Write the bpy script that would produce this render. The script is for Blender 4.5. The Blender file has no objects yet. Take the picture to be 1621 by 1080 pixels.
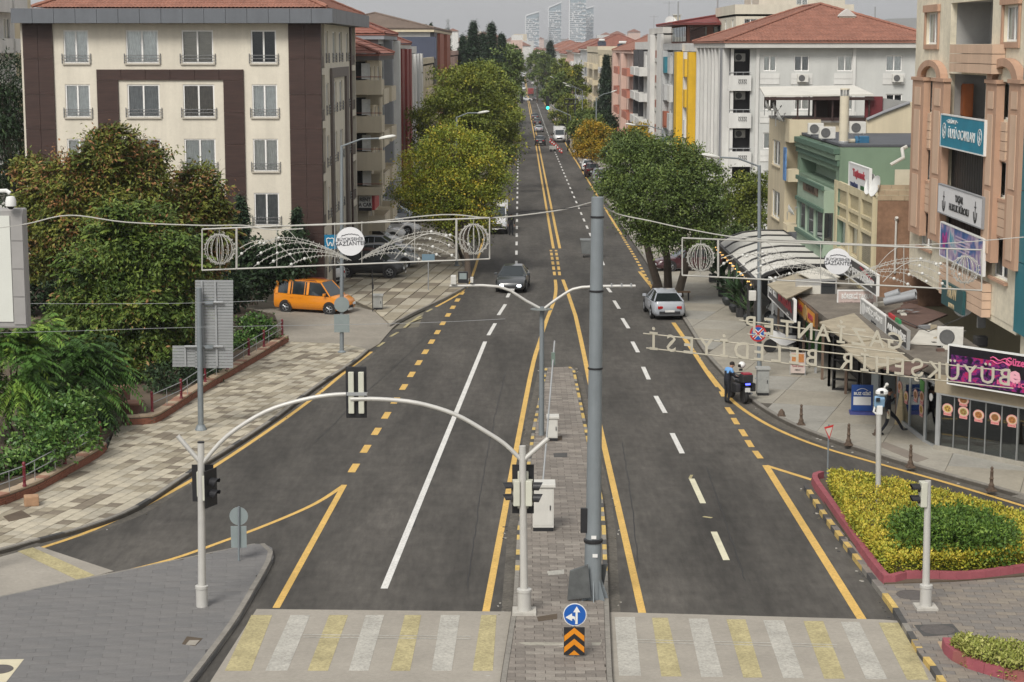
import bpy, bmesh, math, random
import numpy as np
from mathutils import Vector, Matrix
R = random.Random(7)
PI = math.pi
S = bpy.context.scene
C = S.collection
# ------------------------------------------------------------ camera
F = 3000.0; CX, CY = 810.5, 540.0; HC = 14.3          # focal length in photo pixels, eye height in metres
PIT = math.atan2(465, F); YAW = math.atan2(11.5, F)
cd = bpy.data.cameras.new('camera'); cam = bpy.data.objects.new('camera', cd); C.objects.link(cam)
cam.location = (0, 0, HC); cam.rotation_euler = (PI/2 - PIT, 0, YAW)
cd.sensor_width = 36; cd.lens = 36*F/1621; cd.clip_start = 1; cd.clip_end = 30000
S.camera = cam
# ------------------------------------------------------------ sky and sun (overcast noon)
SUN_EL, SUN_AZ = math.radians(46), math.radians(205)  # azimuth clockwise from +Y (down the street)
w = bpy.data.worlds.new('World'); S.world = w; w.use_nodes = True
nt = w.node_tree; nt.nodes.clear()
sky = nt.nodes.new('ShaderNodeTexSky'); sky.sky_type = 'NISHITA'; sky.sun_disc = False
sky.sun_elevation = SUN_EL; sky.sun_rotation = SUN_AZ; sky.air_density = 1.0; sky.dust_density = 4.0; sky.ozone_density = 1.0
hs = nt.nodes.new('ShaderNodeHueSaturation'); hs.inputs['Saturation'].default_value = 0.10
tc = nt.nodes.new('ShaderNodeTexCoord')
mp = nt.nodes.new('ShaderNodeMapping'); mp.inputs['Scale'].default_value = (1.5, 1.5, 5)
nz = nt.nodes.new('ShaderNodeTexNoise'); nz.inputs['Scale'].default_value = 2.2; nz.inputs['Detail'].default_value = 5
cr = nt.nodes.new('ShaderNodeMapRange'); cr.inputs[1].default_value = .3; cr.inputs[2].default_value = .7
cr.inputs[3].default_value = .86; cr.inputs[4].default_value = 1.1
mx = nt.nodes.new('ShaderNodeMix'); mx.data_type = 'RGBA'; mx.blend_type = 'MIX'; mx.inputs[0].default_value = .68
mx.inputs[7].default_value = (3.7, 3.7, 3.75, 1)      # the even grey cloud deck over the clear sky
mu = nt.nodes.new('ShaderNodeMix'); mu.data_type = 'RGBA'; mu.blend_type = 'MULTIPLY'; mu.inputs[0].default_value = 1
bg = nt.nodes.new('ShaderNodeBackground'); bg.inputs[1].default_value = 0.10
wo = nt.nodes.new('ShaderNodeOutputWorld')
L_ = nt.links.new
L_(sky.outputs[0], hs.inputs['Color']); L_(hs.outputs[0], mx.inputs[6]); L_(tc.outputs['Generated'], mp.inputs[0])
L_(mp.outputs[0], nz.inputs['Vector']); L_(nz.outputs[0], cr.inputs[0]); L_(mx.outputs[2], mu.inputs[6])
L_(cr.outputs[0], mu.inputs[7]); L_(mu.outputs[2], bg.inputs[0]); L_(bg.outputs[0], wo.inputs[0])
sd = bpy.data.lights.new('sun', 'SUN'); so = bpy.data.objects.new('sun', sd); C.objects.link(so)
sd.energy = 1.5; sd.angle = math.radians(20); sd.color = (1, .955, .88)
dv = Vector((math.sin(SUN_AZ)*math.cos(SUN_EL), math.cos(SUN_AZ)*math.cos(SUN_EL), math.sin(SUN_EL)))
so.rotation_euler = dv.to_track_quat('Z', 'Y').to_euler(); so.location = (0, 40, 60)
S.view_settings.view_transform = 'Standard'; S.view_settings.look = 'None'
S.view_settings.exposure = 0.92; S.view_settings.gamma = 1; S.view_settings.use_curve_mapping = False
try: S.cycles.max_bounces = 5; S.cycles.diffuse_bounces = 3; S.cycles.glossy_bounces = 2; S.cycles.transparent_max_bounces = 6; S.cycles.volume_bounces = 0
except Exception: pass
# ------------------------------------------------------------ lie of the land: the street dips, then climbs
PROF = [(-50,0),(100,0),(130,-.12),(156,-.5),(200,-1.0),(260,-1.65),(323,-2.3),(430,-2.9),(600,-3.5),(800,-3.6),(1000,-2.8),(1300,-1.2),(1800,1),(2600,0),(9000,-6)]
PY = [p[0] for p in PROF]
def gz(y):
    for (a, za), (b, zb) in zip(PROF, PROF[1:]):
        if y <= b:
            return za + (zb - za)*max(0, (y - a)/(b - a))
    return PROF[-1][1]
def ray(px, py):
    x = (px - CX)/F; y = -(py - CY)/F
    c, s = math.cos(PIT), math.sin(PIT); fy = c + y*s; fz = -s + y*c
    cy, sy = math.cos(YAW), math.sin(YAW)
    return (x*cy - fy*sy, x*sy + fy*cy, fz)
def P(px, py, Y):                                       # survey: the point seen at (px,py) on the plane Y
    d = ray(px, py); t = Y/d[1]; return Vector((d[0]*t, Y, HC + d[2]*t))
def PX(px, py, X):                                      # the same on the plane X
    d = ray(px, py); t = X/d[0]; return Vector((X, d[1]*t, HC + d[2]*t))
def G(px, py, h=0):                                     # survey: the ground point
    d = ray(px, py); f = lambda Y: HC + d[2]*Y/d[1] - gz(Y) - h
    Y = 5.0
    while Y < 6000 and f(Y) > 0: Y *= 1.01
    a, b = Y/1.01, Y
    for _ in range(40):
        m = (a + b)/2
        if f(m) > 0: a = m
        else: b = m
    return Vector((d[0]*b/d[1], b, gz(b) + h))
# ------------------------------------------------------------ materials
MAT = {}
def M(name, rgb=(.5,.5,.5), rough=.8, var=.12, scale=1.5, bump=0., bscale=25., metal=0., spec=.4, var2=0., scale2=12., stretch=(1,1,1), streak=0., emit=0., coat=0.):
    if name in MAT: return MAT[name]
    m = bpy.data.materials.new(name); m.use_nodes = True; t = m.node_tree; b = t.nodes['Principled BSDF']
    b.inputs['Roughness'].default_value = rough; b.inputs['Metallic'].default_value = metal
    b.inputs['Specular IOR Level'].default_value = spec; b.inputs['Coat Weight'].default_value = coat
    rgb = tuple(rgb) + (1,)
    b.inputs['Base Color'].default_value = rgb
    N = t.nodes.new; K = t.links.new
    if var or bump or var2 or streak:
        co = N('ShaderNodeTexCoord'); ma = N('ShaderNodeMapping'); ma.inputs['Scale'].default_value = stretch
        K(co.outputs['Object'], ma.inputs[0]); cur = None
        def layer(sc, amt, src, det=6):
            n = N('ShaderNodeTexNoise'); n.inputs['Scale'].default_value = sc; n.inputs['Detail'].default_value = det; n.inputs['Roughness'].default_value = .65
            K(src, n.inputs['Vector'])
            r = N('ShaderNodeMapRange'); r.inputs[1].default_value = .3; r.inputs[2].default_value = .7
            r.inputs[3].default_value = 1 - amt; r.inputs[4].default_value = 1 + amt*.8; r.clamp = True
            K(n.outputs[0], r.inputs[0]); return r.outputs[0]
        def mul(c, v):
            q = N('ShaderNodeMix'); q.data_type = 'RGBA'; q.blend_type = 'MULTIPLY'; q.inputs[0].default_value = 1
            if c is None: q.inputs[6].default_value = rgb
            else: K(c, q.inputs[6])
            K(v, q.inputs[7]); return q.outputs[2]
        if var: cur = mul(cur, layer(scale, var, ma.outputs[0]))
        if var2: cur = mul(cur, layer(scale2, var2, ma.outputs[0], 3))
        if streak:
            m2 = N('ShaderNodeMapping'); m2.inputs['Scale'].default_value = (.8, .8, .07); K(co.outputs['Object'], m2.inputs[0])
            cur = mul(cur, layer(1.6, streak, m2.outputs[0]))
        if cur: K(cur, b.inputs['Base Color'])
        if bump:
            n = N('ShaderNodeTexNoise'); n.inputs['Scale'].default_value = bscale; n.inputs['Detail'].default_value = 4; K(ma.outputs[0], n.inputs['Vector'])
            bu = N('ShaderNodeBump'); bu.inputs['Strength'].default_value = bump; bu.inputs['Distance'].default_value = .02
            K(n.outputs[0], bu.inputs['Height']); K(bu.outputs[0], b.inputs['Normal'])
    if emit:
        b.inputs['Emission Color'].default_value = rgb; b.inputs['Emission Strength'].default_value = emit
    MAT[name] = m; return m
def leafmat(name, cols, rough=.6):
    """foliage: the leaf's own tint (attribute) walks along a ramp of leaf colours"""
    if name in MAT: return MAT[name]
    m = bpy.data.materials.new(name); m.use_nodes = True; t = m.node_tree; b = t.nodes['Principled BSDF']
    a = t.nodes.new('ShaderNodeAttribute'); a.attribute_name = 'tint'
    r = t.nodes.new('ShaderNodeValToRGB'); e = r.color_ramp.elements
    e[0].position, e[0].color = cols[0][0], (*cols[0][1], 1); e[1].position, e[1].color = cols[-1][0], (*cols[-1][1], 1)
    for p, c in cols[1:-1]: x = e.new(p); x.color = (*c, 1)
    t.links.new(a.outputs['Fac'], r.inputs[0]); t.links.new(r.outputs[0], b.inputs['Base Color'])
    b.inputs['Roughness'].default_value = rough; b.inputs['Specular IOR Level'].default_value = .3
    MAT[name] = m; return m
def glassmat(name, tint, gloss=.25, thru=.0, rough=.03):
    """window glass: a mirror skin over a clear or a dark pane"""
    if name in MAT: return MAT[name]
    m = bpy.data.materials.new(name); m.use_nodes = True; t = m.node_tree; t.nodes.clear(); N = t.nodes.new
    g = N('ShaderNodeBsdfGlossy'); g.inputs['Roughness'].default_value = rough; g.inputs['Color'].default_value = (.85,.9,.92,1)
    d = N('ShaderNodeBsdfTransparent') if thru else N('ShaderNodeBsdfDiffuse'); d.inputs['Color'].default_value = (*tint, 1)
    f = N('ShaderNodeFresnel'); f.inputs['IOR'].default_value = 1.5
    a = N('ShaderNodeMath'); a.operation = 'ADD'; a.inputs[1].default_value = gloss; a.use_clamp = True
    x = N('ShaderNodeMixShader'); o = N('ShaderNodeOutputMaterial'); K = t.links.new
    K(f.outputs[0], a.inputs[0]); K(a.outputs[0], x.inputs[0]); K(d.outputs[0], x.inputs[1]); K(g.outputs[0], x.inputs[2]); K(x.outputs[0], o.inputs[0])
    MAT[name] = m; return m
# ------------------------------------------------------------ objects
def tag(o, label=None, cat=None, group=None, kind=None):
    if label: o['label'] = label
    if cat: o['category'] = cat
    if group: o['group'] = group
    if kind: o['kind'] = kind
    return o
def empty(name, loc, label, cat, group=None, rz=0.):
    o = bpy.data.objects.new(name, None); C.objects.link(o); o.location = loc; o.rotation_euler = (0, 0, rz); o.empty_display_size = .2
    return tag(o, label, cat, group)
def off(p):
    v = Vector((0,0,0))
    while p is not None: v += p.location; p = p.parent
    return v
def link(name, me, parent=None, loc=None):
    o = bpy.data.objects.new(name, me); C.objects.link(o); o.parent = parent
    if loc is not None: o.location = Vector(loc) - off(parent)
    return o
KIDS = {}
def copy_tree(o, parent=None):
    c = o.copy(); C.objects.link(c); c.parent = parent
    if parent is not None: c.matrix_parent_inverse = o.matrix_parent_inverse
    for ch in list(o.children): copy_tree(ch, c)
    return c
def put(o, loc, rz=None, label=None, sc=None):
    o.location = loc
    if rz is not None: o.rotation_euler = (0, 0, rz)
    if label: o['label'] = label
    if sc: o.scale = (sc,)*3 if not isinstance(sc, tuple) else sc
    return o
class MB:
    """mesh builder in world coordinates (or the prototype's own)"""
    def __init__(s): s.v = []; s.f = []; s.m = []
    def add(s, vs, fs, mi=0):
        n = len(s.v); s.v += [tuple(v) for v in vs]; s.f += [tuple(i + n for i in f) for f in fs]; s.m += [mi]*len(fs); return s
    def hexa(s, p, mi=0):                                # 8 points: bottom ring, top ring
        return s.add(p, [(3,2,1,0),(4,5,6,7),(0,1,5,4),(1,2,6,5),(2,3,7,6),(3,0,4,7)], mi)
    def box(s, x0, x1, y0, y1, z0, z1, mi=0):
        return s.hexa([(x0,y0,z0),(x1,y0,z0),(x1,y1,z0),(x0,y1,z0),(x0,y0,z1),(x1,y0,z1),(x1,y1,z1),(x0,y1,z1)], mi)
    def rbox(s, c, sx, sy, sz, rz=0, mi=0, rx=0, ry=0):  # centred box turned by euler
        mt = Matrix.Translation(c) @ Matrix.Rotation(rz,4,'Z') @ Matrix.Rotation(ry,4,'Y') @ Matrix.Rotation(rx,4,'X')
        return s.hexa([mt @ Vector((a*sx/2, b*sy/2, q*sz/2)) for q in (-1,1) for a, b in ((-1,-1),(1,-1),(1,1),(-1,1))], mi)
    def prism(s, poly, z0, z1, mi=0, zf=None):           # polygon in xy, extruded
        n = len(poly); f = zf or (lambda x, y: 0)
        vs = [(x,y,z0 + f(x,y)) for x, y in poly] + [(x,y,z1 + f(x,y)) for x, y in poly]
        return s.add(vs, [tuple(range(n, 2*n)), tuple(range(n-1,-1,-1))] + [(i,(i+1)%n,n+(i+1)%n,n+i) for i in range(n)], mi)
    def ext(s, pts, d, mi=0):                            # planar 3D polygon extruded by the vector d
        n = len(pts); d = Vector(d); vs = [Vector(p) for p in pts]; vs += [p + d for p in vs]
        return s.add(vs, [tuple(range(n-1,-1,-1)), tuple(range(n, 2*n))] + [(i,(i+1)%n,n+(i+1)%n,n+i) for i in range(n)], mi)
    def tube(s, path, r, n=8, mi=0, cap=True, r1=None):
        path = [Vector(p) for p in path]; k = len(path); base = len(s.v); rings = []
        prev = None
        for i, p in enumerate(path):
            t = (path[min(i+1,k-1)] - path[max(i-1,0)]); t = t.normalized() if t.length > 1e-9 else Vector((0,0,1))
            if prev is None: a = t.orthogonal().normalized()
            else:
                a = prev - t*prev.dot(t); a = a.normalized() if a.length > 1e-6 else t.orthogonal().normalized()
            prev = a; b = t.cross(a)
            rr = r[i] if isinstance(r, (list,tuple)) else (r if r1 is None else r + (r1 - r)*i/max(1,k-1))
            for j in range(n):
                q = 2*PI*j/n + PI/n; s.v.append(tuple(p + a*math.cos(q)*rr + b*math.sin(q)*rr))
        for i in range(k-1):
            for j in range(n):
                s.f.append((base+i*n+j, base+i*n+(j+1)%n, base+(i+1)*n+(j+1)%n, base+(i+1)*n+j)); s.m.append(mi)
        if cap:
            s.f.append(tuple(base + j for j in range(n-1,-1,-1))); s.f.append(tuple(base+(k-1)*n+j for j in range(n))); s.m += [mi, mi]
        return s
    def lathe(s, prof, c=(0,0,0), n=16, mi=0, axis=None):
        base = len(s.v); c = Vector(c); mt = Vector((0,0,1)).rotation_difference(Vector(axis)).to_matrix() if axis else None
        for r, z in prof:
            for j in range(n):
                q = 2*PI*j/n; v = Vector((r*math.cos(q), r*math.sin(q), z)); v = mt @ v if mt else v; s.v.append(tuple(c + v))
        k = len(prof)
        for i in range(k-1):
            for j in range(n):
                s.f.append((base+i*n+j, base+i*n+(j+1)%n, base+(i+1)*n+(j+1)%n, base+(i+1)*n+j)); s.m.append(mi)
        s.f.append(tuple(base + j for j in range(n-1,-1,-1))); s.f.append(tuple(base+(k-1)*n+j for j in range(n))); s.m += [mi, mi]
        return s
    def sphere(s, c, r, n=10, mi=0, sc=(1,1,1)):
        k = max(4, n//2); base = len(s.v)
        for i in range(k+1):
            t = PI*i/k
            for j in range(n):
                q = 2*PI*j/n; s.v.append((c[0]+r*sc[0]*math.sin(t)*math.cos(q), c[1]+r*sc[1]*math.sin(t)*math.sin(q), c[2]-r*sc[2]*math.cos(t)))
        for i in range(k):
            for j in range(n):
                s.f.append((base+i*n+j, base+i*n+(j+1)%n, base+(i+1)*n+(j+1)%n, base+(i+1)*n+j)); s.m.append(mi)
        return s
    def mesh(s, mats, o=Vector((0,0,0)), smooth=False, name='m', bevel=0.):
        me = bpy.data.meshes.new(name)
        me.from_pydata([(v[0]-o[0], v[1]-o[1], v[2]-o[2]) for v in s.v], [], s.f)
        for m in (mats if isinstance(mats, (list,tuple)) else [mats]): me.materials.append(m)
        if len(me.materials) > 1: me.polygons.foreach_set('material_index', s.m)
        if bevel:
            b = bmesh.new(); b.from_mesh(me); bmesh.ops.remove_doubles(b, verts=b.verts, dist=1e-5)
            es = [e for e in b.edges if len(e.link_faces) == 2 and e.calc_face_angle(0) > .5]
            bmesh.ops.bevel(b, geom=es, offset=bevel, segments=2, affect='EDGES', profile=.6); b.to_mesh(me); b.free()
        if smooth:
            me.polygons.foreach_set('use_smooth', [True]*len(me.polygons))
            try: me.set_sharp_from_angle(angle=math.radians(40 if smooth is True else smooth))
            except Exception: pass
        me.update(); return me
    def build(s, name, mats, parent=None, smooth=False, bevel=0., loc=None):
        if parent is not None: return link(name, s.mesh(mats, off(parent), smooth, name, bevel), parent)
        o = Vector(loc) if loc is not None else Vector((0,0,0))
        ob = link(name, s.mesh(mats, o, smooth, name, bevel)); ob.location = o; return ob
def struct(o): o['kind'] = 'structure'; return o
def text(s, size, mat, parent, c, u, n, name='lettering', ext=.01, align='CENTER', outline=0., squeeze=1., shear=0., bold=0.):
    """flat lettering centred at c, reading along u, facing n"""
    cu = bpy.data.curves.new('t', 'FONT'); cu.body = s; cu.size = size; cu.align_x = align; cu.align_y = 'CENTER'; cu.shear = shear; cu.resolution_u = 2
    if outline: cu.fill_mode = 'NONE'; cu.bevel_depth = outline; cu.bevel_resolution = 0
    else: cu.extrude = ext; cu.offset = bold
    ob = bpy.data.objects.new('t', cu); C.objects.link(ob)
    me = ob.to_mesh().copy(); ob.to_mesh_clear()
    bpy.data.objects.remove(ob); bpy.data.curves.remove(cu)
    u = Vector(u).normalized(); n = Vector(n).normalized(); v = n.cross(u)
    c = Vector(c) - (off(parent) if parent is not None else Vector((0,0,0)))
    me.transform(Matrix(((u.x*squeeze,v.x,n.x,c.x),(u.y*squeeze,v.y,n.y,c.y),(u.z*squeeze,v.z,n.z,c.z),(0,0,0,1))))
    me.materials.clear(); me.materials.append(mat)
    return link(name, me, parent)
def clip(subj, a, b):                                    # half-plane clip of polygon subj, keep left of a->b
    out = []; n = len(subj)
    for i in range(n):
        p, q = subj[i], subj[(i+1)%n]
        dp = (b[0]-a[0])*(p[1]-a[1]) - (b[1]-a[1])*(p[0]-a[0]); dq = (b[0]-a[0])*(q[1]-a[1]) - (b[1]-a[1])*(q[0]-a[0])
        if dp >= 0: out.append(p)
        if (dp > 0) != (dq > 0) and abs(dp - dq) > 1e-12:
            t = dp/(dp-dq); out.append((p[0]+(q[0]-p[0])*t, p[1]+(q[1]-p[1])*t))
    return out
def inside(poly, x, y):
    r = False; n = len(poly)
    for i in range(n):
        (a,b),(c,d) = poly[i], poly[(i+1)%n]
        if (b > y) != (d > y) and x < (c-a)*(y-b)/(d-b) + a: r = not r
    return r
def area(p): return sum(p[i][0]*p[(i+1)%len(p)][1] - p[(i+1)%len(p)][0]*p[i][1] for i in range(len(p)))/2
def pave(parent, poly, sl, sw, ang, mats, z0, th, name='paving_stone', limit=300, gap=.012, brick=.5, view=(0,0), keep=None, pick=None):
    """lay stones sl x sw over a polygon: cells clipped to its edge, each stone its own part"""
    if area(poly) < 0: poly = poly[::-1]
    ca, sa = math.cos(ang), math.sin(ang)
    loc = [(x*ca + y*sa, -x*sa + y*ca) for x, y in poly]
    u0, u1 = min(p[0] for p in loc), max(p[0] for p in loc); v0, v1 = min(p[1] for p in loc), max(p[1] for p in loc)
    cells = []; r = 0; v = v0
    while v < v1:
        u = u0 - (sl*brick if r % 2 else 0) - R.random()*sl*(.4 if brick not in (0,.5) else 0)
        while u < u1:
            q = [(u+gap,v+gap),(u+sl-gap,v+gap),(u+sl-gap,v+sw-gap),(u+gap,v+sw-gap)]
            ins = [inside(loc, *c) for c in q]
            if all(ins): cells.append((q, True))
            elif any(ins) or inside(loc, u+sl/2, v+sw/2):
                c = loc
                for i in range(4):
                    c = clip(c, q[i], q[(i+1)%4])
                    if len(c) < 3: break
                if len(c) >= 3 and abs(area(c)) > sl*sw*.06: cells.append((c, False))
            u += sl
        v += sw; r += 1
    W = lambda c: [(x*ca - y*sa, x*sa + y*ca) for x, y in c]
    cells = [(W(c), full) for c, full in cells]
    cells = [(c, f) for c, f in cells if not keep or keep(sum(p[0] for p in c)/len(c), sum(p[1] for p in c)/len(c))]
    cells.sort(key=lambda c: min(p[1] for p in c[0]))
    base = MB().rbox((0,0,0), sl-2*gap, sw-2*gap, th, ang); prot = {}
    rest = MB()
    for k, (c, full) in enumerate(cells):
        cx, cy = sum(p[0] for p in c)/len(c), sum(p[1] for p in c)/len(c)
        mi = pick(cx, cy) if pick else R.choices(range(len(mats)), [2,2,1,1][:len(mats)])[0]
        dz = R.uniform(-.003,.003)
        if k < limit:
            if full:
                if mi not in prot: prot[mi] = base.mesh(mats[mi], name=name)
                o = link(name, prot[mi], parent, (cx, cy, gz(cy)+z0+th/2+dz)); o.rotation_euler = (R.uniform(-.004,.004), R.uniform(-.004,.004), 0)
            else: MB().prism(c, z0+dz, z0+th+dz, 0, lambda x, y: gz(y)).build(name, mats[mi], parent)
        else: rest.prism(c, z0+dz, z0+th+dz, mi, lambda x, y: gz(y))
    if rest.v: rest.build(name + '_field', mats, parent)['kind'] = 'stuff'
def densify(pts, step=1.5):
    out = []
    for a, b in zip(pts, pts[1:]):
        a, b = Vector(a), Vector(b); n = max(1, int((b-a).length/step))
        out += [a + (b-a)*i/n for i in range(n)]
    return out + [Vector(pts[-1])]
def smooth_line(pts, k=4):                               # Catmull-Rom through points
    pts = [Vector(p) for p in pts]; out = []
    for i in range(len(pts)-1):
        p0 = pts[max(0,i-1)]; p1 = pts[i]; p2 = pts[i+1]; p3 = pts[min(len(pts)-1,i+2)]
        for j in range(k):
            t = j/k; out.append(.5*((2*p1) + (p2-p0)*t + (2*p0-5*p1+4*p2-p3)*t*t + (3*p1-p0-3*p2+p3)*t**3))
    return out + [pts[-1]]
def ribbon(mb, pts, w, z, mi=0, side=0.):               # a painted band following the ground; side shifts it
    pts = [Vector((p[0], p[1])) for p in pts]; L = []
    for i, p in enumerate(pts):
        t = (pts[min(i+1,len(pts)-1)] - pts[max(i-1,0)]).normalized(); n = Vector((-t.y, t.x))
        for e in (-w/2 + side, w/2 + side):
            q = p + n*e; L.append((q.x, q.y, gz(q.y) + z))
    k = len(pts); mb.add(L, [(2*i,2*i+1,2*i+3,2*i+2) for i in range(k-1)], mi); return mb
# ------------------------------------------------------------ setting: ground, roads, pavements
ASPH = M('asphalt', (.072,.066,.058), .88, .52, .40, .35, 60, streak=.2, var2=.20, scale2=5.5, stretch=(1,.16,1))
CONC = M('crossing_concrete', (.30,.275,.235), .9, .14, .5, .2, 50, var2=.08, scale2=9)
APRON = M('apron_concrete', (.27,.245,.205), .9, .2, .35, .25, 40, var2=.1, scale2=6)
EARTH = M('earth', (.10,.075,.052), .95, .3, .8, .6, 8)
DRY = M('dry_ground', (.16,.145,.11), .95, .25, .02, .0, var2=.2, scale2=.2)
YEL = M('yellow_paint', (.60,.385,.11), .75, .14, 1.2, var2=.22, scale2=14)
YELF = M('faded_yellow_paint', (.38,.33,.18), .88, .22, 1.1, var2=.3, scale2=16)
WHI = M('white_paint', (.62,.61,.58), .75, .12, 1.2, var2=.22, scale2=14)
WHIF = M('faded_white_paint', (.385,.37,.33), .88, .18, 1.1, var2=.26, scale2=16)
ST = [M('limestone_paver', (.44,.395,.305), .88, .12, 2, var2=.1, scale2=15), M('grey_limestone_paver', (.37,.335,.265), .88, .14, 2, var2=.1, scale2=15),
      M('tan_paver', (.285,.25,.185), .9, .14, 2, var2=.1, scale2=15), M('brown_paver', (.19,.16,.12), .9, .14, 2, var2=.1, scale2=15)]
SLATE = [M('slate_paver', (.150,.146,.143), .75, .10, 1.2, var2=.10, scale2=14), M('slate_paver_light', (.157,.152,.148), .75, .10, 1.2, var2=.10, scale2=14), M('slate_paver_dark', (.143,.140,.138), .75, .10, 1.2, var2=.10, scale2=14)]
MED = [M('median_paver', (.215,.19,.165), .88, .12, 2, var2=.12, scale2=15), M('median_paver_dark', (.175,.155,.135), .88, .12, 2, var2=.12, scale2=15), M('median_paver_light', (.25,.225,.195), .88, .12, 2, var2=.12, scale2=15)]
JOINT = M('paving_joint', (.085,.075,.062), .95, .2, 3)
KERB = M('kerb_concrete', (.22,.205,.18), .9, .18, 1.5, var2=.12, scale2=12)
KDARK = M('kerb_black', (.07,.068,.066), .85, .2, 2)
KYEL = M('kerb_yellow', (.52,.37,.12), .85, .2, 2, var2=.2, scale2=14)
PINKP = M('pink_kerb_paint', (.28,.075,.09), .75, .14, 3, .3, 30)
BRK = M('red_brick', (.27,.11,.07), .9, .2, 5, var2=.15, scale2=25)
COPE = M('coping_stone', (.40,.31,.22), .88, .15, 3)
REDP = M('dark_red_paint', (.16,.02,.03), .5, .1, 4)
GALV = M('galvanised_steel', (.33,.34,.345), .5, .1, 3, metal=.35)
YSAMP = sorted(set(PY[1:12] + [80,90,110,115,120,125,135,140,145,170,180,220,240,290,360,390,470,500,540,650,700,750,900,1150,1500,2200,3500,5000,7000]))
def strip(name, fx0, fx1, y0, y1, dz, mat, thick=0., parent=None):
    ys = [y0] + [y for y in YSAMP if y0 < y < y1] + [y1]; mb = MB()
    for a, b in zip(ys, ys[1:]):
        q = [(fx0(a),a,gz(a)+dz),(fx1(a),a,gz(a)+dz),(fx1(b),b,gz(b)+dz),(fx0(b),b,gz(b)+dz)]
        if thick: mb.hexa([(x,y,z-thick) for x,y,z in q] + q)
        else: mb.add(q, [(0,1,2,3)])
    return mb.build(name, mat, parent)
gr = struct(strip('ground', lambda y: -7000, lambda y: 7000, -60, 8900, -.06, DRY))
road = MB(); road.add([(-45,15,0),(45,15,0),(45,70,0),(9,97,0),(-5.2,97,0),(-45,70,0)], [(0,1,2,3,4,5)]); road = struct(road.build('road', ASPH))
struct(strip('main_street', lambda y: -5.2 if y < 116 else -3.7, lambda y: 9, 97, 1700, .0, ASPH))
g2 = lambda pts, h=0: [tuple(G(x, y, h)[:2]) for x, y in pts]
# left pavement
kerbL_px = [(-60,892),(0,878),(58,862),(133,842),(200,818),(249,791),(307,751),(378,707),(444,662),(500,618),(560,578),(585,557)]
kerbL = [p for p in smooth_line([(*g, 0) for g in g2(kerbL_px)], 3)]
wallA = g2([(-60,824),(0,808),(36,795),(67,782),(107,759),(156,731),(170,718)])
wallB = g2([(200,679),(235,677),(256,671),(315,632),(365,601),(418,570),(458,545)])
pl = [tuple(k[:2]) for k in kerbL] + [G(545,549)[:2], wallB[-1]] + wallB[::-1][1:] + [G(186,676)[:2]] + wallA[::-1][:-1] + [wallA[0]]
pl = [tuple(p) for p in pl]
def inset(line, d):
    L = [Vector((p[0],p[1])) for p in line]; out = []
    for i, p in enumerate(L):
        t = (L[min(i+1,len(L)-1)] - L[max(i-1,0)]).normalized(); out.append((p.x - t.y*d, p.y + t.x*d))
    return out
def kerb(parent, line, mats, wd=.16, h=.15, plen=.6, z0=0., pattern=None, side=1, name='kerb_stone', gap=.006):
    pts = densify([(p[0],p[1],0) for p in line], .05); acc = 0; seg = [pts[0]]; k = 0
    segs = []
    for a, b in zip(pts, pts[1:]):
        acc += (b-a).length; seg.append(b)
        if acc >= plen: segs.append(seg); seg = [b]; acc = 0
    if acc > plen*.3: segs.append(seg)
    for k, sg in enumerate(segs):
        a, b = sg[0], sg[-1]; t = (b-a).normalized(); n = Vector((-t.y, t.x, 0))*side; a = a + t*gap; b = b - t*gap
        mi = pattern[k % len(pattern)] if pattern else 0
        zz = [gz(a.y)+z0, gz(b.y)+z0]; dz = R.uniform(-.006,.006); cz = Vector((0,0,1)); bt = n*.02
        lo = [a+cz*zz[0], b+cz*zz[1], b+n*wd+cz*zz[1], a+n*wd+cz*zz[0]]
        hi = [a+bt+cz*(zz[0]+h+dz), b+bt+cz*(zz[1]+h+dz), b+n*wd+cz*(zz[1]+h+dz), a+n*wd+cz*(zz[0]+h+dz)]
        MB().hexa(lo + hi).build(name, mats[mi], parent)
def pavement(name, poly, z, mat=JOINT):
    if area(poly) < 0: poly = poly[::-1]
    return struct(MB().prism(poly, -.05, z, 0, lambda x, y: gz(y)).build(name, mat))
pvL = pavement('left_pavement', pl, .105)
kin = inset(kerbL, .17)
plin = [tuple(k) for k in kin] + [p for p in pl[len(kerbL):]]
STP = lambda x, y: R.choices([0,1,2,3], [5,4,3,1.2] if (int(x*1.3)+int(y*.7)) % 3 else [2,3,4,2])[0]
pave(pvL, plin, .52, .44, math.radians(76), ST, .106, .03, limit=290, gap=.011, pick=STP)
kerb(pvL, kerbL, [KERB, KDARK], .17, .14, .9, name='kerb_stone', pattern=[0,0,0,1,0])
# entry apron and forecourt
ap = g2([(300,470),(400,512),(457,549),(545,550),(583,556),(600,546),(622,520),(642,503),(590,493),(440,462),(300,452)])
struct(MB().prism(ap, -.02, .05).build('driveway', APRON))
fore = g2([(590,492),(618,517),(655,497),(700,476),(737,456),(746,435)]) + [(-3.75,126),(-3.75,205),(-11.3,205),(-11.3,112)]
fc = pavement('forecourt', fore, .09, M('forecourt_band', (.16,.138,.105), .9, .2, 1.2))
pave(fc, fore, 1.5, .85, math.radians(84), ST, .085, .035, limit=260, gap=.03, brick=0., name='paving_slab', pick=lambda x, y: R.choices([0,1,2,3],[2,4,5,2])[0])
kerb(fc, g2([(618,519),(655,499),(700,478),(738,458),(747,437)]) + [(-3.7,126),(-3.7,140),(-3.7,160),(-3.7,200)], [KERB], .16, .14, 1.2)
struct(strip('left_pavement_far', lambda y: -11, lambda y: -3.7, 205, 1400, .1, M('far_pavement', (.25,.23,.20), .9, .2, .2), .2))
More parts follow.
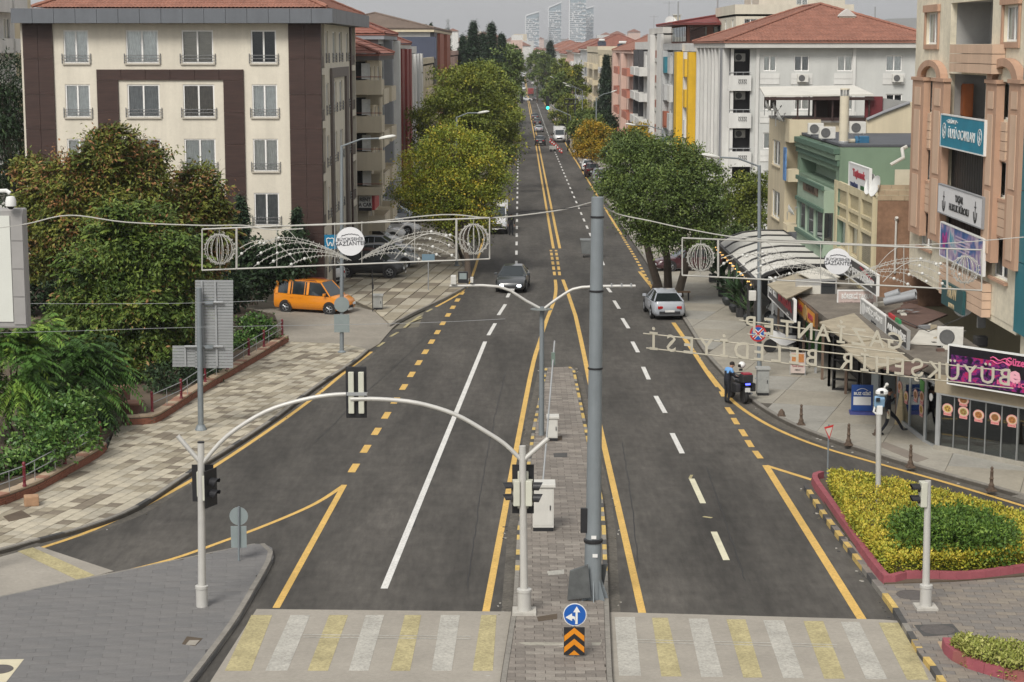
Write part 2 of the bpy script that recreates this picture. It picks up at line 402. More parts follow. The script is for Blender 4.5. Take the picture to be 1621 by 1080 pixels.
# median
medL = g2([(788,1120),(793,1077),(811,967),(818,844),(842,682),(862,587)]); medR = g2([(975,1120),(970,1077),(965,967),(960,844),(955,795),(933,697),(911,591),(904,586)])
medp = medR + medL[::-1]
md = pavement('median', medp, .12)
mi_ = inset(medL, -.15)[::-1]; mr_ = inset(medR, .15)
pave(md, mr_ + mi_, .46, .23, 0, MED, .122, .03, limit=298, gap=.006)
kerb(md, medL, [KERB, KYEL, KDARK], .14, .15, .55, pattern=[0]*19 + [1,0,2,1,0,0,1,2]*8, side=-1)
kerb(md, medR, [KERB, KYEL, KDARK], .14, .15, .55, pattern=[0]*19 + [1,2,1,0,1,2,0,1]*8)
# grey triangular island
isl_top = [(-80,977),(0,951),(95,930),(191,911),(260,897),(329,882),(400,867),(420,868)]; isl_r = [(420,868),(431,874),(433,889),(420,915),(404,942),(378,987),(340,1040),(311,1078),(270,1130)]
isl = g2(isl_top + isl_r[1:] + [(-80,1130)])
gi = pavement('grey_island', isl, .12, SLATE[2])
islr = smooth_line([(*p,0) for p in g2(isl_r)], 2); islt = g2(isl_top)
pave(gi, inset(islt, -.16) + inset([tuple(p[:2]) for p in islr], -.16)[1:] + g2([(-80,1130)]), .80, .30, math.radians(8), SLATE, .122, .03, limit=298, gap=.002)
kerb(gi, islr, [KERB], .16, .16, .95, side=-1); kerb(gi, islt, [KERB], .12, .135, 1.2, side=-1)
# crossing tables
struct(MB().prism([(-7.6,30),(9.95,30),(9.75,44.5),(9.55,46.15),(9.2,46.25),(2.6,46.85),(-.3,46.9),(-6.75,47.1)], -.02, .02).build('crossing_table', CONC))
sl = g2([(-80,905),(62,866),(180,905),(0,953),(-80,975)]); struct(MB().prism(sl, -.02, .02).build('slip_road_crossing', CONC))
MB().prism(g2([(28,874),(52,868),(150,912),(122,919)]), .02, .025).build('zebra_stripe', YELF, road)
MB().prism(g2([(-80,975),(0,951),(20,948),(0,957),(-80,985)]), .02, .03).build('kerb_ramp', KYEL, road)
zl = [((398,431),(356,397)),((460,491),(420,455)),((521,551),(487,519)),((579,608),(552,583)),((641,667),(618,649)),((698,728),(683,715)),((762,786),(748,780))]
for k, (t, b) in enumerate(zl):
    MB().prism(g2([(t[0],974),(t[1],974),(b[1],1062),(b[0],1062)], .02), .02, .0255).build('zebra_stripe', YELF if k % 2 == 0 else WHIF, road)
zr = [((973,1005),(980,1015)),((1032,1057),(1047,1079)),((1090,1120),(1110,1145)),((1150,1180),(1177,1207)),((1208,1240),(1240,1273)),((1272,1303),(1305,1338)),((1331,1360),(1371,1405)),((1391,1429),(1436,1470))]
for k, (t, b) in enumerate(zr):
    yt = 977 + k*1.3; yb = 1070 + k*.9
    MB().prism(g2([(t[0],yt),(t[1],yt),(b[1],yb),(b[0],yb)], .02), .02, .0255).build('zebra_stripe', YELF if k % 2 else WHIF, road)
for a, b in (((480,1005),(745,1008)),((1008,1013),(1325,1021))):
    for d in (0, 4): ribbon(MB(), [G(a[0],a[1]+d,.02)[:2], G(b[0],b[1]+d,.02)[:2]], .05, .0275).build('guide_line', WHIF, road)
# painted lines on the carriageway
def line(px, w, mat=YEL, name='road_line', z=.005, k=4):
    pts = smooth_line([(*p,0) for p in g2(px)], k) if len(px) > 2 else [(*p,0) for p in g2(px)]
    return ribbon(MB(), densify(pts, 8), w, z).build(name, mat, road)
def dashes(p0, p1, period, dash, w, mat, name='lane_dash', start=0.):
    p0, p1 = Vector((p0[0],p0[1])), Vector((p1[0],p1[1])); L = (p1-p0).length; t = (p1-p0)/L; s = start
    while s < L:
        a, b = p0 + t*s, p0 + t*min(L, s+dash); ribbon(MB(), [a, (a+b)/2, b], w, .005).build(name, mat, road); s += period
line([(64,868),(150,838),(250,790),(340,738),(440,671),(500,627),(545,590),(588,557)], .17)
line([(690,486),(712,474),(730,463),(742,448),(752,425),(762,390),(772,350)], .16)
for a, b in (((598,549),(608,542)),((618,533),(630,526)),((640,519),(648,512)),((654,508),(666,500)),((675,494),(684,489))): line([a,b], .15, YELF)
for a, b in (((643,513),(668,503)),): line([a,b], .12, YELF)
dashes(G(556,748), G(737,455), 3.15, 1.35, .26, YEL)
line([(187,907),(270,886),(340,862),(430,828),(500,797),(545,768)], .16); line([(545,768),(437,963)], .19, z=.009)
line([(608,932),(768,541)], .19, WHI)
for a, b in (((773,531),(784,512)),((789,499),(800,482)),((803,471),(807,463))): line([a,b], .19, WHI, 'lane_dash')
line([(769,970),(839,598),(854,542),(866,505),(877,477),(880,458),(879,443)], .19); line([(1017,972),(932,598),(911,500),(891,443)], .2, k=2)
pa, pb = G(878,436), G(872,396); dashes(pa, pb, 3.1, 2.0, .18, YEL); pc, pd = G(886,436), G(880,396); dashes(pc, pd, 3.1, 2.0, .18, YEL)
def longline(x, y0, y1, w, mat, name='road_line'):
    ys = [y0] + [y for y in YSAMP if y0 < y < y1] + [y1]
    ribbon(MB(), [(x(y), y) for y in ys], w, .006).build(name, mat, road)
longline(lambda y: 2.50 + (y-138)*.0019 if y < 330 else 2.87, 138, 1500, .2, YEL); longline(lambda y: 2.97 + (y-138)*.0020 if y < 330 else 3.35, 138, 1500, .2, YEL)
y = 118.
while y < 640:
    ribbon(MB(), [(-.2,y),(-.2,min(y+3.2,y+3.2))], .17, .006).build('lane_dash', WHI, road); y += 7.5
for (a, b) in (((1130,842),(1150,887)),((1095,758),(1113,797)),((1064,686),(1080,718)),((1038,627),(1053,654)),((1018,581),(1027,601)),((1001,541),(1010,558)),((985,504),(995,520)),((972,476),(980,489)),((961,455),(967,463))):
    line([a,b], .19, WHI if a[1] < 700 else M('cream_paint', (.6,.57,.42), .75, .15, 2), 'lane_dash')
y = 126.
while y < 640:
    ribbon(MB(), [(5.65,y),(5.65,y+3.2)], .17, .006).build('lane_dash', WHI, road); y += 7.5
longline(lambda y: 8.12, 150, 640, .2, YEL)
dashes((8.0,108.5), (8.1,149), 1.9, 1.0, .2, YEL)
line([(1036,460),(1012,430)], .2); line([(1066,511),(1100,560),(1120,590),(1137,613)], .22); line([(1120,588),(1150,625),(1180,651),(1230,680),(1300,708),(1400,737),(1500,765),(1625,803)], .18, z=.009)
for a, b in (((1142,620),(1146,628)),((1151,645),(1159,656)),((1161,662),(1167,672)),((1173,680),(1180,691)),((1183,697),(1190,708)),((1195,714),(1204,726))): line([a,b], .22, YEL, 'lane_dash')
line([(1289,761),(1212,737)], .2); line([(1212,737),(1367,985)], .24, z=.009)
line([(1113,818),(1127,820)], .14, YELF, 'paint_splash'); line([(1092,758),(1095,752)], .1, YELF, 'paint_splash')
# right pavement
kerbR_px = [(1640,797),(1614,789),(1486,754),(1389,725),(1310,699),(1261,680),(1222,660),(1187,636),(1143,594),(1112,558),(1090,522),(1062,480),(1032,445)]
kr = [tuple(p[:2]) for p in smooth_line([(*p,0) for p in g2(kerbR_px)], 3)] + [(8.55,125),(8.55,150),(8.55,205)]
prp = kr + [(17.5,205),(17.5,70),(30,45),(30,35)] + [tuple(G(1700,826)[:2])]
pvR = pavement('right_pavement', prp, .12)
CS = [M('pavement_concrete', (.315,.295,.25), .9, .16, .6, .2, 40, var2=.1, scale2=7), M('pavement_concrete_warm', (.30,.275,.225), .9, .16, .6, .2, 40, var2=.1, scale2=7), M('pavement_concrete_grey', (.285,.275,.245), .9, .16, .6, .2, 40, var2=.1, scale2=7)]
krin = inset(kr, -.2)
pave(pvR, krin + prp[len(kr):], 3.2, 2.6, math.radians(72), CS, .11, .03, limit=200, gap=.008, brick=0., name='concrete_slab')
kerb(pvR, kr, [KERB], .18, .145, 1.1, side=-1)
struct(strip('right_pavement_far', lambda y: 8.55, lambda y: 16.5, 205, 1400, .1, M('far_pavement'), .2))
MB().prism(g2([(1385,704),(1402,700),(1470,726),(1452,732)], .14), .138, .146).build('patch_strip', M('patch_brown', (.22,.19,.16), .9), pvR)
# right island with hedge: pavers, striped kerb
ri_edge = [(1280,775),(1309,819),(1345,868),(1376,908),(1420,966),(1465,1041),(1482,1062),(1500,1090)]
rie = g2(ri_edge); rip = rie + g2([(1700,1130),(1720,870),(1640,838),(1560,812),(1480,790),(1400,770),(1330,757),(1298,757),(1284,764)])
ri = pavement('hedge_island', rip, .12)
rin = inset(rie, -.17)
BRP = [M('island_paver', (.20,.175,.15), .88, .12, 2, var2=.1, scale2=15), M('island_paver_grey', (.175,.16,.145), .88, .12, 2, var2=.1, scale2=15), M('island_paver_tan', (.225,.195,.16), .88, .12, 2, var2=.1, scale2=15)]
pave(ri, [p for p in rin] + g2([(1700,1130),(1720,870),(1640,905),(1395,925)]), .50, .25, math.radians(-4), BRP, .122, .03, limit=290, gap=.006)
kerb(ri, rie, [KDARK, KYEL, KERB], .17, .155, .62, pattern=[0,1,0,1,0,1,0,1,0,1,0,1,0,1,1,2,0,2,2,1,1,0,0,2], side=-1)
MB().prism(g2([(1484,1016),(1545,1013),(1700,1020),(1700,1035),(1490,1028)],.15), .149, .156).build('tactile_band', M('tan_tile', (.38,.27,.17), .9, .2, 2), ri)
def manhole(name, px, r, parent, h=.15):
    c = G(px[0], px[1], h); mb = MB().lathe([(r,0),(r,.008),(r*.93,.008),(r*.93,.004),(r*.2,.004),(.001,.006)], (c.x,c.y,gz(c.y)+h+.002), 20)
    return mb.build(name, M('cast_iron', (.10,.09,.085), .7, .2, 6, .4, 60), parent)
def plate(px, parent, mat, h=.15, name='frame_slab', t=.012):
    MB().prism(g2(px, h), h-.003, h+t-.003).build(name, mat, parent)
plate([(1447,990),(1508,988),(1522,1004),(1462,1008)], ri, KDARK); manhole('manhole_cover', (1484,997), .42, ri, .155)
manhole('manhole_cover', (1446,942), .45, ri)
plate([(-20,1045),(38,1044),(10,1080),(-20,1085)], gi, M('cream_tile', (.55,.5,.36), .8, .1, 3)); manhole('manhole_cover', (-2,1060), .33, gi, .158)
plate([(288,1020),(296,1008),(321,1011),(309,1023)], gi, EARTH, .15, 'open_pit'); plate([(294,1021),(300,1014),(316,1014),(309,1022)], gi, CONC, .156, 'pit_rubble')
plate([(866,905),(893,902),(893,909),(868,911)], md, WHIF, .152, 'white_tile')
plate([(868,693),(890,690),(890,697),(870,699)], md, EARTH, .152, 'open_pit'); plate([(876,718),(898,717),(898,724),(877,724)], md, KDARK, .152, 'drain_frame')
plate([(812,1018),(955,1010),(948,1026),(812,1022)], md, M('cement_smear', (.33,.31,.26), .9, .3, 3), .1495, 'cement_smear', .004); plate([(850,977),(882,972),(882,980),(852,984)], md, EARTH, .152, 'broken_patch')
# wear on the carriageway: dusty gutters, tar seams, litter
DUST = M('gutter_dust', (.105,.095,.08), .95, .3, 1.5, var2=.3, scale2=9); TARS = M('tar_seam', (.022,.021,.021), .6, .2, 4)
ribbon(MB(), kerbL, .34, .0025, side=-.18).build('gutter_dust', DUST, road); ribbon(MB(), [(*p,0) for p in kr if p[1] < 118], .4, .0025, side=.2).build('gutter_dust', DUST, road)
ribbon(MB(), [(*p,0) for p in rie], .3, .0025, side=.15).build('gutter_dust', DUST, road); ribbon(MB(), [(*p,0) for p in medL], .28, .0025, side=.14).build('gutter_dust', DUST, road); ribbon(MB(), [(*p,0) for p in medR], .28, .0025, side=-.14).build('gutter_dust', DUST, road)
for pts in (((655,835),(672,770),(705,700),(716,660)),((500,700),(560,640),(620,585),(690,520)),((1010,900),(1000,800),(985,700)),((1180,920),(1150,830),(1118,740)),((740,930),(752,840),(775,700),(800,590))):
    q = densify(smooth_line([(*p,0) for p in g2(pts)], 4), .5); ribbon(MB(), [(p.x+R.uniform(-.03,.03),p.y) for p in q], .028, .0035).build('tar_seam', TARS, road)
lt_ = MB(); LM = [WHIF, DRY, KDARK]
for line_, sd_ in ((kerbL,-1),(rie,1),([p for p in kr if p[1] < 100],1),(medL,1),(medR,-1)):
    for k in range(26):
        p = Vector(R.choice(line_)[:2]); s_ = R.uniform(.03,.09); lt_.rbox((p.x+sd_*-1*0+R.uniform(-.1,.1)+(.3 if sd_ < 0 else -.3), p.y+R.uniform(-.8,.8), .012), s_, s_*R.uniform(.4,1), .02, R.uniform(0,3), R.choice([0,0,1,2]))
lt_ = lt_.build('litter', LM); lt_['kind'] = 'stuff'
# ------------------------------------------------------------ raised garden, walls, railing
soil_px = [(-140,850),(-60,822),(0,806),(36,793),(67,780),(107,757),(156,729),(176,700),(200,678),(235,675),(256,669),(315,630),(365,599),(418,568),(456,543),(440,510),(300,480)]
soil = g2(soil_px) + [(-34,112),(-34,60)]
gs = inset(soil, .0); cx_, cy_ = -22, 80
soil_in = [(x + (cx_-x)*.02, y + (cy_-y)*.0) for x, y in soil]
struct(MB().prism(soil_in[::-1] if area(soil_in) < 0 else soil_in, -.1, .42).build('garden_bed', EARTH))
def brick_wall(line, label, h=.42, wd=.34):
    c = Vector((*line[len(line)//2], 0)); root = empty('garden_wall', c, label, 'wall', 'low brick garden walls')
    ln = [tuple(p[:2]) for p in smooth_line([(*p,0) for p in line], 3)]; inn = inset(ln, wd-.03)
    MB().prism(([*inset(ln,.03)] + inn[::-1])[::-1], 0, h).build('mortar_core', M('mortar', (.2,.15,.11), .95, .2, 4), root)
    br = MB(); row = 0; z = .012
    pts = densify([(*p,0) for p in ln], .11)
    while z < h - .05:
        for i in range(row % 2, len(pts)-2, 2):
            a, b = pts[i], pts[i+2]; t = (b-a).normalized(); n = Vector((-t.y,t.x,0)); a = a + t*.007; b = b - t*.007; o = n*R.uniform(-.004,.006)
            q = [a+o, b+o, b+n*.08, a+n*.08]; br.hexa([v + Vector((0,0,z)) for v in q] + [v + Vector((0,0,z+.06)) for v in q])
        z += .072; row += 1
    br.build('brick_courses', BRK, root)['kind'] = 'stuff'
    cp = densify([(*p,0) for p in ln], .02); k = 0; st = 24
    while k + st < len(cp):
        a, b = cp[k], cp[k+st]; t = (b-a).normalized(); n = Vector((-t.y,t.x,0)); a = a + t*.006 - n*.03; b = b - t*.006 - n*.03
        hh = R.uniform(.05,.075); q = [a,b,b+n*(wd+.06),a+n*(wd+.06)]
        MB().hexa([v + Vector((0,0,h)) for v in q] + [v + Vector((0,0,h+hh)) for v in q]).build('coping_stone', R.choice([COPE, M('coping_stone_red', (.30,.16,.11), .88, .15, 3), COPE]), root); k += st
    return root
brick_wall(wallA, 'low red brick garden wall left of the steps, with a rounded end')
brick_wall(wallB, 'low red brick garden wall right of the steps, running up to the driveway')
def railing(px, label):
    base = [G(x, y, .48) for x, y in px]; root = empty('railing', base[len(base)//2], label, 'railing', 'railings on the garden wall')
    for b in base:
        MB().lathe([(.07,0),(.07,.04),(.05,.07),(.05,.2),(.06,.22),(.05,.24),(.05,.58),(.062,.6),(.05,.63),(.052,.72),(.06,.75),(.03,.8)], b, 10).build('post', REDP, root, True)
    for a, b in zip(base, base[1:]):
        for h in (.34, .66): MB().tube([a+Vector((0,0,h)), b+Vector((0,0,h))], .018, 6).build('rail', GALV, root)
        n = max(1, int((b-a).length/1.6))
        for i in range(n):
            q = a + (b-a)*(i+.5)/n; MB().tube([q, q+Vector((0,0,.66))], .014, 5).build('baluster', GALV, root)
railing([(-60,806),(39,770),(103,735),(159,703)], 'grey rail with dark red posts on the near garden wall, left of the steps')
railing([(241,652),(287,631),(325,605),(360,585),(394,563),(418,549),(447,531)], 'grey rail with dark red posts along the farther garden wall')
# garden steps between the two walls
a, b = G(186,672), G(203,655); root = empty('garden_steps', a, 'stone garden steps in the gap between the two brick walls', 'steps')
u = Vector((wallB[0][0]-wallA[-1][0], wallB[0][1]-wallA[-1][1], 0)); wdt = u.length; u.normalize(); n = Vector((-u.y,u.x,0))
o = Vector((*wallA[-1],0))
for k in range(6):
    q = o + u*.2 + n*(.3+.36*k) ; r_ = o + u*(wdt-.2) + n*(.3+.36*k)
    MB().ext([q, r_, r_+n*.4, q+n*.4], (0,0,.15*(k+1))).build('step', COPE if k % 2 else KERB, root)
for px, lab, sz, hh in (((205,672),'brown brick pier with a flat cap beside the garden steps',.7,.75),((190,660),'taller brick pier just behind, farther up the garden steps',.6,1.1)):
    c = G(*px); root = empty('brick_pier', c, lab, 'pier'); MB().box(c.x-sz/2,c.x+sz/2,c.y,c.y+sz,0,hh).build('shaft', M('dark_brick', (.16,.075,.055), .9, .2, 5, .3, 20), root)
    MB().box(c.x-sz/2-.04,c.x+sz/2+.04,c.y-.04,c.y+sz+.04,hh,hh+.07).build('cap', M('coping_stone_red'), root)
c = G(50,800,.13); tag(MB().rbox(c+Vector((0,0,.16)), .45,.4,.32,.3).build('stone_block', M('sandstone_block', (.36,.22,.13), .9, .2, 4, .3, 15), bevel=.04), 'tan stone block lying at the foot of the brick wall', 'stone block')
plate([(5,818),(34,808),(50,818),(14,826)], pvL, EARTH, .135, 'soil_patch')
# ------------------------------------------------------------ building kit
class Face:
    """a wall plane: o lower-left corner seen from outside, u to the viewer's right, n outward"""
    def __init__(s, o, u, n): s.o = Vector(o); s.u = Vector(u); s.n = Vector(n); s.rz = math.atan2(u[1], u[0])
    def p(s, a, b, c=0): return s.o + s.u*a + Vector((0,0,b)) + s.n*c
    def at(s, px, py, c=0):
        d = Vector(ray(px, py)); e = Vector((0,0,HC)); t = (s.o + s.n*c - e).dot(s.n)/d.dot(s.n); q = e + d*t - s.o
        return q.dot(s.u), q.z
    def rect(s, px0, px1, py0, py1, c=0):
        m = (px0+px1)/2, (py0+py1)/2
        return s.at(px0, m[1], c)[0], s.at(m[0], py1, c)[1], s.at(px1, m[1], c)[0], s.at(m[0], py0, c)[1]
    def slab(s, mb, a0, b0, a1, b1, c0, c1, mi=0):
        q = lambda c: [s.p(a0,b0,c), s.p(a1,b0,c), s.p(a1,b1,c), s.p(a0,b1,c)]
        return mb.hexa(q(c0) + q(c1), mi)
    def poly(s, mb, pts, c0, c1, mi=0): return mb.ext([s.p(a,b,c0) for a,b in pts], s.n*(c1-c0), mi)
FN = lambda y, x0: Face((x0, y, 0), (1,0,0), (0,-1,0))     # faces the camera
FR = lambda x, y1: Face((x, y1, 0), (0,-1,0), (-1,0,0))    # right-hand row, faces the street
FL = lambda x, y0: Face((x, y0, 0), (0,1,0), (1,0,0))      # left-hand row
def wall_with_holes(mb, f, a0, b0, a1, b1, holes, dep=.16, mi=0, mr=0):
    H = [(max(a0,h[0]),max(b0,h[1]),min(a1,h[2]),min(b1,h[3])) for h in holes]; H = [h for h in H if h[2] > h[0]+.01 and h[3] > h[1]+.01]
    A = sorted({a0,a1} | {h[0] for h in H} | {h[2] for h in H}); B = sorted({b0,b1} | {h[1] for h in H} | {h[3] for h in H})
    for i in range(len(A)-1):
        for j in range(len(B)-1):
            ca, cb = (A[i]+A[i+1])/2, (B[j]+B[j+1])/2
            if any(h[0] < ca < h[2] and h[1] < cb < h[3] for h in H): continue
            mb.add([f.p(A[i],B[j]), f.p(A[i+1],B[j]), f.p(A[i+1],B[j+1]), f.p(A[i],B[j+1])], [(0,1,2,3)], mi)
    for (x0,y0,x1,y1) in H:
        for (p, q) in (((x0,y0),(x1,y0)),((x1,y0),(x1,y1)),((x1,y1),(x0,y1)),((x0,y1),(x0,y0))):
            mb.add([f.p(*p), f.p(*q), f.p(*q,-dep), f.p(*p,-dep)], [(0,1,2,3)], mr)
    return mb
PVC = M('white_window_frame', (.76,.75,.72), .5, .06, 3); BROWNF = M('brown_window_frame', (.10,.055,.04), .5, .1, 3); ALU = M('aluminium_frame', (.42,.43,.43), .45, .08, 3, metal=.4)
GLASS = glassmat('window_glass', (.96,.97,.97), .03, 1); DGLASS = glassmat('dark_glass', (.022,.026,.03), .10); SHOPG = glassmat('shop_glass', (.62,.65,.66), .10, 1)
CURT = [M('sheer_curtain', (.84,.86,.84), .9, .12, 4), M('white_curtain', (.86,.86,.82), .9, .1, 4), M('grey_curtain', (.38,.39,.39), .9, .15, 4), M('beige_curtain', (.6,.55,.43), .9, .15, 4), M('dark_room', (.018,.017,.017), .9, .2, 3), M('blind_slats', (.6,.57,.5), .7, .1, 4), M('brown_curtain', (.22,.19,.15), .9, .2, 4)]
WM = {}
def window(parent, f, r, curtain=0, fm=None, panes=2, rec=.10, fw=.06, sill=None, split=None):
    a0,b0,a1,b1 = r; W, Hh = round(a1-a0,2), round(b1-b0,2); fm = fm or PVC; key = (W,Hh,fm.name,panes,fw)
    if key not in WM:
        m = MB(); e = .004; w2, h2 = W/2-e, Hh/2-e
        m.box(-w2,w2,-.03,.03,-h2,-h2+fw).box(-w2,w2,-.03,.03,h2-fw,h2).box(-w2,-w2+fw,-.03,.03,-h2+fw,h2-fw).box(w2-fw,w2,-.03,.03,-h2+fw,h2-fw)
        for k in range(1, panes): x = -w2 + 2*w2*k/panes; m.box(x-fw*.6,x+fw*.6,-.034,.026,-h2+fw,h2-fw)
        g = []
        for k in range(panes):
            x0, x1 = -w2+fw*.6+(2*w2-fw*1.2)*k/panes, -w2+fw*.6+(2*w2-fw*1.2)*(k+1)/panes; g.append(MB().add([(x0+.01,0,-h2+fw*.6),(x1-.01,0,-h2+fw*.6),(x1-.01,0,h2-fw*.6),(x0+.01,0,h2-fw*.6)],[(0,1,2,3)]).mesh(GLASS, name='pane'))
        WM[key] = (m.mesh(fm, name='window'), g)
    me, g = WM[key]; o = link('window', me, parent, f.p((a0+a1)/2,(b0+b1)/2,-rec)); o.rotation_euler = (0,0,f.rz)
    for k in range(panes):
        q = bpy.data.objects.new('pane', g[k]); C.objects.link(q); q.parent = o
    ck = ('c',W,Hh,curtain)
    if ck not in WM:
        m = MB(); w2, h2 = W/2-.02, Hh/2-.02
        if curtain == 4: m.box(-w2,w2,.26,.28,-h2,h2)  # flat near-black board: the shade of an unlit room as its colour
        elif curtain == 5:
            z = -h2
            while z < h2-.05: m.rbox((0,.12,z+.04), 2*w2,.012,.075,0,0,.5); z += .095
            m.box(-w2,w2,.2,.21,-h2,h2)
        else:
            n = max(6,int(W/.09)); xs = [-w2+2*w2*i/n for i in range(n+1)]; ys = [.045+.022*(i%2)+R.uniform(0,.012) for i in range(n+1)]
            m.add([(x,y,-h2) for x,y in zip(xs,ys)] + [(x,y,h2) for x,y in zip(xs,ys)], [(i,i+1,n+2+i,n+1+i) for i in range(n)])
        WM[ck] = m.mesh(CURT[curtain], name='curtain')
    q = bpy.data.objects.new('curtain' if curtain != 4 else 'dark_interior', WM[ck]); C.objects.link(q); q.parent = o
    if sill:
        m = MB(); m.box(-W/2-.08,W/2+.08,-.10-rec,0,-Hh/2-.07,-Hh/2-.002); s = m.build('sill', sill); s.parent = o
    return o
def win_rail(parent, f, r, h=.55, ex=.12, bars=3, mat=None):
    m = MB(); a0,b0,a1,b1 = r
    for k in range(bars): b = b0 + h*(k+.35)/bars; f.slab(m, a0-ex, b, a1+ex, b+.035, .07, .10)
    for a in (a0-ex, a1+ex-.03): f.slab(m, a, b0-.02, a+.03, b0+h, .0, .068)
    return m.build('window_railing', mat or M('railing_grey', (.19,.19,.19), .5, .1, 4), parent)
TILE = M('roof_tile', (.27,.125,.088), .85, .22, 1.2, var2=.2, scale2=9); TILE2 = M('roof_tile_dark', (.23,.095,.07), .85, .2, 1.2, var2=.2, scale2=9)
def hip_roof(parent, x0, x1, y0, y1, z, slope, mat, name='roof', res=.11, cl=.34, tmax=None):
    cx, cy = (x0+x1)/2, (y0+y1)/2; Tm = tmax or min(x1-x0, y1-y0)/2; mb = MB()
    mb.box(x0,x1,y0,y1,z-.12,z)
    for (A, U, N, L) in (((x0,y0),(1,0),(0,1),x1-x0), ((x1,y0),(0,1),(-1,0),y1-y0), ((x1,y1),(-1,0),(0,-1),x1-x0), ((x0,y1),(0,-1),(1,0),y1-y0)):
        rr = res if A == (x0,y0) or A == (x1,y0) or A == (x0,y1) else res*3
        ns = max(4, int(L/rr)); nr = max(2, int(Tm/cl)); base = len(mb.v)
        ts = []
        for k in range(nr): ts += [(k*Tm/nr, .055), ((k+1)*Tm/nr - .004, .0)]
        for i in range(ns+1):
            s = L*i/ns; tm = min(s, L-s, Tm)
            for t, dz in ts:
                t2 = min(t, tm); mb.v.append((A[0]+U[0]*s+N[0]*t2, A[1]+U[1]*s+N[1]*t2, z + t2*slope + dz + .03*(i%2)))
        k = len(ts)
        for i in range(ns):
            for j in range(k-1): mb.f.append((base+i*k+j, base+(i+1)*k+j, base+(i+1)*k+j+1, base+i*k+j+1)); mb.m.append(0)
    ro = mb.build(name, mat, parent); cap = MB()
    if tmax is None:
        h = Tm*slope
        r0, r1 = ((x0+Tm,cy),(x1-Tm,cy)) if x1-x0 > y1-y0 else ((cx,y0+Tm),(cx,y1-Tm))
        for a, b in (((x0,y0),r0),((x1,y0),r0 if x1-x0 <= y1-y0 else r1),((x1,y1),r1),((x0,y1),r1 if x1-x0 <= y1-y0 else r0)):
            pts = densify([(*a,z+.1),(*b,z+h+.1)], .4); cap.tube(pts, [.1+.02*(i%2) for i in range(len(pts))], 6)
        pts = densify([(*r0,z+h+.1),(*r1,z+h+.1)], .4); cap.tube(pts, [.1+.02*(i%2) for i in range(len(pts))], 6)
        cap.build('ridge_tiles', mat, ro)['kind'] = 'stuff'
    return ro
def ac_unit(f, a, b, c=.02, label=None, sc=1.):
    """split air-conditioner outdoor unit on a bracket"""
    root = empty('air_conditioner', f.p(a, b, c), label or 'white air conditioner box', 'air conditioner', 'air conditioner units'); W_, H_, D_ = .85*sc, .62*sc, .32*sc
    m = MB(); f.slab(m, a-W_/2, b, a+W_/2, b+H_, c+.06, c+.06+D_); m.build('casing', M('ac_white', (.58,.57,.53), .6, .1, 4), root, bevel=.02)
    fx = f.p(a-W_*.12, b+H_/2, c+.065+D_); MB().lathe([(.0,0),(.25*sc,0),(.25*sc,.02),(.22*sc,.03),(.215*sc,.01),(.05,.008),(.05,.03),(0,.03)], fx, 18, axis=f.n).build('fan_grille', M('ac_grille', (.11,.11,.11), .6, .1, 6), root)
    m = MB()
    for s_ in (-.3,.3): f.slab(m, a+s_-.02, b-.06, a+s_+.02, b-.005, c-.02, c+.06+D_)
    m.build('bracket', GALV, root); return root
def dish(c, r, az, el, label, arm=True, group='satellite dishes'):
    root = empty('satellite_dish', c, label, 'satellite dish', group); d = Vector((math.sin(az)*math.cos(el), math.cos(az)*math.cos(el), math.sin(el))); c = Vector(c)
    h = c + Vector((0,0,.45)); MB().tube([c, h, h + d*.1], .025, 6).build('mount', GALV, root)
    MB().lathe([(.001,.10),(r*.35,.115),(r*.7,.17),(r,.27),(r,.285),(r*.7,.19),(.001,.12)], h, 18, axis=d).build('reflector', M('dish_white', (.60,.60,.58), .5, .1, 3), root, True)
    if arm:
        lo = h + d*.2 - Vector((0,0,r*.9)); tip = h + d*(.3+r*.9) ; MB().tube([lo, tip], .014, 5).tube([tip - d*.12, tip + d*.02], .03, 6).build('feed_arm', GALV, root)
    return root
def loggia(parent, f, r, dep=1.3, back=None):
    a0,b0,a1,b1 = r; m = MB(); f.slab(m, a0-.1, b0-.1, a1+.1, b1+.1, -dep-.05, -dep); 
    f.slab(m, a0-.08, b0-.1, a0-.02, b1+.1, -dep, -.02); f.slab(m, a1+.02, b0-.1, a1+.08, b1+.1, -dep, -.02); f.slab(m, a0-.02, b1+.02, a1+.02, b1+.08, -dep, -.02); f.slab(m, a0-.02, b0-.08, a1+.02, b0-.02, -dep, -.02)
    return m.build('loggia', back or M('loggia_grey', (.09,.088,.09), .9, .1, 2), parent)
# ------------------------------------------------------------ cream apartment house with brown panels (left foreground)
CREAM = M('cream_render', (.63,.585,.49), .9, .07, .5, .1, 30, var2=.04, scale2=6, streak=.10)
BROWN = M('brown_laminate', (.048,.026,.021), .55, .22, .8, var2=.25, scale2=3, stretch=(.4,.4,5))
FASC = M('grey_cladding', (.135,.145,.16), .5, .08, .8, metal=.2, streak=.08)
XL = -11.2; f1 = FN(107, P(38,200,107).x); W1 = XL - f1.o.x; zt = P(250,37,107).z
b1 = empty('apartment_house', (-20, 107, 0), 'cream apartment house with dark brown panels and a brown square arch on its front', 'building')
cols = [(103.7,143),(202,253),(290,339.6),(399,439)]; rows = [(134-86,186-85.5),(134,186),(220,271.5),(305.5,357),(391,443)]
hol = []; cu = {(0,0):0,(0,1):0,(0,2):5,(0,3):4,(1,0):0,(1,1):2,(1,2):6,(1,3):0,(2,0):1,(2,1):1,(2,2):0,(2,3):1,(3,0):1,(3,1):0,(3,2):3,(3,3):2,(4,0):0,(4,1):1,(4,2):0,(4,3):1}
wr = {}
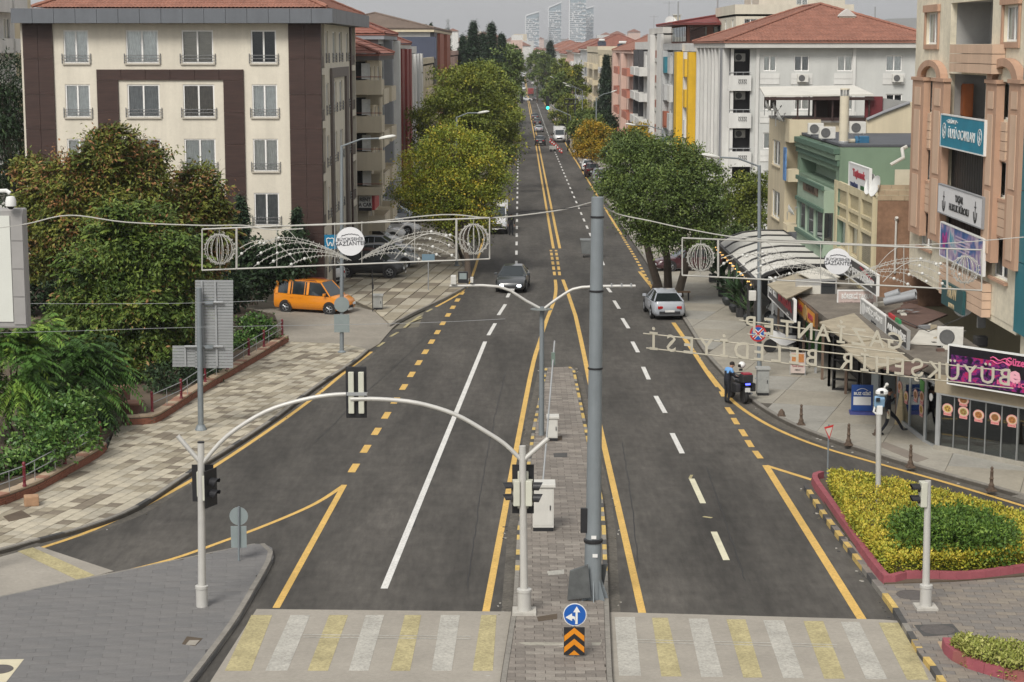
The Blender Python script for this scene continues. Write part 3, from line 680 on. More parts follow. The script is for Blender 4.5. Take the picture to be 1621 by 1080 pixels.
for j, (t, b) in enumerate(rows):
    for i, (l, r_) in enumerate(cols): 
        a0, _, a1, _ = f1.rect(l, r_, 134, 186); b0, bb = P(300,b,107).z, P(300,t,107).z; wr[j,i] = (a0,b0,a1,bb); hol.append(wr[j,i])
fs = FL(XL, 107); LS = 24.
sy = lambda px: 33600/(822-px) - 107
shol = []; swr = []
for j, (t, b) in enumerate(rows):
    b0, bb = P(300,b,107).z, P(300,t,107).z
    for (l, r_) in ((519,523),(529.6,535),(539.6,544.4),(551,554.5)): swr.append((sy(l),b0,sy(r_),bb)); shol.append(swr[-1])
    for (l, r_) in ((509.4,517),(557,565)): shol.append((sy(l),b0-.3,sy(r_),bb+.5))
m = MB(); wall_with_holes(m, f1, 0, 0, W1, zt, hol, .22); wall_with_holes(m, fs, 0, 0, LS, zt, shol, .22)
m.add([(f1.o.x,107,0),(f1.o.x,131,0),(f1.o.x,131,zt),(f1.o.x,107,zt)], [(0,1,2,3)]); m.add([(f1.o.x,131,0),(XL,131,0),(XL,131,zt),(f1.o.x,131,zt)], [(0,1,2,3)]); m.build('wall', CREAM, b1)
for k, r in wr.items(): window(b1, f1, r, cu[k], rec=.07, fw=.075, sill=M('sill_stone', (.50,.46,.39), .8, .1, 3)); win_rail(b1, f1, r)
for r in swr: window(b1, fs, r, R.choice([0,1,2,4]), rec=.12, fw=.075); win_rail(b1, fs, r)
for j, (t, b) in enumerate(rows):
    b0, bb = P(300,b,107).z, P(300,t,107).z
    for (l, r_) in ((509.4,517),(557,565)):
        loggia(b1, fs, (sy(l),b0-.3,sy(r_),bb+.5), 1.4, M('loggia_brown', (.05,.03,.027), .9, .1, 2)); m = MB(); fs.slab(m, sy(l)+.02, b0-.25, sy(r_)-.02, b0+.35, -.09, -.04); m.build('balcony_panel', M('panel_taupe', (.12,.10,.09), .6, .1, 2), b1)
def panel(f, px0, px1, py0, py1, nv, nh, par, mat, pr=.10):
    a0,b0,a1,b1_ = f.rect(px0,px1,py0,py1); a0, a1 = f.at(px0,150)[0], f.at(px1,150)[0]
    for i in range(nv):
        for j in range(nh):
            m = MB(); f.slab(m, a0+(a1-a0)*i/nv+.008, b0+(b1_-b0)*j/nh+.006, a0+(a1-a0)*(i+1)/nv-.008, b0+(b1_-b0)*(j+1)/nh-.006, .01, pr + R.uniform(0,.006)); m.build('cladding_panel', mat, par)
panel(f1, 39.5,87,37.3,478,2,8,b1,BROWN); panel(f1,458,509,37.3,478,2,8,b1,BROWN); panel(f1,154,188,127,478,1,7,b1,BROWN); panel(f1,354,386.5,127,478,1,7,b1,BROWN); panel(f1,154,386.5,110,127,6,1,b1,BROWN)
a0,a1 = sy(524.5), sy(551); b0, bb = P(0,110,107).z, P(0,127,107).z
for (p,q,r_,s_,n_) in ((a0,0,a0+1.1,b0,6),(a1-1.6,0,a1,b0,6),(a0+1.1,bb,a1-1.6,b0,1)):
    for j in range(n_): m = MB(); fs.slab(m, p, q+(s_-q)*j/n_+.005, r_, q+(s_-q)*(j+1)/n_-.005, .01, .16); m.build('cladding_panel', M('panel_taupe'), b1)
for (l,r_) in ((507.6,509.3),(555.5,557)):
    m = MB(); fs.slab(m, sy(l)+.12, 0, sy(r_), zt-.02, .01, .12); m.build('cladding_panel', BROWN, b1)
e0, e1 = P(18,30,106.2).x, XL + .9; zf = P(250,14,107).z; nb = 15
for k in range(nb):
    x0 = e0 + (e1-e0)*k/nb; m = MB().box(x0+.01, e0+(e1-e0)*(k+1)/nb-.01, 106.05+R.uniform(0,.008), 106.3, zt, zf); m.build('fascia_panel', FASC, b1)
for k in range(12):
    y0 = 106.3 + 25.5*k/12; MB().box(e1-.25, e1-R.uniform(0,.008), y0+.012, y0+25.5/12-.012, zt, zf).build('fascia_panel', FASC, b1)
MB().box(e0+.02,e1-.26,106.32,132,zt+.02,zt+.22).build('soffit', M('soffit_grey', (.16,.16,.165), .7, .1, 2), b1)
hip_roof(b1, e0+1.1, e1-.35, 106.4, 131.8, zf+.02, .42, TILE)
dish((XL-2.2,112,zf+.9), .45, 2.6, .4, 'white satellite dish at the roof edge of the cream house with brown panels, nearer one'); dish((XL-1.3,115,zf+.7), .4, 2.2, .3, 'white satellite dish at the roof edge of the cream house with brown panels, farther one')
# ------------------------------------------------------------ generic houses of the two rows
def rowhouse(side, X, y0, y1, zt, label, wall, bays, floors, zg=None, roof='flat', roofm=None, depth=14., fh=None, par=.0, endwin=0, name='apartment_house', fascia=None, endmat=None, over=.5, slope=.4, eavem=None):
    """bays: list of (kind, share, option) laid along the street from near to far"""
    g = gz((y0+y1)/2); root = empty(name, (X, y0, g), label, 'building'); L = y1-y0; sg = 1 if side == 'R' else -1
    zg = g + 3.6 if zg is None else zg; fh = fh or (zt - zg)/floors
    f = FR(X, y1) if side == 'R' else FL(X, y0); tot = sum(b[1] for b in bays); cur = 0.; holes = []; todo = []
    A = lambda d0, d1: (L-d1, L-d0) if side == 'R' else (d0, d1)
    for b in bays:
        k = b[0]; d0, d1 = cur, cur + L*b[1]/tot; cur = d1; opt = b[2] if len(b) > 2 else None
        for j in range(floors):
            z0 = zg + j*fh
            if k == 'win':
                ww = min(1.5, (d1-d0)*.6); c = (d0+d1)/2; r = (*A(c-ww/2, c+ww/2),); r = (r[0], z0+.85, r[1], z0+fh-.45); holes.append(r); todo.append((r, opt))
            elif k == 'log':
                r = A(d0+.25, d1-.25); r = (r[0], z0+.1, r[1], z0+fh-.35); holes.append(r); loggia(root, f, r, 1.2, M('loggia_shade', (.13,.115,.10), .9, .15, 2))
                m = MB(); f.slab(m, r[0]+.02, z0+.1, r[2]-.02, z0+1.0, -.12, -.02); m.build('parapet', opt or wall, root)
            elif k == 'bal':
                r = A(d0+.3, d1-.3); mat = opt or wall; m = MB(); f.slab(m, r[0], z0-.12, r[1], z0+.02, .0, 1.15); f.slab(m, r[0], z0+.02, r[1], z0+.95, 1.05, 1.15); f.slab(m, r[0], z0+.02, r[0]+.1, z0+.95, 0, 1.05); f.slab(m, r[1]-.1, z0+.02, r[1], z0+.95, 0, 1.05)
                m.build('balcony', mat, root); c = (r[0]+r[1])/2; ww = min(.9, (r[1]-r[0])*.36); q = (c-ww, z0+.1, c+ww, z0+fh-.5); holes.append(q); todo.append((q, None))
        if k == 'str':                                   # full-height projecting strip
            r = A(d0, d1); m = MB(); f.slab(m, r[0]+.03, g+2.6, r[1]-.03, zt-.05, .01, b[3] if len(b) > 3 else .5); m.build('facade_strip', opt, root)
        if k == 'box':                                   # coloured boxes, one per storey
            r = A(d0, d1)
            for j in range(floors): m = MB(); f.slab(m, r[0]+.05, zg+j*fh+.5, r[1]-.05, zg+j*fh+fh*.75, .01, .55); m.build('bay_box', opt[j % len(opt)], root)
    m = MB(); wall_with_holes(m, f, 0, g-1, L, zt, holes, .2)
    xo = X + sg*depth
    fe = FN(y0, X) if side == 'R' else FN(y0, xo); eh = []
    if endwin:
        for i in range(endwin):
            for j in range(floors): c = depth*(i+.5)/endwin; eh.append((c-.6, zg+j*fh+.9, c+.6, zg+j*fh+fh-.45))
    m2 = MB() if endmat else m
    wall_with_holes(m2, fe, 0, g-1, depth, zt, eh, .2)
    if endmat: m2.build('end_wall', endmat, root)
    m.add([(X,y1,g-1),(xo,y1,g-1),(xo,y1,zt),(X,y1,zt)], [(0,1,2,3)]); m.add([(xo,y0,g-1),(xo,y1,g-1),(xo,y1,zt),(xo,y0,zt)], [(0,1,2,3)]); m.build('wall', wall, root)
    for r, o in todo: window(root, f, r, R.choice([0,1,2,4]) if o is None else o, rec=.1, sill=None)
    for r in eh: window(root, fe, r, R.choice([0,1,2,4]))
    x0, x1 = min(X,xo), max(X,xo)
    if roof == 'hip': 
        MB().box(x0-over,x1+over,y0-over,y1+over,zt+.002,zt+.3).build('eaves', eavem or fascia or M('eaves_white', (.5,.49,.46), .8, .1, 1), root)
        hip_roof(root, x0-over-.05, x1+over+.05, y0-over-.05, y1+over+.05, zt+.42, slope, roofm or TILE, res=.35, cl=.5)
    else:
        MB().box(x0,x1,y0,y1,zt-.2,zt).build('roof', roofm or M('roof_screed', (.26,.25,.235), .9, .2, .4), root)
        m = MB(); h = par or .7
        m.box(x0-.12,x1+.12,y0-.12,y0+.12,zt+.002,zt+h).box(x0-.12,x0+.12,y0+.12,y1,zt+.002,zt+h).box(x1-.12,x1+.12,y0+.12,y1,zt+.002,zt+h); m.build('parapet_wall', fascia or wall, root)
    return root
def clutter(x, y, z, kind, label):
    if kind == 'tank':
        root = empty('water_heater', (x,y,z), label, 'water heater'); MB().tube([(x-.6,y,z+1.3),(x+.6,y,z+1.3)], .28, 12).build('tank', M('tank_white', (.55,.55,.53), .5, .1, 3), root, True)
        m = MB()
        for s_ in (-.5,.5): m.box(x+s_-.03,x+s_+.03,y-.05,y+.05,z,z+1.1)
        m.ext([(x-.9,y-1.2,z+.1),(x+.9,y-1.2,z+.1),(x+.9,y-.1,z+1.0),(x-.9,y-.1,z+1.0)], (0,.05,.05)); m.build('solar_panel', M('solar_panel', (.03,.035,.05), .3, .1, 3), root)
    elif kind == 'chimney':
        root = empty('chimney', (x,y,z), label, 'chimney'); MB().box(x-.4,x+.4,y-.4,y+.4,z-.8,z+1.5).build('shaft', M('cream_plain', (.50,.46,.37), .9, .12, 1), root); MB().box(x-.55,x+.55,y-.55,y+.55,z+1.5,z+1.62).build('cap', M('eaves_white', (.5,.49,.46), .8, .1, 1), root)
    else:
        root = empty('antenna', (x,y,z), label, 'antenna'); MB().tube([(x,y,z-1),(x,y,z+3)], .035, 5).build('mast', GALV, root); m = MB()
        m.tube([(x-.7,y,z+2.8),(x+.7,y,z+2.8)], .02, 5)
        for k in range(5): m.tube([(x-.6+.3*k,y-.3,z+2.8),(x-.6+.3*k,y+.3,z+2.8)], .012, 4)
        m.build('yagi_bars', GALV, root)
    return root
lm = lambda n, c=(.55,.51,.42), s=.12: M(n, c, .9, .08, .5, .08, 20, streak=s)
WHITE = lm('white_render', (.60,.595,.57)); GREYW = lm('pale_grey_render', (.46,.465,.46)); PINK = lm('pink_render', (.52,.37,.31)); BEIGE = lm('beige_render', (.52,.46,.35)); CRM2 = lm('yellow_cream_render', (.56,.49,.35))
GREYD = lm('mid_grey_render', (.25,.255,.265)); REDS = M('red_strip', (.22,.035,.03), .6, .15, 1, streak=.15); YELS = M('yellow_strip', (.66,.40,.02), .6, .1, 1, streak=.12); TEAL = M('teal_panel', (.03,.17,.22), .6, .1, 1); RUST = M('rust_panel', (.30,.10,.06), .7, .15, 1); DARKS = M('dark_strip', (.055,.055,.06), .6, .15, 1); TERR = M('terracotta_render', (.42,.17,.12), .9, .15, .6)
# left row
rowhouse('L', -10.6, 133, 147, 13.4, 'beige house with stacked balconies and a red tiled roof next to the cream apartment house', BEIGE, [('bal',5),('win',2),('bal',5)], 4, 1.6, 'hip', TILE2, 13, over=.9, eavem=M('dark_soffit', (.10,.09,.085), .8))
o = bpy.data.objects['apartment_house.001']
xa, xb = P(562,200,133).x, -9.5
for t, b in ((127,150),(184,210),(241,270),(296,309)):
    z0, z1 = P(585,b,132).z, P(585,t,132).z; m = MB(); m.box(xa,xb,131.7,131.82,z0,z1).box(xb-.12,xb,131.82,134.5,z0,z1).box(xa,xb-.12,131.82,132.98,z0,z0+.15); m.build('balcony', BEIGE, o)
    MB().box(xa,-10.7,132.9,132.97,z1,z1+1.25).build('dark_opening', M('dark_room', (.018,.017,.017), .9, .2, 3), o); MB().box(xa+.5,xa+1.1,132.84,132.88,z1+.05,z1+1.15).build('window', CURT[0], o); MB().box(xa+1.8,xa+1.95,131.9,132.8,z1-.2,z1+1.3).build('pier', BEIGE, o)  # near-black panel on the solid wall, painted as the shade of a balcony recess
    m = MB(); m.tube([(xa,131.75,z1+.22),(xb,131.75,z1+.22)], .03, 5); m.build('rail', TILE2, o)
rowhouse('L', -10.9, 148, 163, 14.9, 'grey house with glazed balconies and a broad grey fascia', GREYW, [('log',4,GLASS),('str',1,GREYD,.7),('log',4,GLASS),('str',1.2,WHITE,.8)], 4, 2.2, 'hip', TILE2, 14, fascia=M('grey_fascia', (.24,.255,.275), .6, .1, .6), endmat=GREYD)
rowhouse('L', -10.7, 163.5, 180, 14.2, 'house with dark red vertical strips over its whole front', WHITE, [('str',2,REDS,.7),('win',2),('str',2,REDS,.7),('win',2),('str',1.5,REDS,.6)], 4, 2.2, 'hip', TILE2, 14)
rowhouse('L', -10.9, 180.5, 201, 13.7, 'white house with tall white fins on its front', WHITE, [('str',1,WHITE,.8),('win',2),('str',1,WHITE,.8),('win',2),('str',1,GREYW,.8),('win',2),('str',1,WHITE,.8)], 4, 2, 'flat')
rowhouse('L', -10.8, 202, 240, 12.4, 'cream house with small balconies, half hidden by the street trees on the left', CRM2, [('win',2),('bal',3),('win',2),('bal',3),('win',2)], 3, 2, 'flat')
ho = rowhouse('L', -11.2, 241, 303, 16.2, 'tall house with a brown roof, navy band and rust red panels', lm('white_render2', (.52,.50,.46)), [('str',2,DARKS,.5),('win',2),('str',3,RUST,.5),('win',2),('str',3,RUST,.6),('win',2)], 5, 1.5, 'hip', M('brown_metal_roof', (.16,.12,.095), .7, .15, .5), 15, fascia=CRM2, slope=.25)
MB().box(-24,-10.4,239.6,240.8,12.9,15.6).build('navy_band', M('navy_band', (.055,.065,.10), .6, .1, .5), ho)
rowhouse('L', -10.9, 304, 392, 13.0, 'pink house with a flat roof and one big white dish', PINK, [('win',2),('bal',3),('win',2),('win',2),('bal',3)], 4, 1, 'flat')
rowhouse('L', -23, 196, 222, 18.3, 'cream rooftop block rising behind the red roofs on the left', CRM2, [('win',1)]*3, 4, 5, 'flat', None, 16, endwin=3)
rowhouse('L', -23, 165, 185, 17.2, 'beige block with chimneys seen over the red roofs on the left', BEIGE, [('win',1)]*3, 4, 5, 'flat', None, 12, endwin=3)
rowhouse('L', -42.2, 150, 166, 21, 'yellowish block with small windows at the left edge of the picture', CRM2, [('win',1)]*3, 6, 2, 'flat', None, 10.6, endwin=3)
rowhouse('L', -39.2, 140, 149, 20, 'white block with stacked balconies at the far left edge', WHITE, [('bal',1)]*2, 6, 2, 'hip', TILE2, 10, endwin=2)
dish((-12.2,306,13.7), .9, 2.9, .5, 'big white satellite dish on the flat roof of the pink house')
clutter(-21.5,166,17.9,'chimney','cream chimney with a flat cap on the beige block at left'); clutter(-25,197,19,'chimney','cream chimney on the rooftop block behind the red roofs'); clutter(-21,200,19,'tank','white water heater tank on the cream rooftop block')
# right row
rw = empty('apartment_house', (16.6,150,-.4), 'pale grey apartment house with a wide red tiled roof and ornament balconies on the corner', 'building')
fw_ = FN(150, 16.6); Wd = 15.9; ztw = P(1300,76,150).z; zf0 = -.5
wrow = [(88,113),(149,174),(210,236),(270,296)]; wcol = [(1208,1229),(1257,1281),(1325,1350),(1402,1428)]
hol = [fw_.rect(l,r_,t,b) for t,b in wrow for l,r_ in wcol]; lg = [fw_.rect(1158,1187,t,b) for t,b in ((78,141),(139,200),(200,261),(261,318))]
fw2 = FR(16.6, 175); sh = []
for t, b in wrow:
    zb, zz = P(1190,b,150).z, P(1190,t,150).z
    for (l, r_) in ((1152,1148.5),(1141,1136),(1130,1125),(1120,1116)): q = sorted((25-(49800/(l-822)-150), 25-(49800/(r_-822)-150))); sh.append((q[0],zb-.2,q[1],zz+.2))
m = MB(); wall_with_holes(m, fw_, 0, zf0-1, Wd, ztw, hol + lg, .2); wall_with_holes(m, fw2, 0, zf0-1, 25, ztw, sh, .2); m.build('wall', lm('pale_grey_wall', (.50,.505,.485), .08), rw)
for i, r in enumerate(hol): window(rw, fw_, r, [0,2,1,0,4,1,1,4,0,1,2,0,1,0,0,1][i], fw=.08)
for r in sh: window(rw, fw2, r, R.choice([0,1,4]))
for (t, b) in ((116,134),(177,195),(238,256)):
    for l, r_ in wcol:
        a0,b0,a1,bb = fw_.rect(l-5,r_+5,t,b)
        for k in range(2): m = MB(); fw_.slab(m, a0, b0+(bb-b0)*k/2+.012, a1, b0+(bb-b0)*(k+1)/2-.012, .01, .05); m.build('apron_panel', WHITE, rw)
m = MB()
for a in (.06, 2.05, 9.6): fw_.slab(m, a-.12, zf0, a+.12, ztw-.02, .01, .14)
for d in (1.2,4.2,7.4,10,13,16.5,20,23.5): fw2.slab(m, 25-d-.35, zf0+2, 25-d+.35, ztw-.02, .01, .55)
m.build('pilaster', WHITE, rw)
m = MB(); fw2.slab(m, 22.3, zf0+2, 23.2, ztw-.03, .02, .62); m.build('grey_strip', GREYD, rw)
for i, r in enumerate(lg):
    loggia(rw, fw_, r, 1.5); zb = r[1]; q = MB(); fw_.slab(q, r[0]-.25, zb+.02, r[2]+.1, zb+1.05, .15, .3); fw_.slab(q, r[0]-.25, zb-.14, r[2]+.1, zb+.02, -.2, .3); ob = q.build('balcony', WHITE, rw)
    q = MB(); a, a2 = r[0]+.5, r[2]-.25; fw_.slab(q, a, zb+.35, a2, zb+.8, .302, .315); q.build('ornament_ground', WHITE, ob)
    q = MB(); n = 5
    for k in range(n):
        c = a + (a2-a)*(k+.5)/n; w_ = (a2-a)/n*.42
        fw_.poly(q, [(c-w_,zb+.42),(c-w_*.2,zb+.48),(c+w_,zb+.72),(c+w_*.2,zb+.76),(c-w_*.6,zb+.6)], .318, .326)
        fw_.poly(q, [(c-w_*.1,zb+.38),(c+w_,zb+.40),(c+w_*.6,zb+.56)], .318, .326); fw_.poly(q, [(c-w_,zb+.66),(c-w_*.1,zb+.76),(c-w_*.7,zb+.78)], .318, .326)
    q.build('ornament_cutouts', M('ornament_black', (.02,.02,.022), .6), ob)
    q = MB(); q.tube([fw_.p(r[0]-.2,zb+1.3,.22), fw_.p(r[2]+.05,zb+1.3,.22)], .03, 6)
    for k in range(4): a = r[0]-.2+(r[2]-r[0]+.2)*k/3; q.tube([fw_.p(a,zb+1.05,.22), fw_.p(a,zb+1.3,.22)], .02, 5)
    q.build('handrail', GALV, ob)
    if i < 3: ac_unit(Face(fw_.p(0,0,-1.45), fw_.u, fw_.n), (r[0]+r[2])/2+.05, r[3]-.95, .02, 'white air conditioner in the %s corner loggia of the pale grey house' % ['topmost','second highest','third highest'][i])
for (px, py, lb) in ((1270,128,'left'),(1420,128,'right')): a, b = fw_.at(px, py); ac_unit(fw_, a, b-.1, .05, 'white air conditioner below the %s top window of the pale grey house' % ('second' if lb == 'left' else 'rightmost'))
MB().box(16.0,33.4,149.2,176,ztw+.002,ztw+.42).build('eaves', M('eaves_white'), rw); hip_roof(rw, 15.9,33.5,149.1,176.1,ztw+.5,.34,TILE,res=.14,cl=.34)
c = P(1340,50,155); root = empty('chimney', c, 'big cream chimney with gabled hoods on the red roof', 'chimney'); MB().box(c.x-.7,c.x+.6,c.y-.5,c.y+.5,c.z-2,c.z+1.2).build('shaft', M('cream_plain', (.50,.46,.37), .9, .12, 1), root)
for dx, dz in ((-.05,1.2),(.75,.1)):
    MB().ext([(c.x+dx-.75,c.y-.6,c.z+dz),(c.x+dx+.75,c.y-.6,c.z+dz),(c.x+dx,c.y-.6,c.z+dz+.6)], (0,1.2,0)).build('hood', M('eaves_white'), root)
MB().box(c.x+.25,c.x+1.2,c.y-.6,c.y+.4,c.z-1.9,c.z+.1).build('side_shaft', M('cream_plain'), root)
rowhouse('R', 16.5, 176.5, 193, 13.9, 'house framed by bright yellow pillars', WHITE, [('str',1.2,YELS,.9),('win',2),('str',.5,WHITE,.4),('win',2),('box',1.6,[YELS,WHITE,YELS]),('str',.6,WHITE,.5),('win',2),('str',2.2,YELS,.9)], 4, 2.2, 'flat')
rowhouse('R', 16.6, 194, 220, 14.0, 'pale house front patched with rust, teal and grey boxes under a red metal roof', GREYW, [('box',1.2,[RUST,TEAL,RUST,RUST]),('str',2,M('grey_strip2', (.15,.165,.165), .6),.5),('win',2),('box',1.6,[WHITE,GREYW]),('win',2),('box',1.2,[TEAL,RUST,GREYW]),('str',1,GREYW,.6),('win',2)], 4, 2, 'flat')
root = empty('rooftop_storey', (17,198,14.7), 'set back glazed roof storey under a dark red metal roof', 'building'); MB().box(17.2,30,197,217,14.72,16.6).build('wall', M('brick_brown', (.22,.10,.07), .8, .2, 1), root)
m = MB()
for k in range(9): m.box(17.1,17.19,197.6+2*k,198.9+2*k,14.9,16.4)
for k in range(5): m.box(17.5+2.4*k,19.2+2.4*k,196.9,196.99,15.0,16.4)
m.build('window_band', DGLASS, root)
hip_roof(root, 15.6,32,195,219,16.7,.16,M('red_metal_roof', (.19,.045,.04), .5, .1, .5),res=.8,cl=.9)
rowhouse('R', 16.6, 220.5, 244, 15.9, 'off white house with brown recessed balconies', lm('offwhite_render', (.54,.525,.49)), [('str',3,WHITE,.3),('log',3,RUST),('str',2,WHITE,.6),('win',2)], 5, 1, 'flat')
rowhouse('R', 16.5, 244.5, 272, 14.0, 'white house with black strips and bowed balconies', WHITE, [('bal',4),('str',.8,DARKS,.6),('bal',4),('str',.8,DARKS,.6),('win',2)], 4, 1, 'flat', fascia=WHITE, par=1.)
rowhouse('R', 16.5, 273, 330, 13.4, 'salmon pink house with terracotta balconies', PINK, [('bal',4,TERR),('win',2),('str',1,PINK,.9),('bal',4,TERR),('win',2),('str',1,PINK,.9),('win',2)], 4, 1, 'hip', TILE, fascia=PINK)
rowhouse('R', 16.3, 331, 395, 12.8, 'cream house with red and yellow balcony fronts and a climbing plant', CRM2, [('log',3,TERR),('win',2),('bal',4,WHITE),('str',1,CRM2,.8),('log',3,YELS),('win',2)], 4, 0, 'flat', par=1.)
rowhouse('R', 16.3, 396, 460, 13.2, 'house with a projecting concrete roof beam', BEIGE, [('bal',4,CRM2),('win',2),('bal',4,CRM2),('win',2)], 4, 0, 'flat', par=1.3)
hy = [(461,508,13.6,'hip'),(509,570,12.5,'hip'),(571,650,13,'hip'),(651,760,12,'hip'),(761,900,12.6,'hip'),(901,1060,14,'hip')]
for i, (a, b, z, r) in enumerate(hy):
    rowhouse('R', 16.2, a, b, z - .3*(i>2), ['brown roofed house just past the projecting roof beam','white house with an orange tiled roof, far along the right side','two tone far house with a red roof behind the round trees','pale far house with a red roof, mostly behind trees','far white house with a red roof near the end of the street','last red roofed house at the far right end of the street'][i], [GREYW,WHITE,PINK,BEIGE,WHITE,PINK][i], [('bal',3),('win',2),('win',2),('bal',3)], 4, -.5, r, [TILE2,TILE,TILE,TILE2,TILE,TILE][i], 16)
for i, (x, y, k, lb) in enumerate(((18.5,246,'tank','white water heater above the black striped house'),(20,275,'tank','white water heater on the roof of the salmon pink house'),(18,335,'tank','white water heater at the edge of the cream house with the climbing plant'),(19,232,'chimney','square chimney on the off white house'),(17.5,225,'antenna','thin antenna on the off white house'),(21,300,'antenna','antenna on the salmon pink house'),(17.6,410,'tank','white water heater above the projecting roof beam'),(19,350,'chimney','cream chimney farther along the right row'))):
    zt_ = {18.5:15,20:15.4,18:13.8,19:16.6 if y < 300 else 13.8,17.5:16.6,21:16.2,17.6:14.5}[x]; clutter(x, y, zt_, k, lb)
dish((17.4,221.5,16.6), .75, 2.8, .5, 'white satellite dish on the off white house with recessed balconies')
# cream rooftops behind the red tiled roof
rb = rowhouse('R', 20.5, 182, 200, 17.4, 'cream stepped block rising behind the red tiled roof', lm('cream_block', (.55,.51,.42)), [('win',1)]*3, 3, 8, 'flat', None, 11, endwin=4, par=.9)
rowhouse('R', 25, 201, 214, 20.2, 'taller cream stair tower behind the stepped block', lm('cream_block'), [('win',1)], 5, 4, 'flat', None, 9, endwin=1)
for (px, y, t, lb) in ((1073,230,0,'thin grey mast standing above the row of houses on the right'),(1384,260,0,'tall grey mast behind the red tiled roof'),(1135,215,-1,'grey steel pole rising above the red metal roof')):
    c = P(px, 60, y); tag(MB().tube([(c.x,y,8),(c.x,y,19.7)], [.16,.09], 8).build('mast', GALV, loc=(c.x,y,8)), lb, 'mast', 'masts above the roofs')
# ------------------------------------------------------------ towers, far city, hills
TGL = M('tower_glass', (.24,.30,.34), .3, .2, .05); TWH = M('tower_white', (.60,.62,.64), .6, .05, .05)
def tower(px0, px1, ytop, Y, lean, label, wide=False):
    a, b = P(px0,75,Y), P(px1,75,Y); w_ = b.x-a.x; zt_ = P(px0,ytop,Y).z; x0, x1 = a.x, b.x; d = 26; root = empty('tower', ((x0+x1)/2,Y,-20), label, 'tower', 'towers on the skyline')
    zl, zr = (zt_-lean, zt_) if lean > 0 else (zt_, zt_+lean)
    MB().ext([(x0+1,Y+1,-20),(x1-1,Y+1,-20),(x1-1,Y+1,zr-2),(x0+1,Y+1,zl-2)], (0,d,0)).build('glass_core', TGL, root)
    n = int((min(zl,zr)+10)/3.9)
    for k in range(n):
        z = -14 + k*3.9; m = MB(); r_ = R.uniform
        m.box(x0,x1-w_*.55*(k % 2)*r_(.2,1),Y-.5,Y+d,z,z+1.3)
        for q in range(2): c = x0 + w_*r_(.05,.9); m.box(c,c+w_*.1,Y-.3,Y+.9,z+1.5,z+3.88)
        m.build('floor_band', TWH, root)
    m = MB().ext([(x0,Y-.6,zl-4),(x0+w_*.12,Y-.6,zl-1.5),(x1,Y-.6,zr-3),(x1,Y-.6,zr),(x0+w_*.1,Y-.6,zl+1.5),(x0,Y-.6,zl)], (0,d,0)); m.box(x0-1,x0+1.2,Y-.7,Y+3,-20,zl-2); m.build('crown', TWH, root)
tower(832,854,17,4000,9,'lowest white tower, standing left of the other three'); tower(868,889,2,4050,12,'white tower with a slanted top, second from the left')
tower(901,928,-8,3950,-6,'tallest white tower, its top cut off by the picture edge'); tower(923,940,9,4020,6,'narrow rounded white tower at the right of the group')
fc_ = MB(); fcr = MB()
for k in range(1500):
    y = R.uniform(1500,4600); x = R.uniform(-.36,.34)*y*(.6 if k % 3 else 1); 
    if -16 < x < 22 and y < 1700: continue
    s_ = R.uniform(8,20); h = R.choice([9,12,15,18,24,36] if k % 7 else [45,60]); z0 = gz(y) - 6; hh = h + R.uniform(0,4)
    hh = min(hh, HC + (75 - R.choice([66,64,60,58,56,50]))*y/3000 - z0)
    if 836 < 822 + x/y*3000 < 945 and y < 3950: hh = min(hh, 16)
    fc_.box(x-s_/2,x+s_/2,y,y+s_,z0,z0+hh, R.choice([0,1,2,3]))
    if k % 2: fcr.ext([(x-s_/2-1,y-1,z0+hh),(x+s_/2+1,y-1,z0+hh),(x,y-1,z0+hh+s_*.25)], (0,s_+2,0))
fo = fc_.build('distant_city', [BEIGE,WHITE,GREYW,PINK]); fo['kind'] = 'stuff'; tag(fo, 'far town of pale blocks fading into the haze'); fr = fcr.build('distant_roofs', TILE); fr['kind'] = 'stuff'; tag(fr, 'red roofs of the far town in the haze')
def ridge(name, y, pts, mat):
    m = MB(); v = [(822,0)]; xs = [(px-822)*y/3000 for px, _ in pts]; zs = [HC + (75-py)*y/3000 for _, py in pts]
    k = len(pts); m.add([(x,y,-80) for x in xs] + [(x,y,z) for x, z in zip(xs,zs)] + [(x,y+900,-80) for x in xs], [(i,i+1,k+i+1,k+i) for i in range(k-1)] + [(k+i,k+i+1,2*k+i+1,2*k+i) for i in range(k-1)]); return struct(m.build(name, mat))
HILL = M('hill_ground', (.14,.13,.10), .95, .2, .004)
ridge('hills', 7000, [(-400,60),(0,66),(300,62),(560,64),(760,66),(900,62),(1050,58),(1200,52),(1330,40),(1400,31),(1460,29),(1560,34),(1700,45),(2100,60)], HILL)
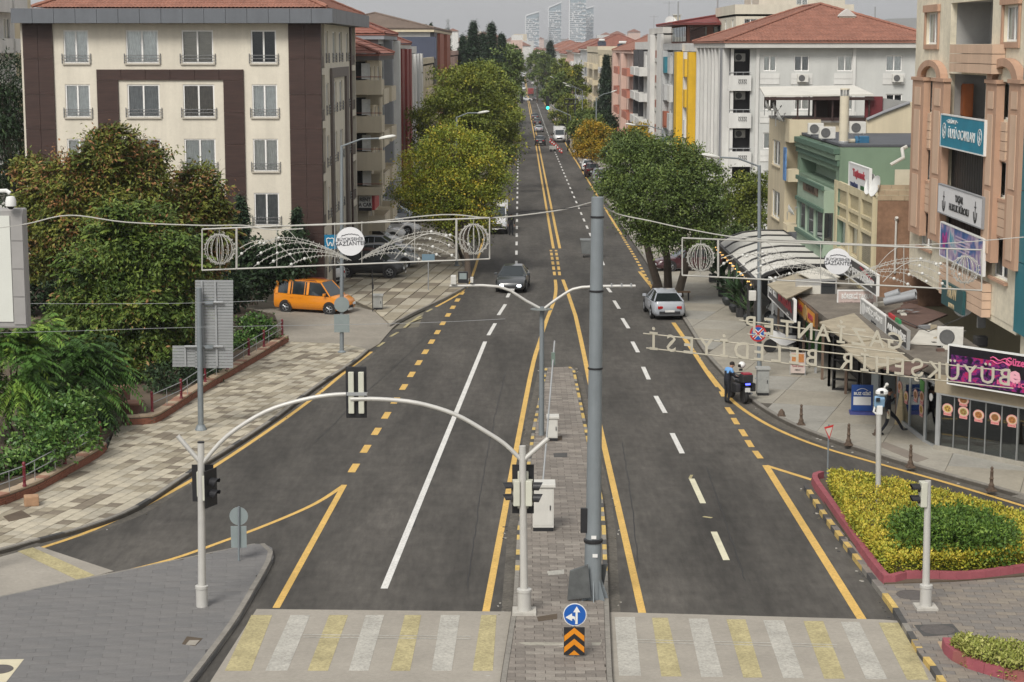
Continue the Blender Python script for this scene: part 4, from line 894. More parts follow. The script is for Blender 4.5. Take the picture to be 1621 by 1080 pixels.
# ------------------------------------------------------------ vegetation
rng = np.random.default_rng(11)
BARK = M('bark', (.085,.065,.05), .95, .3, 6, .5, 12, stretch=(3,3,.6)); BARK2 = M('pale_bark', (.16,.13,.10), .95, .3, 6, .5, 12, stretch=(3,3,.6))
LF = dict(
 seedtree=leafmat('leaf_seed_tree', [(0,(.035,.052,.012)),(.4,(.10,.125,.022)),(.68,(.19,.20,.034)),(.74,(.24,.115,.045)),(.88,(.27,.13,.055)),(1,(.32,.17,.07))]),
 green=leafmat('leaf_mid_green', [(0,(.025,.048,.012)),(.5,(.075,.125,.022)),(.9,(.15,.20,.034)),(1,(.26,.14,.06))]),
 sumac=leafmat('leaf_sumac', [(0,(0.024,0.057,0.014)),(.6,(0.074,0.162,0.027)),(1,(0.216,0.324,0.047))]),
 laurel=leafmat('leaf_laurel', [(0,(0.019,0.046,0.014)),(.6,(0.061,0.135,0.027)),(1,(0.189,0.297,0.068))], .4),
 dark=leafmat('leaf_dark', [(0,(0.011,0.022,0.009)),(.6,(0.024,0.049,0.019)),(1,(0.054,0.088,0.030))]),
 conifer=leafmat('needle_green', [(0,(0.016,0.032,0.019)),(.6,(0.035,0.065,0.035)),(1,(0.074,0.111,0.049))]),
 olive=leafmat('leaf_olive', [(0,(.06,.082,.016)),(.5,(.145,.18,.028)),(.85,(.26,.26,.036)),(1,(.40,.30,.04))]),
 yellowing=leafmat('leaf_yellowing', [(0,(.085,.125,.018)),(.4,(.20,.245,.03)),(.7,(.35,.32,.035)),(1,(.54,.34,.035))]),
 street=leafmat('leaf_street_green', [(0,(.04,.066,.02)),(.5,(.098,.142,.032)),(1,(.20,.24,.06))]),
 orange=leafmat('leaf_orange', [(0,(.08,.10,.02)),(.3,(.23,.20,.025)),(.6,(.42,.26,.02)),(1,(.55,.31,.03))]),
 gold=leafmat('leaf_gold_hedge', [(0,(.08,.12,.02)),(.4,(.24,.27,.03)),(.75,(.46,.39,.045)),(1,(.60,.45,.07))]),
 box=leafmat('leaf_box_hedge', [(0,(.025,.055,.012)),(.5,(.075,.145,.02)),(1,(.19,.28,.045))]),
 pale=leafmat('leaf_pale_hedge', [(0,(0.095,0.121,0.027)),(.5,(0.243,0.270,0.054)),(1,(0.459,0.432,0.162))]),
 agave=leafmat('leaf_pot_plant', [(0,(0.016,0.035,0.016)),(.6,(0.041,0.081,0.034)),(1,(0.108,0.162,0.068))], .4))
def leaf_mesh(name, pos, fwd, up, L, Wd, tint, mat, parent, fold=.15):
    """one rhombic leaf per row of pos"""
    n = len(pos); fwd = fwd/np.linalg.norm(fwd, axis=1, keepdims=True); s = np.cross(fwd, up); s /= (np.linalg.norm(s, axis=1, keepdims=True)+1e-9); nn = np.cross(s, fwd)
    L = np.broadcast_to(L, (n,))[:,None]; Wd = np.broadcast_to(Wd, (n,))[:,None]
    v = np.empty((n,4,3), np.float32); v[:,0] = pos; v[:,1] = pos + fwd*L*.45 + s*Wd*.5 + nn*Wd*fold; v[:,2] = pos + fwd*L; v[:,3] = pos + fwd*L*.45 - s*Wd*.5 + nn*Wd*fold
    o = np.array(off(parent)) if parent is not None else np.zeros(3)
    v = (v - o).reshape(-1,3).astype(np.float32)
    me = bpy.data.meshes.new(name); me.vertices.add(n*4); me.vertices.foreach_set('co', v.ravel()); me.loops.add(n*4); me.loops.foreach_set('vertex_index', np.arange(n*4, dtype=np.int32))
    me.polygons.add(n); me.polygons.foreach_set('loop_start', np.arange(0,n*4,4,dtype=np.int32)); me.update(calc_edges=True)
    a = me.attributes.new('tint', 'FLOAT', 'FACE'); a.data.foreach_set('value', np.clip(tint,0,1).astype(np.float32)); me.materials.append(mat)
    return link(name, me, parent)
def unit(n): v = rng.normal(size=(n,3)); return v/np.linalg.norm(v, axis=1, keepdims=True)
def crown(name, mat, lobes, n, size, parent, clump=60, spread=.32, droop=.25, t0=.45, tv=.16, lv=.12, shell=.35, aspect=.55, special=None):
    """lobes: (x,y,z,rx,ry,rz). Leaves hang in clumps spread through the outer part of every lobe"""
    lb = np.array(lobes, float); wgt = (lb[:,3]*lb[:,5])**1.; wgt /= wgt.sum(); nc = max(8, n//clump)
    k = rng.choice(len(lb), nc, p=wgt); d = unit(nc); d[:,2] += .12; d /= np.linalg.norm(d, axis=1, keepdims=True)
    r = 1 - shell*rng.random(nc)**1.4; r *= rng.uniform(.85,1.12,nc)
    c = lb[k,:3] + d*lb[k,3:]*r[:,None]; ct = t0 + rng.normal(0,tv,nc)
    if special: sp = rng.random(nc) < special[0]; ct = np.where(sp, special[1] + rng.normal(0,.06,nc), np.minimum(ct, special[2]))
    cs = spread*rng.uniform(.6,1.5,nc)
    idx = rng.integers(0,nc,n); p = c[idx] + rng.normal(size=(n,3))*cs[idx][:,None]*np.array([1,1,.6])
    f = d[idx]*.6 + unit(n)*.9; f[:,2] -= droop; u = unit(n)*.7; u[:,2] += .8
    s = size*rng.uniform(.6,1.4,n); return leaf_mesh(name, p, f, u, s, s*aspect, ct[idx] + rng.normal(0,lv,n), mat, parent)
def fronds(name, mat, lobes, n, flen, parent, pairs=8, t0=.45, tv=.17, shell=.5, droop=.5, lw=.10, ll=.2, special=None, radial=None):
    """compound leaves: a drooping stalk with pairs of leaflets"""
    lb = np.array(lobes, float); wgt = lb[:,3]*lb[:,5]; wgt /= wgt.sum(); k = rng.choice(len(lb), n, p=wgt); d = unit(n); d[:,2] = np.abs(d[:,2])*.9 - .25; d /= np.linalg.norm(d, axis=1, keepdims=True)
    r = 1 - shell*rng.random(n)**1.3
    base = lb[k,:3] + d*lb[k,3:]*r[:,None]
    # gather in bunches so that gaps open between them
    nb = max(6, n//14); bun = base[rng.integers(0,n,nb)]; bi = rng.integers(0,nb,n); base = bun[bi] + rng.normal(size=(n,3))*.16; d = bun[bi] - lb[k,:3]*0 - np.array([lb[:,0].mean(), lb[:,1].mean(), lb[:,2].mean()]); d /= np.linalg.norm(d,axis=1,keepdims=True)+1e-9
    a = d*.55 + unit(n)*.75; a[:,2] = a[:,2]*.6 + .1; a /= np.linalg.norm(a, axis=1, keepdims=True); fl = flen*rng.uniform(.6,1.3,n)
    side = np.cross(a, np.array([0,0,1.])); side /= np.linalg.norm(side, axis=1, keepdims=True)+1e-9; bt = t0 + rng.normal(0,tv,nb)
    ft = bt[bi] + rng.normal(0,.10,n)
    if special: sp = rng.random(nb) < special[0]; ft = np.where(sp[bi], special[1]+rng.normal(0,.06,n), np.minimum(ft, special[2]))
    P_, Fw, U, T, LL = [], [], [], [], []
    for j in range(pairs):
        t = (j+.7)/pairs; q = base + a*(fl*t)[:,None]; q[:,2] -= droop*fl*t*t
        tang = a.copy(); tang[:,2] -= 2*droop*t
        for s in (-1,1):
            fw = side*s + tang*.55; fw[:,2] -= .25 + rng.uniform(0,.3,n); P_.append(q); Fw.append(fw); up = np.zeros((n,3)); up[:,2] = 1; up += unit(n)*.3; U.append(up); T.append(ft + rng.normal(0,.05,n)); LL.append(ll*fl/flen*(1.05 - .5*abs(t-.45))*rng.uniform(.8,1.2,n))
    L = np.concatenate(LL); return leaf_mesh(name, np.concatenate(P_), np.concatenate(Fw), np.concatenate(U), L, L*lw/ll, np.concatenate(T), mat, parent)
def trunk(root, base, lobes, r, mat=BARK, fork=.45, lean=0., stems=None):
    m = MB(); b = Vector(base); top = sum((Vector(l[:3]) for l in lobes), Vector())/len(lobes)
    f = b.lerp(top, fork); mid = b.lerp(f, .5) + Vector((R.uniform(-.15,.15), R.uniform(-.1,.1), 0)); m.tube([b - Vector((0,0,.2)), b + Vector((0,0,.15)), mid, f], [r*1.5, r*1.1, r*.9, r*.75], 9)
    for l in lobes:
        c = Vector(l[:3]); q = f.lerp(c, .5) + Vector((R.uniform(-.3,.3), R.uniform(-.3,.3), .25)); m.tube([f - Vector((0,0,.2)), q, c + Vector((0,0,l[5]*.3))], [r*.55, r*.32, r*.1], 6)
        for k in range(3): e = c + Vector((R.uniform(-1,1)*l[3]*.8, R.uniform(-1,1)*l[4]*.8, R.uniform(-.2,.8)*l[5])); m.tube([q, q.lerp(e,.5)+Vector((0,0,.1)), e], [r*.22,r*.14,r*.04], 5)
    return m.build('trunk', mat, root, True)
def lob(px, py, Y, rp, dep=1., sq=1.):
    """a lobe seen at a pixel, radius in photo pixels"""
    c = P(px, py, Y); r = rp*Y/F; return (c.x, c.y, c.z, r, r*dep, r*sq)
def tree(name, base, lobes, kind, label, cat='tree', group=None, n=9000, size=.2, r=.16, style='leaf', fork=.45, **kw):
    root = empty(name, base, label, cat, group); trunk(root, base, lobes, r, fork=fork)
    if style != 'frond':                                 # uneven outline: stray boughs past the main lobes
        big = max(l[3] for l in lobes); ex = []
        for k in range(4 + 2*len(lobes)):
            l = R.choice(lobes); q = R.uniform(0, 2*PI); e = R.uniform(-.35, 1.2); d = (math.cos(q)*math.cos(e), math.sin(q)*math.cos(e), math.sin(e)); rr = l[3]*R.uniform(.22,.42)
            ex.append((l[0]+d[0]*l[3]*1.05, l[1]+d[1]*l[4]*1.05, l[2]+d[2]*l[5]*1.05, rr, rr, rr*.9))
        lobes = list(lobes) + ex
    if style == 'mixed':
        sp = kw.get('special'); t0 = kw.get('t0', .5); crown('crown', LF[kind], lobes, n*9, .19, root, clump=34, spread=.24, droop=.35, t0=t0, tv=.2, lv=.08, aspect=.42, special=sp, shell=.45); fronds('leaf_sprays', LF[kind], lobes, n//2, size, root, **kw)
    else: (crown if style == 'leaf' else fronds)('crown', LF[kind], lobes, n, size, root, **kw)
    return root
def conifer(px, ytop, ybase, Y, wpx, label, kind='conifer', n=7000, group='conifers', trunk_h=.12, size=.28, zb=None):
    if Y > 320: wpx *= 4.0; n = int(n*7); size *= .85; ytop -= 2
    t = P(px, ytop, Y); zb = P(px, ybase, Y).z if zb is None else zb; w_ = wpx*Y/F/2; root = empty('conifer', (t.x,Y,zb), label, 'tree', group); H_ = t.z - zb
    MB().tube([(t.x,Y,zb-.3),(t.x,Y,zb+H_*.5),(t.x,Y,t.z-.2)], [.16+w_*.06,.1+w_*.02,.02], 7).build('trunk', BARK, root, True)
    nb = max(40, n//55); h = rng.random(nb)**.9; th = rng.random(nb)*2*PI; rad = w_*(1-h)**(1. if Y > 320 else .75)*rng.uniform(.55,1.2,nb); tl = rng.normal(.5,.18,nb)
    k = rng.integers(0,nb,n); s = rng.random(n)**.7; x = t.x + np.cos(th[k])*rad[k]*s; y = Y + np.sin(th[k])*rad[k]*s; z = zb + H_*(trunk_h + (1-trunk_h)*h[k]) - rad[k]*s*.28 + rng.normal(0,.05,n)*max(1,w_)
    p = np.stack([x,y,z],1) + rng.normal(size=(n,3))*.09*max(1,w_*.6); f = np.stack([np.cos(th[k]),np.sin(th[k]),-.3+0*s],1) + unit(n)*.7; u = unit(n)*.5; u[:,2] += 1
    L = size*rng.uniform(.6,1.3,n); leaf_mesh('crown', p, f, u, L, L*.4, tl[k]+rng.normal(0,.12,n), LF[kind], root); return root
B = lambda px, py, h=.45: G(px, py, h)
# the garden on the left
tree('seed_tree', Vector((*P(165,600,88).xy,.42)), [lob(190,222,88,26,1,1), lob(170,262,88,42), lob(115,290,88,50), lob(75,330,89,42), lob(215,290,89,52), lob(235,255,90,26), lob(130,360,87,62), lob(210,370,87,62), lob(60,400,88,45), lob(260,350,90,45), lob(45,270,90,24)], 'seedtree', 'tall garden tree hung with orange brown seed clusters at left, before the cream house', n=6800, size=.46, r=.22, style='mixed', pairs=6, special=(.13,.83,.70), ll=.22, lw=.11, t0=.50, droop=.25, tv=.2)
tree('seed_tree', Vector((*P(300,560,92).xy,.42)), [lob(312,292,92,30), lob(330,318,92,26), lob(290,335,92,40), lob(320,360,92,48), lob(265,400,91,45), lob(318,405,92,34), lob(290,430,92,46)], 'seedtree', 'lower garden tree with orange brown seed clusters, right of the tall one', n=3600, size=.45, r=.16, style='mixed', pairs=6, special=(.12,.83,.70), ll=.22, lw=.11, t0=.52, droop=.25, tv=.2)
tree('garden_tree', Vector((*P(205,650,80).xy,.42)), [lob(215,375,80,52), lob(165,430,80,62), lob(255,420,80,55), lob(130,490,80,45), lob(205,500,79,70), lob(270,490,80,48), lob(160,560,79,55), lob(225,570,79,60), lob(290,560,81,30)], 'green', 'dense green garden tree reaching down behind the sign board, with few seed clusters', n=6800, size=.46, r=.2, style='mixed', pairs=6, special=(.03,.98,.9), ll=.23, lw=.12, t0=.56, droop=.35, tv=.2)
tree('sumac', B(20,690), [lob(15,560,66,42), lob(45,540,66,30), lob(25,610,66,40), lob(-20,600,66,45)], 'sumac', 'light green feathery sumac at the left edge, beside the blank panel', 'tree', 'sumacs behind the near garden wall', n=520, size=1.0, r=.07, style='frond', pairs=12, ll=.26, lw=.075, t0=.62, droop=.55, shell=.8)
tree('sumac', B(120,670), [lob(110,560,70,45), lob(140,590,70,42), lob(100,620,69,45), lob(145,640,69,35), lob(70,590,70,35)], 'sumac', 'darker feathery sumac right of the light green one', 'tree', 'sumacs behind the near garden wall', n=700, size=1.0, r=.07, style='frond', pairs=12, ll=.26, lw=.075, t0=.36, droop=.6, shell=.8)
def shrub(px, py, Y, lobes, kind, label, n=2500, size=.13, group='garden shrubs', z=.42, **kw):
    b = Vector((*P(px,py,Y).xy, z)); root = empty('shrub', b, label, 'shrub', group); m = MB()
    for l in lobes:
        for k in range(4): m.tube([b + Vector((R.uniform(-.2,.2),R.uniform(-.2,.2),-.1)), Vector(l[:3]) + Vector((R.uniform(-.5,.5)*l[3],R.uniform(-.5,.5)*l[4],l[5]*.5))], [.03,.01], 5)
    m.build('stems', BARK, root); crown('foliage', LF[kind], lobes, n, size, root, clump=16, spread=.16, shell=.6, **kw); return root
shrub(60,745,61.5,[lob(20,740,61,30), lob(65,720,61.5,34), lob(95,700,62,30), lob(-30,750,60,35), lob(45,690,63,30)], 'laurel', 'bright green laurel behind the near railing, at the left edge', 5200, .17, t0=.6)
shrub(120,700,64,[lob(110,665,65,32), lob(135,690,64.5,24), lob(120,640,66,24), lob(85,655,65,28)], 'laurel', 'bright green laurel with glossy leaves next to the garden steps', 4200, .17, t0=.66)
shrub(405,545,90,[lob(395,525,90,26), lob(408,515,90,20), lob(385,545,88,20), lob(425,530,90,18), lob(370,560,87,22)], 'laurel', 'rounded green shrub by the driveway end of the garden', 3600, .16, t0=.5)
shrub(260,615,76,[lob(255,600,76,26), lob(290,590,78,26), lob(325,575,80,26), lob(275,560,80,22)], 'dark', 'dark low shrub under the sign board', 3400, .16, t0=.6)
shrub(200,640,77,[lob(190,610,78,28), lob(160,620,77,22)], 'dark', 'dark bush behind the brick piers', 1800, .16, t0=.55)
for px, py, Y, k, lb, rr in ((30,420,98,'dark','dark shrubbery filling the gap at the left edge below the camera dome',58),(110,440,100,'dark','dark bush behind the tall seed tree',60),(400,415,103,'dark','dark bush before the ground floor of the cream house',38),(350,445,99,'dark','dark bush left of the black lattice fence',36),(460,400,103,'dark','dark bush under the second small conifer',30)):
    c = P(px,py,Y); shrub(px, py, Y, [lob(px,py,Y,rr,.6), lob(px+rr*.6,py+rr*.5,Y,rr*.7,.6), lob(px-rr*.6,py+rr*.4,Y,rr*.7,.6), lob(px,py+rr*.9,Y,rr*.8,.6)], k, lb, 4200, .24, t0=.5)
conifer(381,312,475,104,62,'blue green conifer close to the cream house, nearer the big seed trees',n=9000,size=.2); conifer(470,332,462,105.5,58,'small conifer at the corner of the cream house',n=7000,size=.2)
tree('pine_tree', Vector((*P(35,520,112).xy,0)), [lob(18,130,112,42), lob(30,190,112,40), lob(5,230,112,45), lob(32,275,112,32), lob(-10,160,112,40), lob(15,310,112,36)], 'dark', 'dark pine at the left edge beside the cream house', n=13000, size=.3, r=.25, clump=40, aspect=.25, t0=.5, spread=.4)
# street trees, left side
def stree(px, pyb, lobes, kind, label, n, size=.22, r=.17, h=.1, **kw):
    b = G(px, pyb, h) if isinstance(pyb, int) else Vector((*P(px,200,pyb).xy, gz(pyb)+h)); return tree('street_tree', b, lobes, kind, label, 'tree', 'street trees', n=n, size=size, r=r, **kw)
stree(741,441,[lob(715,235,121,40), lob(670,275,121,42), lob(755,275,121,45), lob(700,305,120,48), lob(745,320,120,40), lob(655,310,122,25), lob(785,300,121,24), lob(720,345,120,30), lob(760,350,121,22)], 'yellowing', 'yellowing street tree with orange tips, nearest on the left pavement', 56000, .145, .2, t0=.46, tv=.19, lv=.08)
stree(731,128.,[lob(690,330,128,34), lob(735,365,127,26)], 'olive', 'small tree half hidden behind the yellowing street tree', 6000, .19, .13)
stree(760,165.,[lob(745,150,165,48), lob(700,185,165,40), lob(785,185,165,36), lob(740,215,164,52), lob(690,240,165,32), lob(790,235,165,32), lob(720,135,166,30), lob(765,128,166,26), lob(770,265,164,35), lob(665,215,166,18)], 'olive', 'big olive green street tree rising behind the yellowing one', 52000, .2, .26, t0=.46, tv=.17, lv=.08)
stree(790,205.,[lob(790,150,205,26), lob(805,185,205,20), lob(775,135,206,22), lob(808,225,200,16)], 'olive', 'olive street tree at the kerb behind the big one', 9000, .3, t0=.55)
stree(800,290.,[lob(800,105,290,26), lob(812,128,290,15), lob(784,122,290,24), lob(804,148,288,19)], 'street', 'rounded green street tree on the left, below the dark spires', 7000, .38, .2)
stree(812,430.,[lob(808,95,430,18), lob(818,112,430,10), lob(796,97,430,17), lob(815,125,425,10)], 'street', 'farther green street tree on the left, just before the street narrows', 5000, .5, .2)
stree(817,600.,[lob(815,92,600,12), lob(806,88,600,13), lob(820,108,600,6)], 'street', 'far green tree on the left at the climb of the street', 3000, .7, .25)
for px, yt, Y, w_, lb in ((749,40,330,22,'tallest dark spire conifer beyond the left houses'),(778,44,345,24,'broad dark conifer right of the tallest spire'),(794,60,360,18,'dark conifer at the right end of the spire group'),(733,62,340,18,'dark conifer left of the tallest spire'),(764,58,350,18,'dark conifer between the two tall spires'),(673,42,420,9,'thin dark conifer far left above the brown roof'),(682,40,430,9,'second thin conifer above the brown roof'),(709,50,440,14,'dark conifer around the lattice mast')):
    conifer(px, yt, 150, Y, w_, lb, n=3600 if w_ > 15 else 1500, size=.5, zb=gz(Y), group='far spire conifers')
# right side
b0_ = Vector((*G(1050,458,.12).xy,.12)); root = empty('street_tree', b0_, 'broad dark green street tree with three dark trunks, over the parked silver car', 'tree', 'street trees')
rl = [lob(1000,265,106,42), lob(1060,265,106,48), lob(1110,285,106,36), lob(985,305,105,34), lob(1040,315,104,55), lob(1105,325,105,42), lob(1010,340,104,30), lob(1070,360,104,36), lob(970,285,106,22), lob(1030,245,107,25), lob(1085,248,107,24), lob(1125,350,105,20), lob(1040,375,104,26)]
for (px, py), e in (((1040,455),(1010,330)),((1057,462),(1050,330)),((1074,470),(1105,340))):
    a = G(px,py,.12); q = P(*e,a.y); m = MB(); m.tube([a-Vector((0,0,.1)), a+Vector((.02,0,.3)), a.lerp(q,.35)+Vector((R.uniform(-.12,.12),0,0)), a.lerp(q,.65), q], [.36,.25,.22,.17,.08], 10)
    f_ = a.lerp(q,.6)
    for k in range(5): l = R.choice(rl); m.tube([f_, f_.lerp(Vector(l[:3]),.5)+Vector((0,0,.2)), Vector(l[:3])], [.12,.07,.02], 6)
    m.build('trunk', BARK if px < 1070 else BARK2, root, True)
crown('crown', LF['street'], rl, 64000, .15, root, clump=70, spread=.26, t0=.42, tv=.17)
stree(1180,138.,[lob(1175,300,138,26), lob(1198,325,138,22), lob(1165,335,138,24), lob(1190,350,137,24), lob(1205,290,139,14)], 'olive', 'green street tree against the pale grey house, right of the three trunk tree', 12000, .2, .14, t0=.3)
stree(1130,128.,[lob(1130,385,128,20), lob(1160,380,130,22), lob(1110,395,127,16), lob(1185,385,132,20)], 'street', 'dark green undergrowth tree behind the terrace awning', 8000, .2, .1, t0=.25)
stree(936,262,[lob(936,207,226,15), lob(950,220,226,14), lob(924,222,226,13), lob(940,236,225,17), lob(917,240,225,9), lob(958,240,226,9)], 'orange', 'orange autumn tree on the right pavement', 18000, .2, .15, t0=.48, tv=.22)
stree(985,190.,[lob(985,232,190,18), lob(1005,225,190,18), lob(1020,235,188,15), lob(970,245,190,14)], 'street', 'green tree between the orange tree and the broad three trunk tree', 9000, .25, .13, t0=.4)
stree(1015,212.,[lob(1012,213,212,11), lob(1020,222,210,9)], 'orange', 'small tree with a touch of orange, before the pink house', 3000, .3, .1)
for (px, Y, r0, k, lb) in ((924,300,17,'street','green tree left of the orange autumn tree'),(940,270,16,'street','green tree just behind the orange autumn tree'),(956,300,16,'dark','dark green tree by the salmon pink house'),(898,380,19,'olive','olive tree beside the traffic light arm on the right'),(918,350,18,'olive','olive tree behind the billboard frame')):
    yb = 75 + (HC-gz(Y))*F/Y; cy = yb - 38*300/Y - r0*.3; tree('street_tree', Vector((*P(px,200,Y).xy, gz(Y))), [lob(px,cy,Y,r0), lob(px-r0*.7,cy+r0*.6,Y,r0*.7), lob(px+r0*.7,cy+r0*.5,Y,r0*.75), lob(px+r0*.1,cy-r0*.6,Y,r0*.6)], k, lb, 'tree', 'street trees', n=7500, size=.36, r=.15, t0=.5)
for (px, py, Y, r0, k, lb) in ((850,100,620,17,'street','dense green tree at the far right kerb where the street narrows'),(864,108,540,19,'street','dense green tree on the right, nearer than the one where the street narrows'),(892,120,460,21,'olive','yellowish round tree above the far right cars'),(908,128,430,20,'olive','second yellowish round tree far on the right'),(882,142,420,17,'street','low green tree below the yellowish round ones')):
    tree('street_tree', Vector((*P(px,200,Y).xy, gz(Y))), [lob(px,py,Y,r0), lob(px-r0*.6,py+r0*.7,Y,r0*.7), lob(px+r0*.7,py+r0*.6,Y,r0*.7), lob(px,py-r0*.6,Y,r0*.6)], k, lb, 'tree', 'street trees', n=6000, size=.5, r=.2, t0=.5)
conifer(871,68,150,640,15,'dark conifer behind the far right trees',n=2600,size=.7,zb=gz(640),group='far spire conifers')
conifer(960,92,205,329,17,'slim dark evergreen climbing the front of the cream house',n=5000,size=.4,zb=gz(329),group='far spire conifers',trunk_h=.02)
for i, (px, Y) in enumerate(((833,700),(826,760),(845,760),(829,900),(841,950),(824,1000),(835,1250))):
    side = px < 833
    x = -8 if side else 14; tree('far_tree', Vector((x,Y,gz(Y))), [(x,Y,gz(Y)+6,4.5,6,4.5),(x+1.5,Y-3,gz(Y)+4.5,3.5,5,3.5),(x-2,Y+2,gz(Y)+4.5,3.5,5,3.5)], ['street','dark','street'][i%3], 'hazy roadside tree near the vanishing end of the street, ' + ['first on the left, dense','second on the left','dark one on the right','third on the left','paler one on the right','fourth on the left','last at the crest'][i], 'tree', 'far roadside trees', n=1600, size=1.0, r=.25, t0=.5)
# hedges on the right island
def hedge(root, poly, z0, h, kind, n, size, t0, top_t=None, name='foliage', tv=.15):
    if area(poly) < 0: poly = poly[::-1]
    xs, ys = [p[0] for p in poly], [p[1] for p in poly]; pts = []
    k = len(poly); per = [math.dist(poly[i], poly[(i+1)%k]) for i in range(k)]; tot = sum(per); A_ = abs(area(poly)); ntop = int(n*A_/(A_ + tot*h*2.2))
    while len(pts) < ntop:
        x, y = R.uniform(min(xs),max(xs)), R.uniform(min(ys),max(ys))
        if inside(poly, x, y): pts.append((x,y,z0+h*R.uniform(.8,1.03)+.05*math.sin(x*5)*math.sin(y*4), 0,0,1))
    for i in range(k):
        (a,b),(c,d) = poly[i], poly[(i+1)%k]; nx, ny = (d-b)/per[i], -(c-a)/per[i]
        for _ in range(int((n-ntop)*per[i]/tot)): t = R.random(); q = R.random(); o = -.16*R.random() - .1*q**4; pts.append((a+(c-a)*t+nx*o, b+(d-b)*t+ny*o, z0+h*q, nx,ny,.4))
    p = np.array(pts); n_ = len(p); pos = p[:,:3] + rng.normal(size=(n_,3))*.03; f = p[:,3:]*.9 + unit(n_)*.8; u = unit(n_)*.6; u[:,2] += .8
    cl = np.sin(pos[:,0]*2.3+1)*np.sin(pos[:,1]*1.9)*.10 + np.sin(pos[:,0]*7)*np.sin(pos[:,1]*6.1)*.07
    t = t0 + cl + rng.normal(0,tv,n_)
    if top_t is not None: t += np.where(pos[:,2] > z0+h*.72, top_t, 0)
    L = size*rng.uniform(.6,1.3,n_); leaf_mesh(name, pos, f, u, L, L*.6, t, LF[kind], root)
    m = MB()
    inn = [(x + (sum(xs)/k-x)*.08, y + (sum(ys)/k-y)*.08) for x, y in poly]
    for _ in range(160):
        x, y = R.uniform(min(xs),max(xs)), R.uniform(min(ys),max(ys))
        if inside(inn, x, y): m.tube([(x,y,z0-.1),(x+R.uniform(-.15,.15),y+R.uniform(-.15,.15),z0+h*.85)], [.02,.008], 4)
    if m.v: m.build('stems', BARK, root)['kind'] = 'stuff'
soil2 = g2([(1286,768),(1300,760),(1330,758),(1400,771),(1480,791),(1560,813),(1640,839),(1720,875),(1640,912),(1510,922),(1400,926),(1340,850)],.14)
MB().prism(soil2 if area(soil2) > 0 else soil2[::-1], .1, .19).build('hedge_soil', EARTH, ri)
root = empty('hedge', G(1450,860,.15), 'golden yellow clipped hedge filling the traffic island on the right', 'hedge'); 
hin = inset(g2([(1310,776),(1352,838),(1412,905),(1500,909),(1640,900)],.15), .0)
gold = g2([(1312,772),(1355,775),(1420,786),(1500,806),(1570,826),(1640,850),(1700,884),(1640,902),(1520,913),(1406,916),(1346,846)],.15)
hedge(root, gold, .19, .55, 'gold', 46000, .085, .50, .16)
root = empty('hedge', G(1508,880,.15), 'dark green rounded hedge mound rising out of the golden hedge', 'hedge')
ml = [(12.2+dx+R.uniform(-.08,.08), 51.9+dy, .74-.12*abs(dx), .76, .8, .70) for dx in (-.98,-.33,.33,.98) for dy in (-1.1,-.2,.7) if abs(dx) < 1 or dy > -.5]
crown('foliage', LF['box'], ml, 34000, .10, root, clump=14, spread=.10, shell=.35, t0=.5, tv=.16, droop=-.3)
m = MB()
for l in ml:
    for k in range(5): m.tube([(l[0]+R.uniform(-.2,.2),l[1],.1), (l[0]+R.uniform(-.5,.5)*l[3],l[1]+R.uniform(-.5,.5)*l[4],l[2]+l[5]*.4)], [.03,.01], 5)
m.build('stems', BARK, root)
pk = [tuple(p[:2]) for p in smooth_line([(*p,0) for p in g2([(1296,757),(1284,766),(1310,805),(1345,856),(1392,921),(1412,927),(1440,920),(1480,921),(1540,921),(1640,908),(1720,895)],.12)], 3)]
kr_ = empty('hedge_kerb', Vector((*pk[3],.12)), 'dusty pink painted stone kerb around the golden hedge', 'kerb'); kerb(kr_, pk, [PINKP], .2, .26, .42, .12, gap=.003, side=1)
sk = [tuple(p[:2]) for p in smooth_line([(*p,0) for p in g2([(1490,1027),(1496,1040),(1520,1056),(1560,1070),(1621,1085),(1700,1098)],.12)], 3)]
kr_ = empty('hedge_kerb', Vector((*sk[3],.12)), 'red block kerb around the small pale hedge in the bottom right corner', 'kerb'); kerb(kr_, sk, [PINKP, M('red_block', (.26,.09,.08), .85, .2, 3)], .24, .28, .5, .12, pattern=[0,0,1], side=1)
root = empty('hedge', G(1580,1060,.15), 'small pale green hedge in the bottom right corner', 'hedge'); hedge(root, g2([(1505,1036),(1530,1030),(1640,1050),(1700,1062),(1700,1085),(1600,1078),(1530,1056)],.15), .15, .42, 'pale', 9000, .085, .5, .1)
for px, Y, lb in ((709,440,'lattice mast standing among the far left conifers'),):
    a = P(px,30,Y); root = empty('lattice_mast', (a.x,Y,5), lb, 'mast'); m = MB()
    for dx, dy in ((-.5,-.5),(.5,-.5),(.5,.5),(-.5,.5)): m.tube([(a.x+dx,Y+dy,gz(Y)),(a.x+dx*.3,Y+dy*.3,a.z)], .06, 4)
    z = 4
    while z < a.z-1: s = .5; m.tube([(a.x-s,Y-.5,z),(a.x+s,Y-.5,z+1.4)], .04, 4).tube([(a.x+s,Y-.5,z),(a.x-s,Y-.5,z+1.4)], .04, 4); z += 1.5
    m.build('lattice', GALV, root)
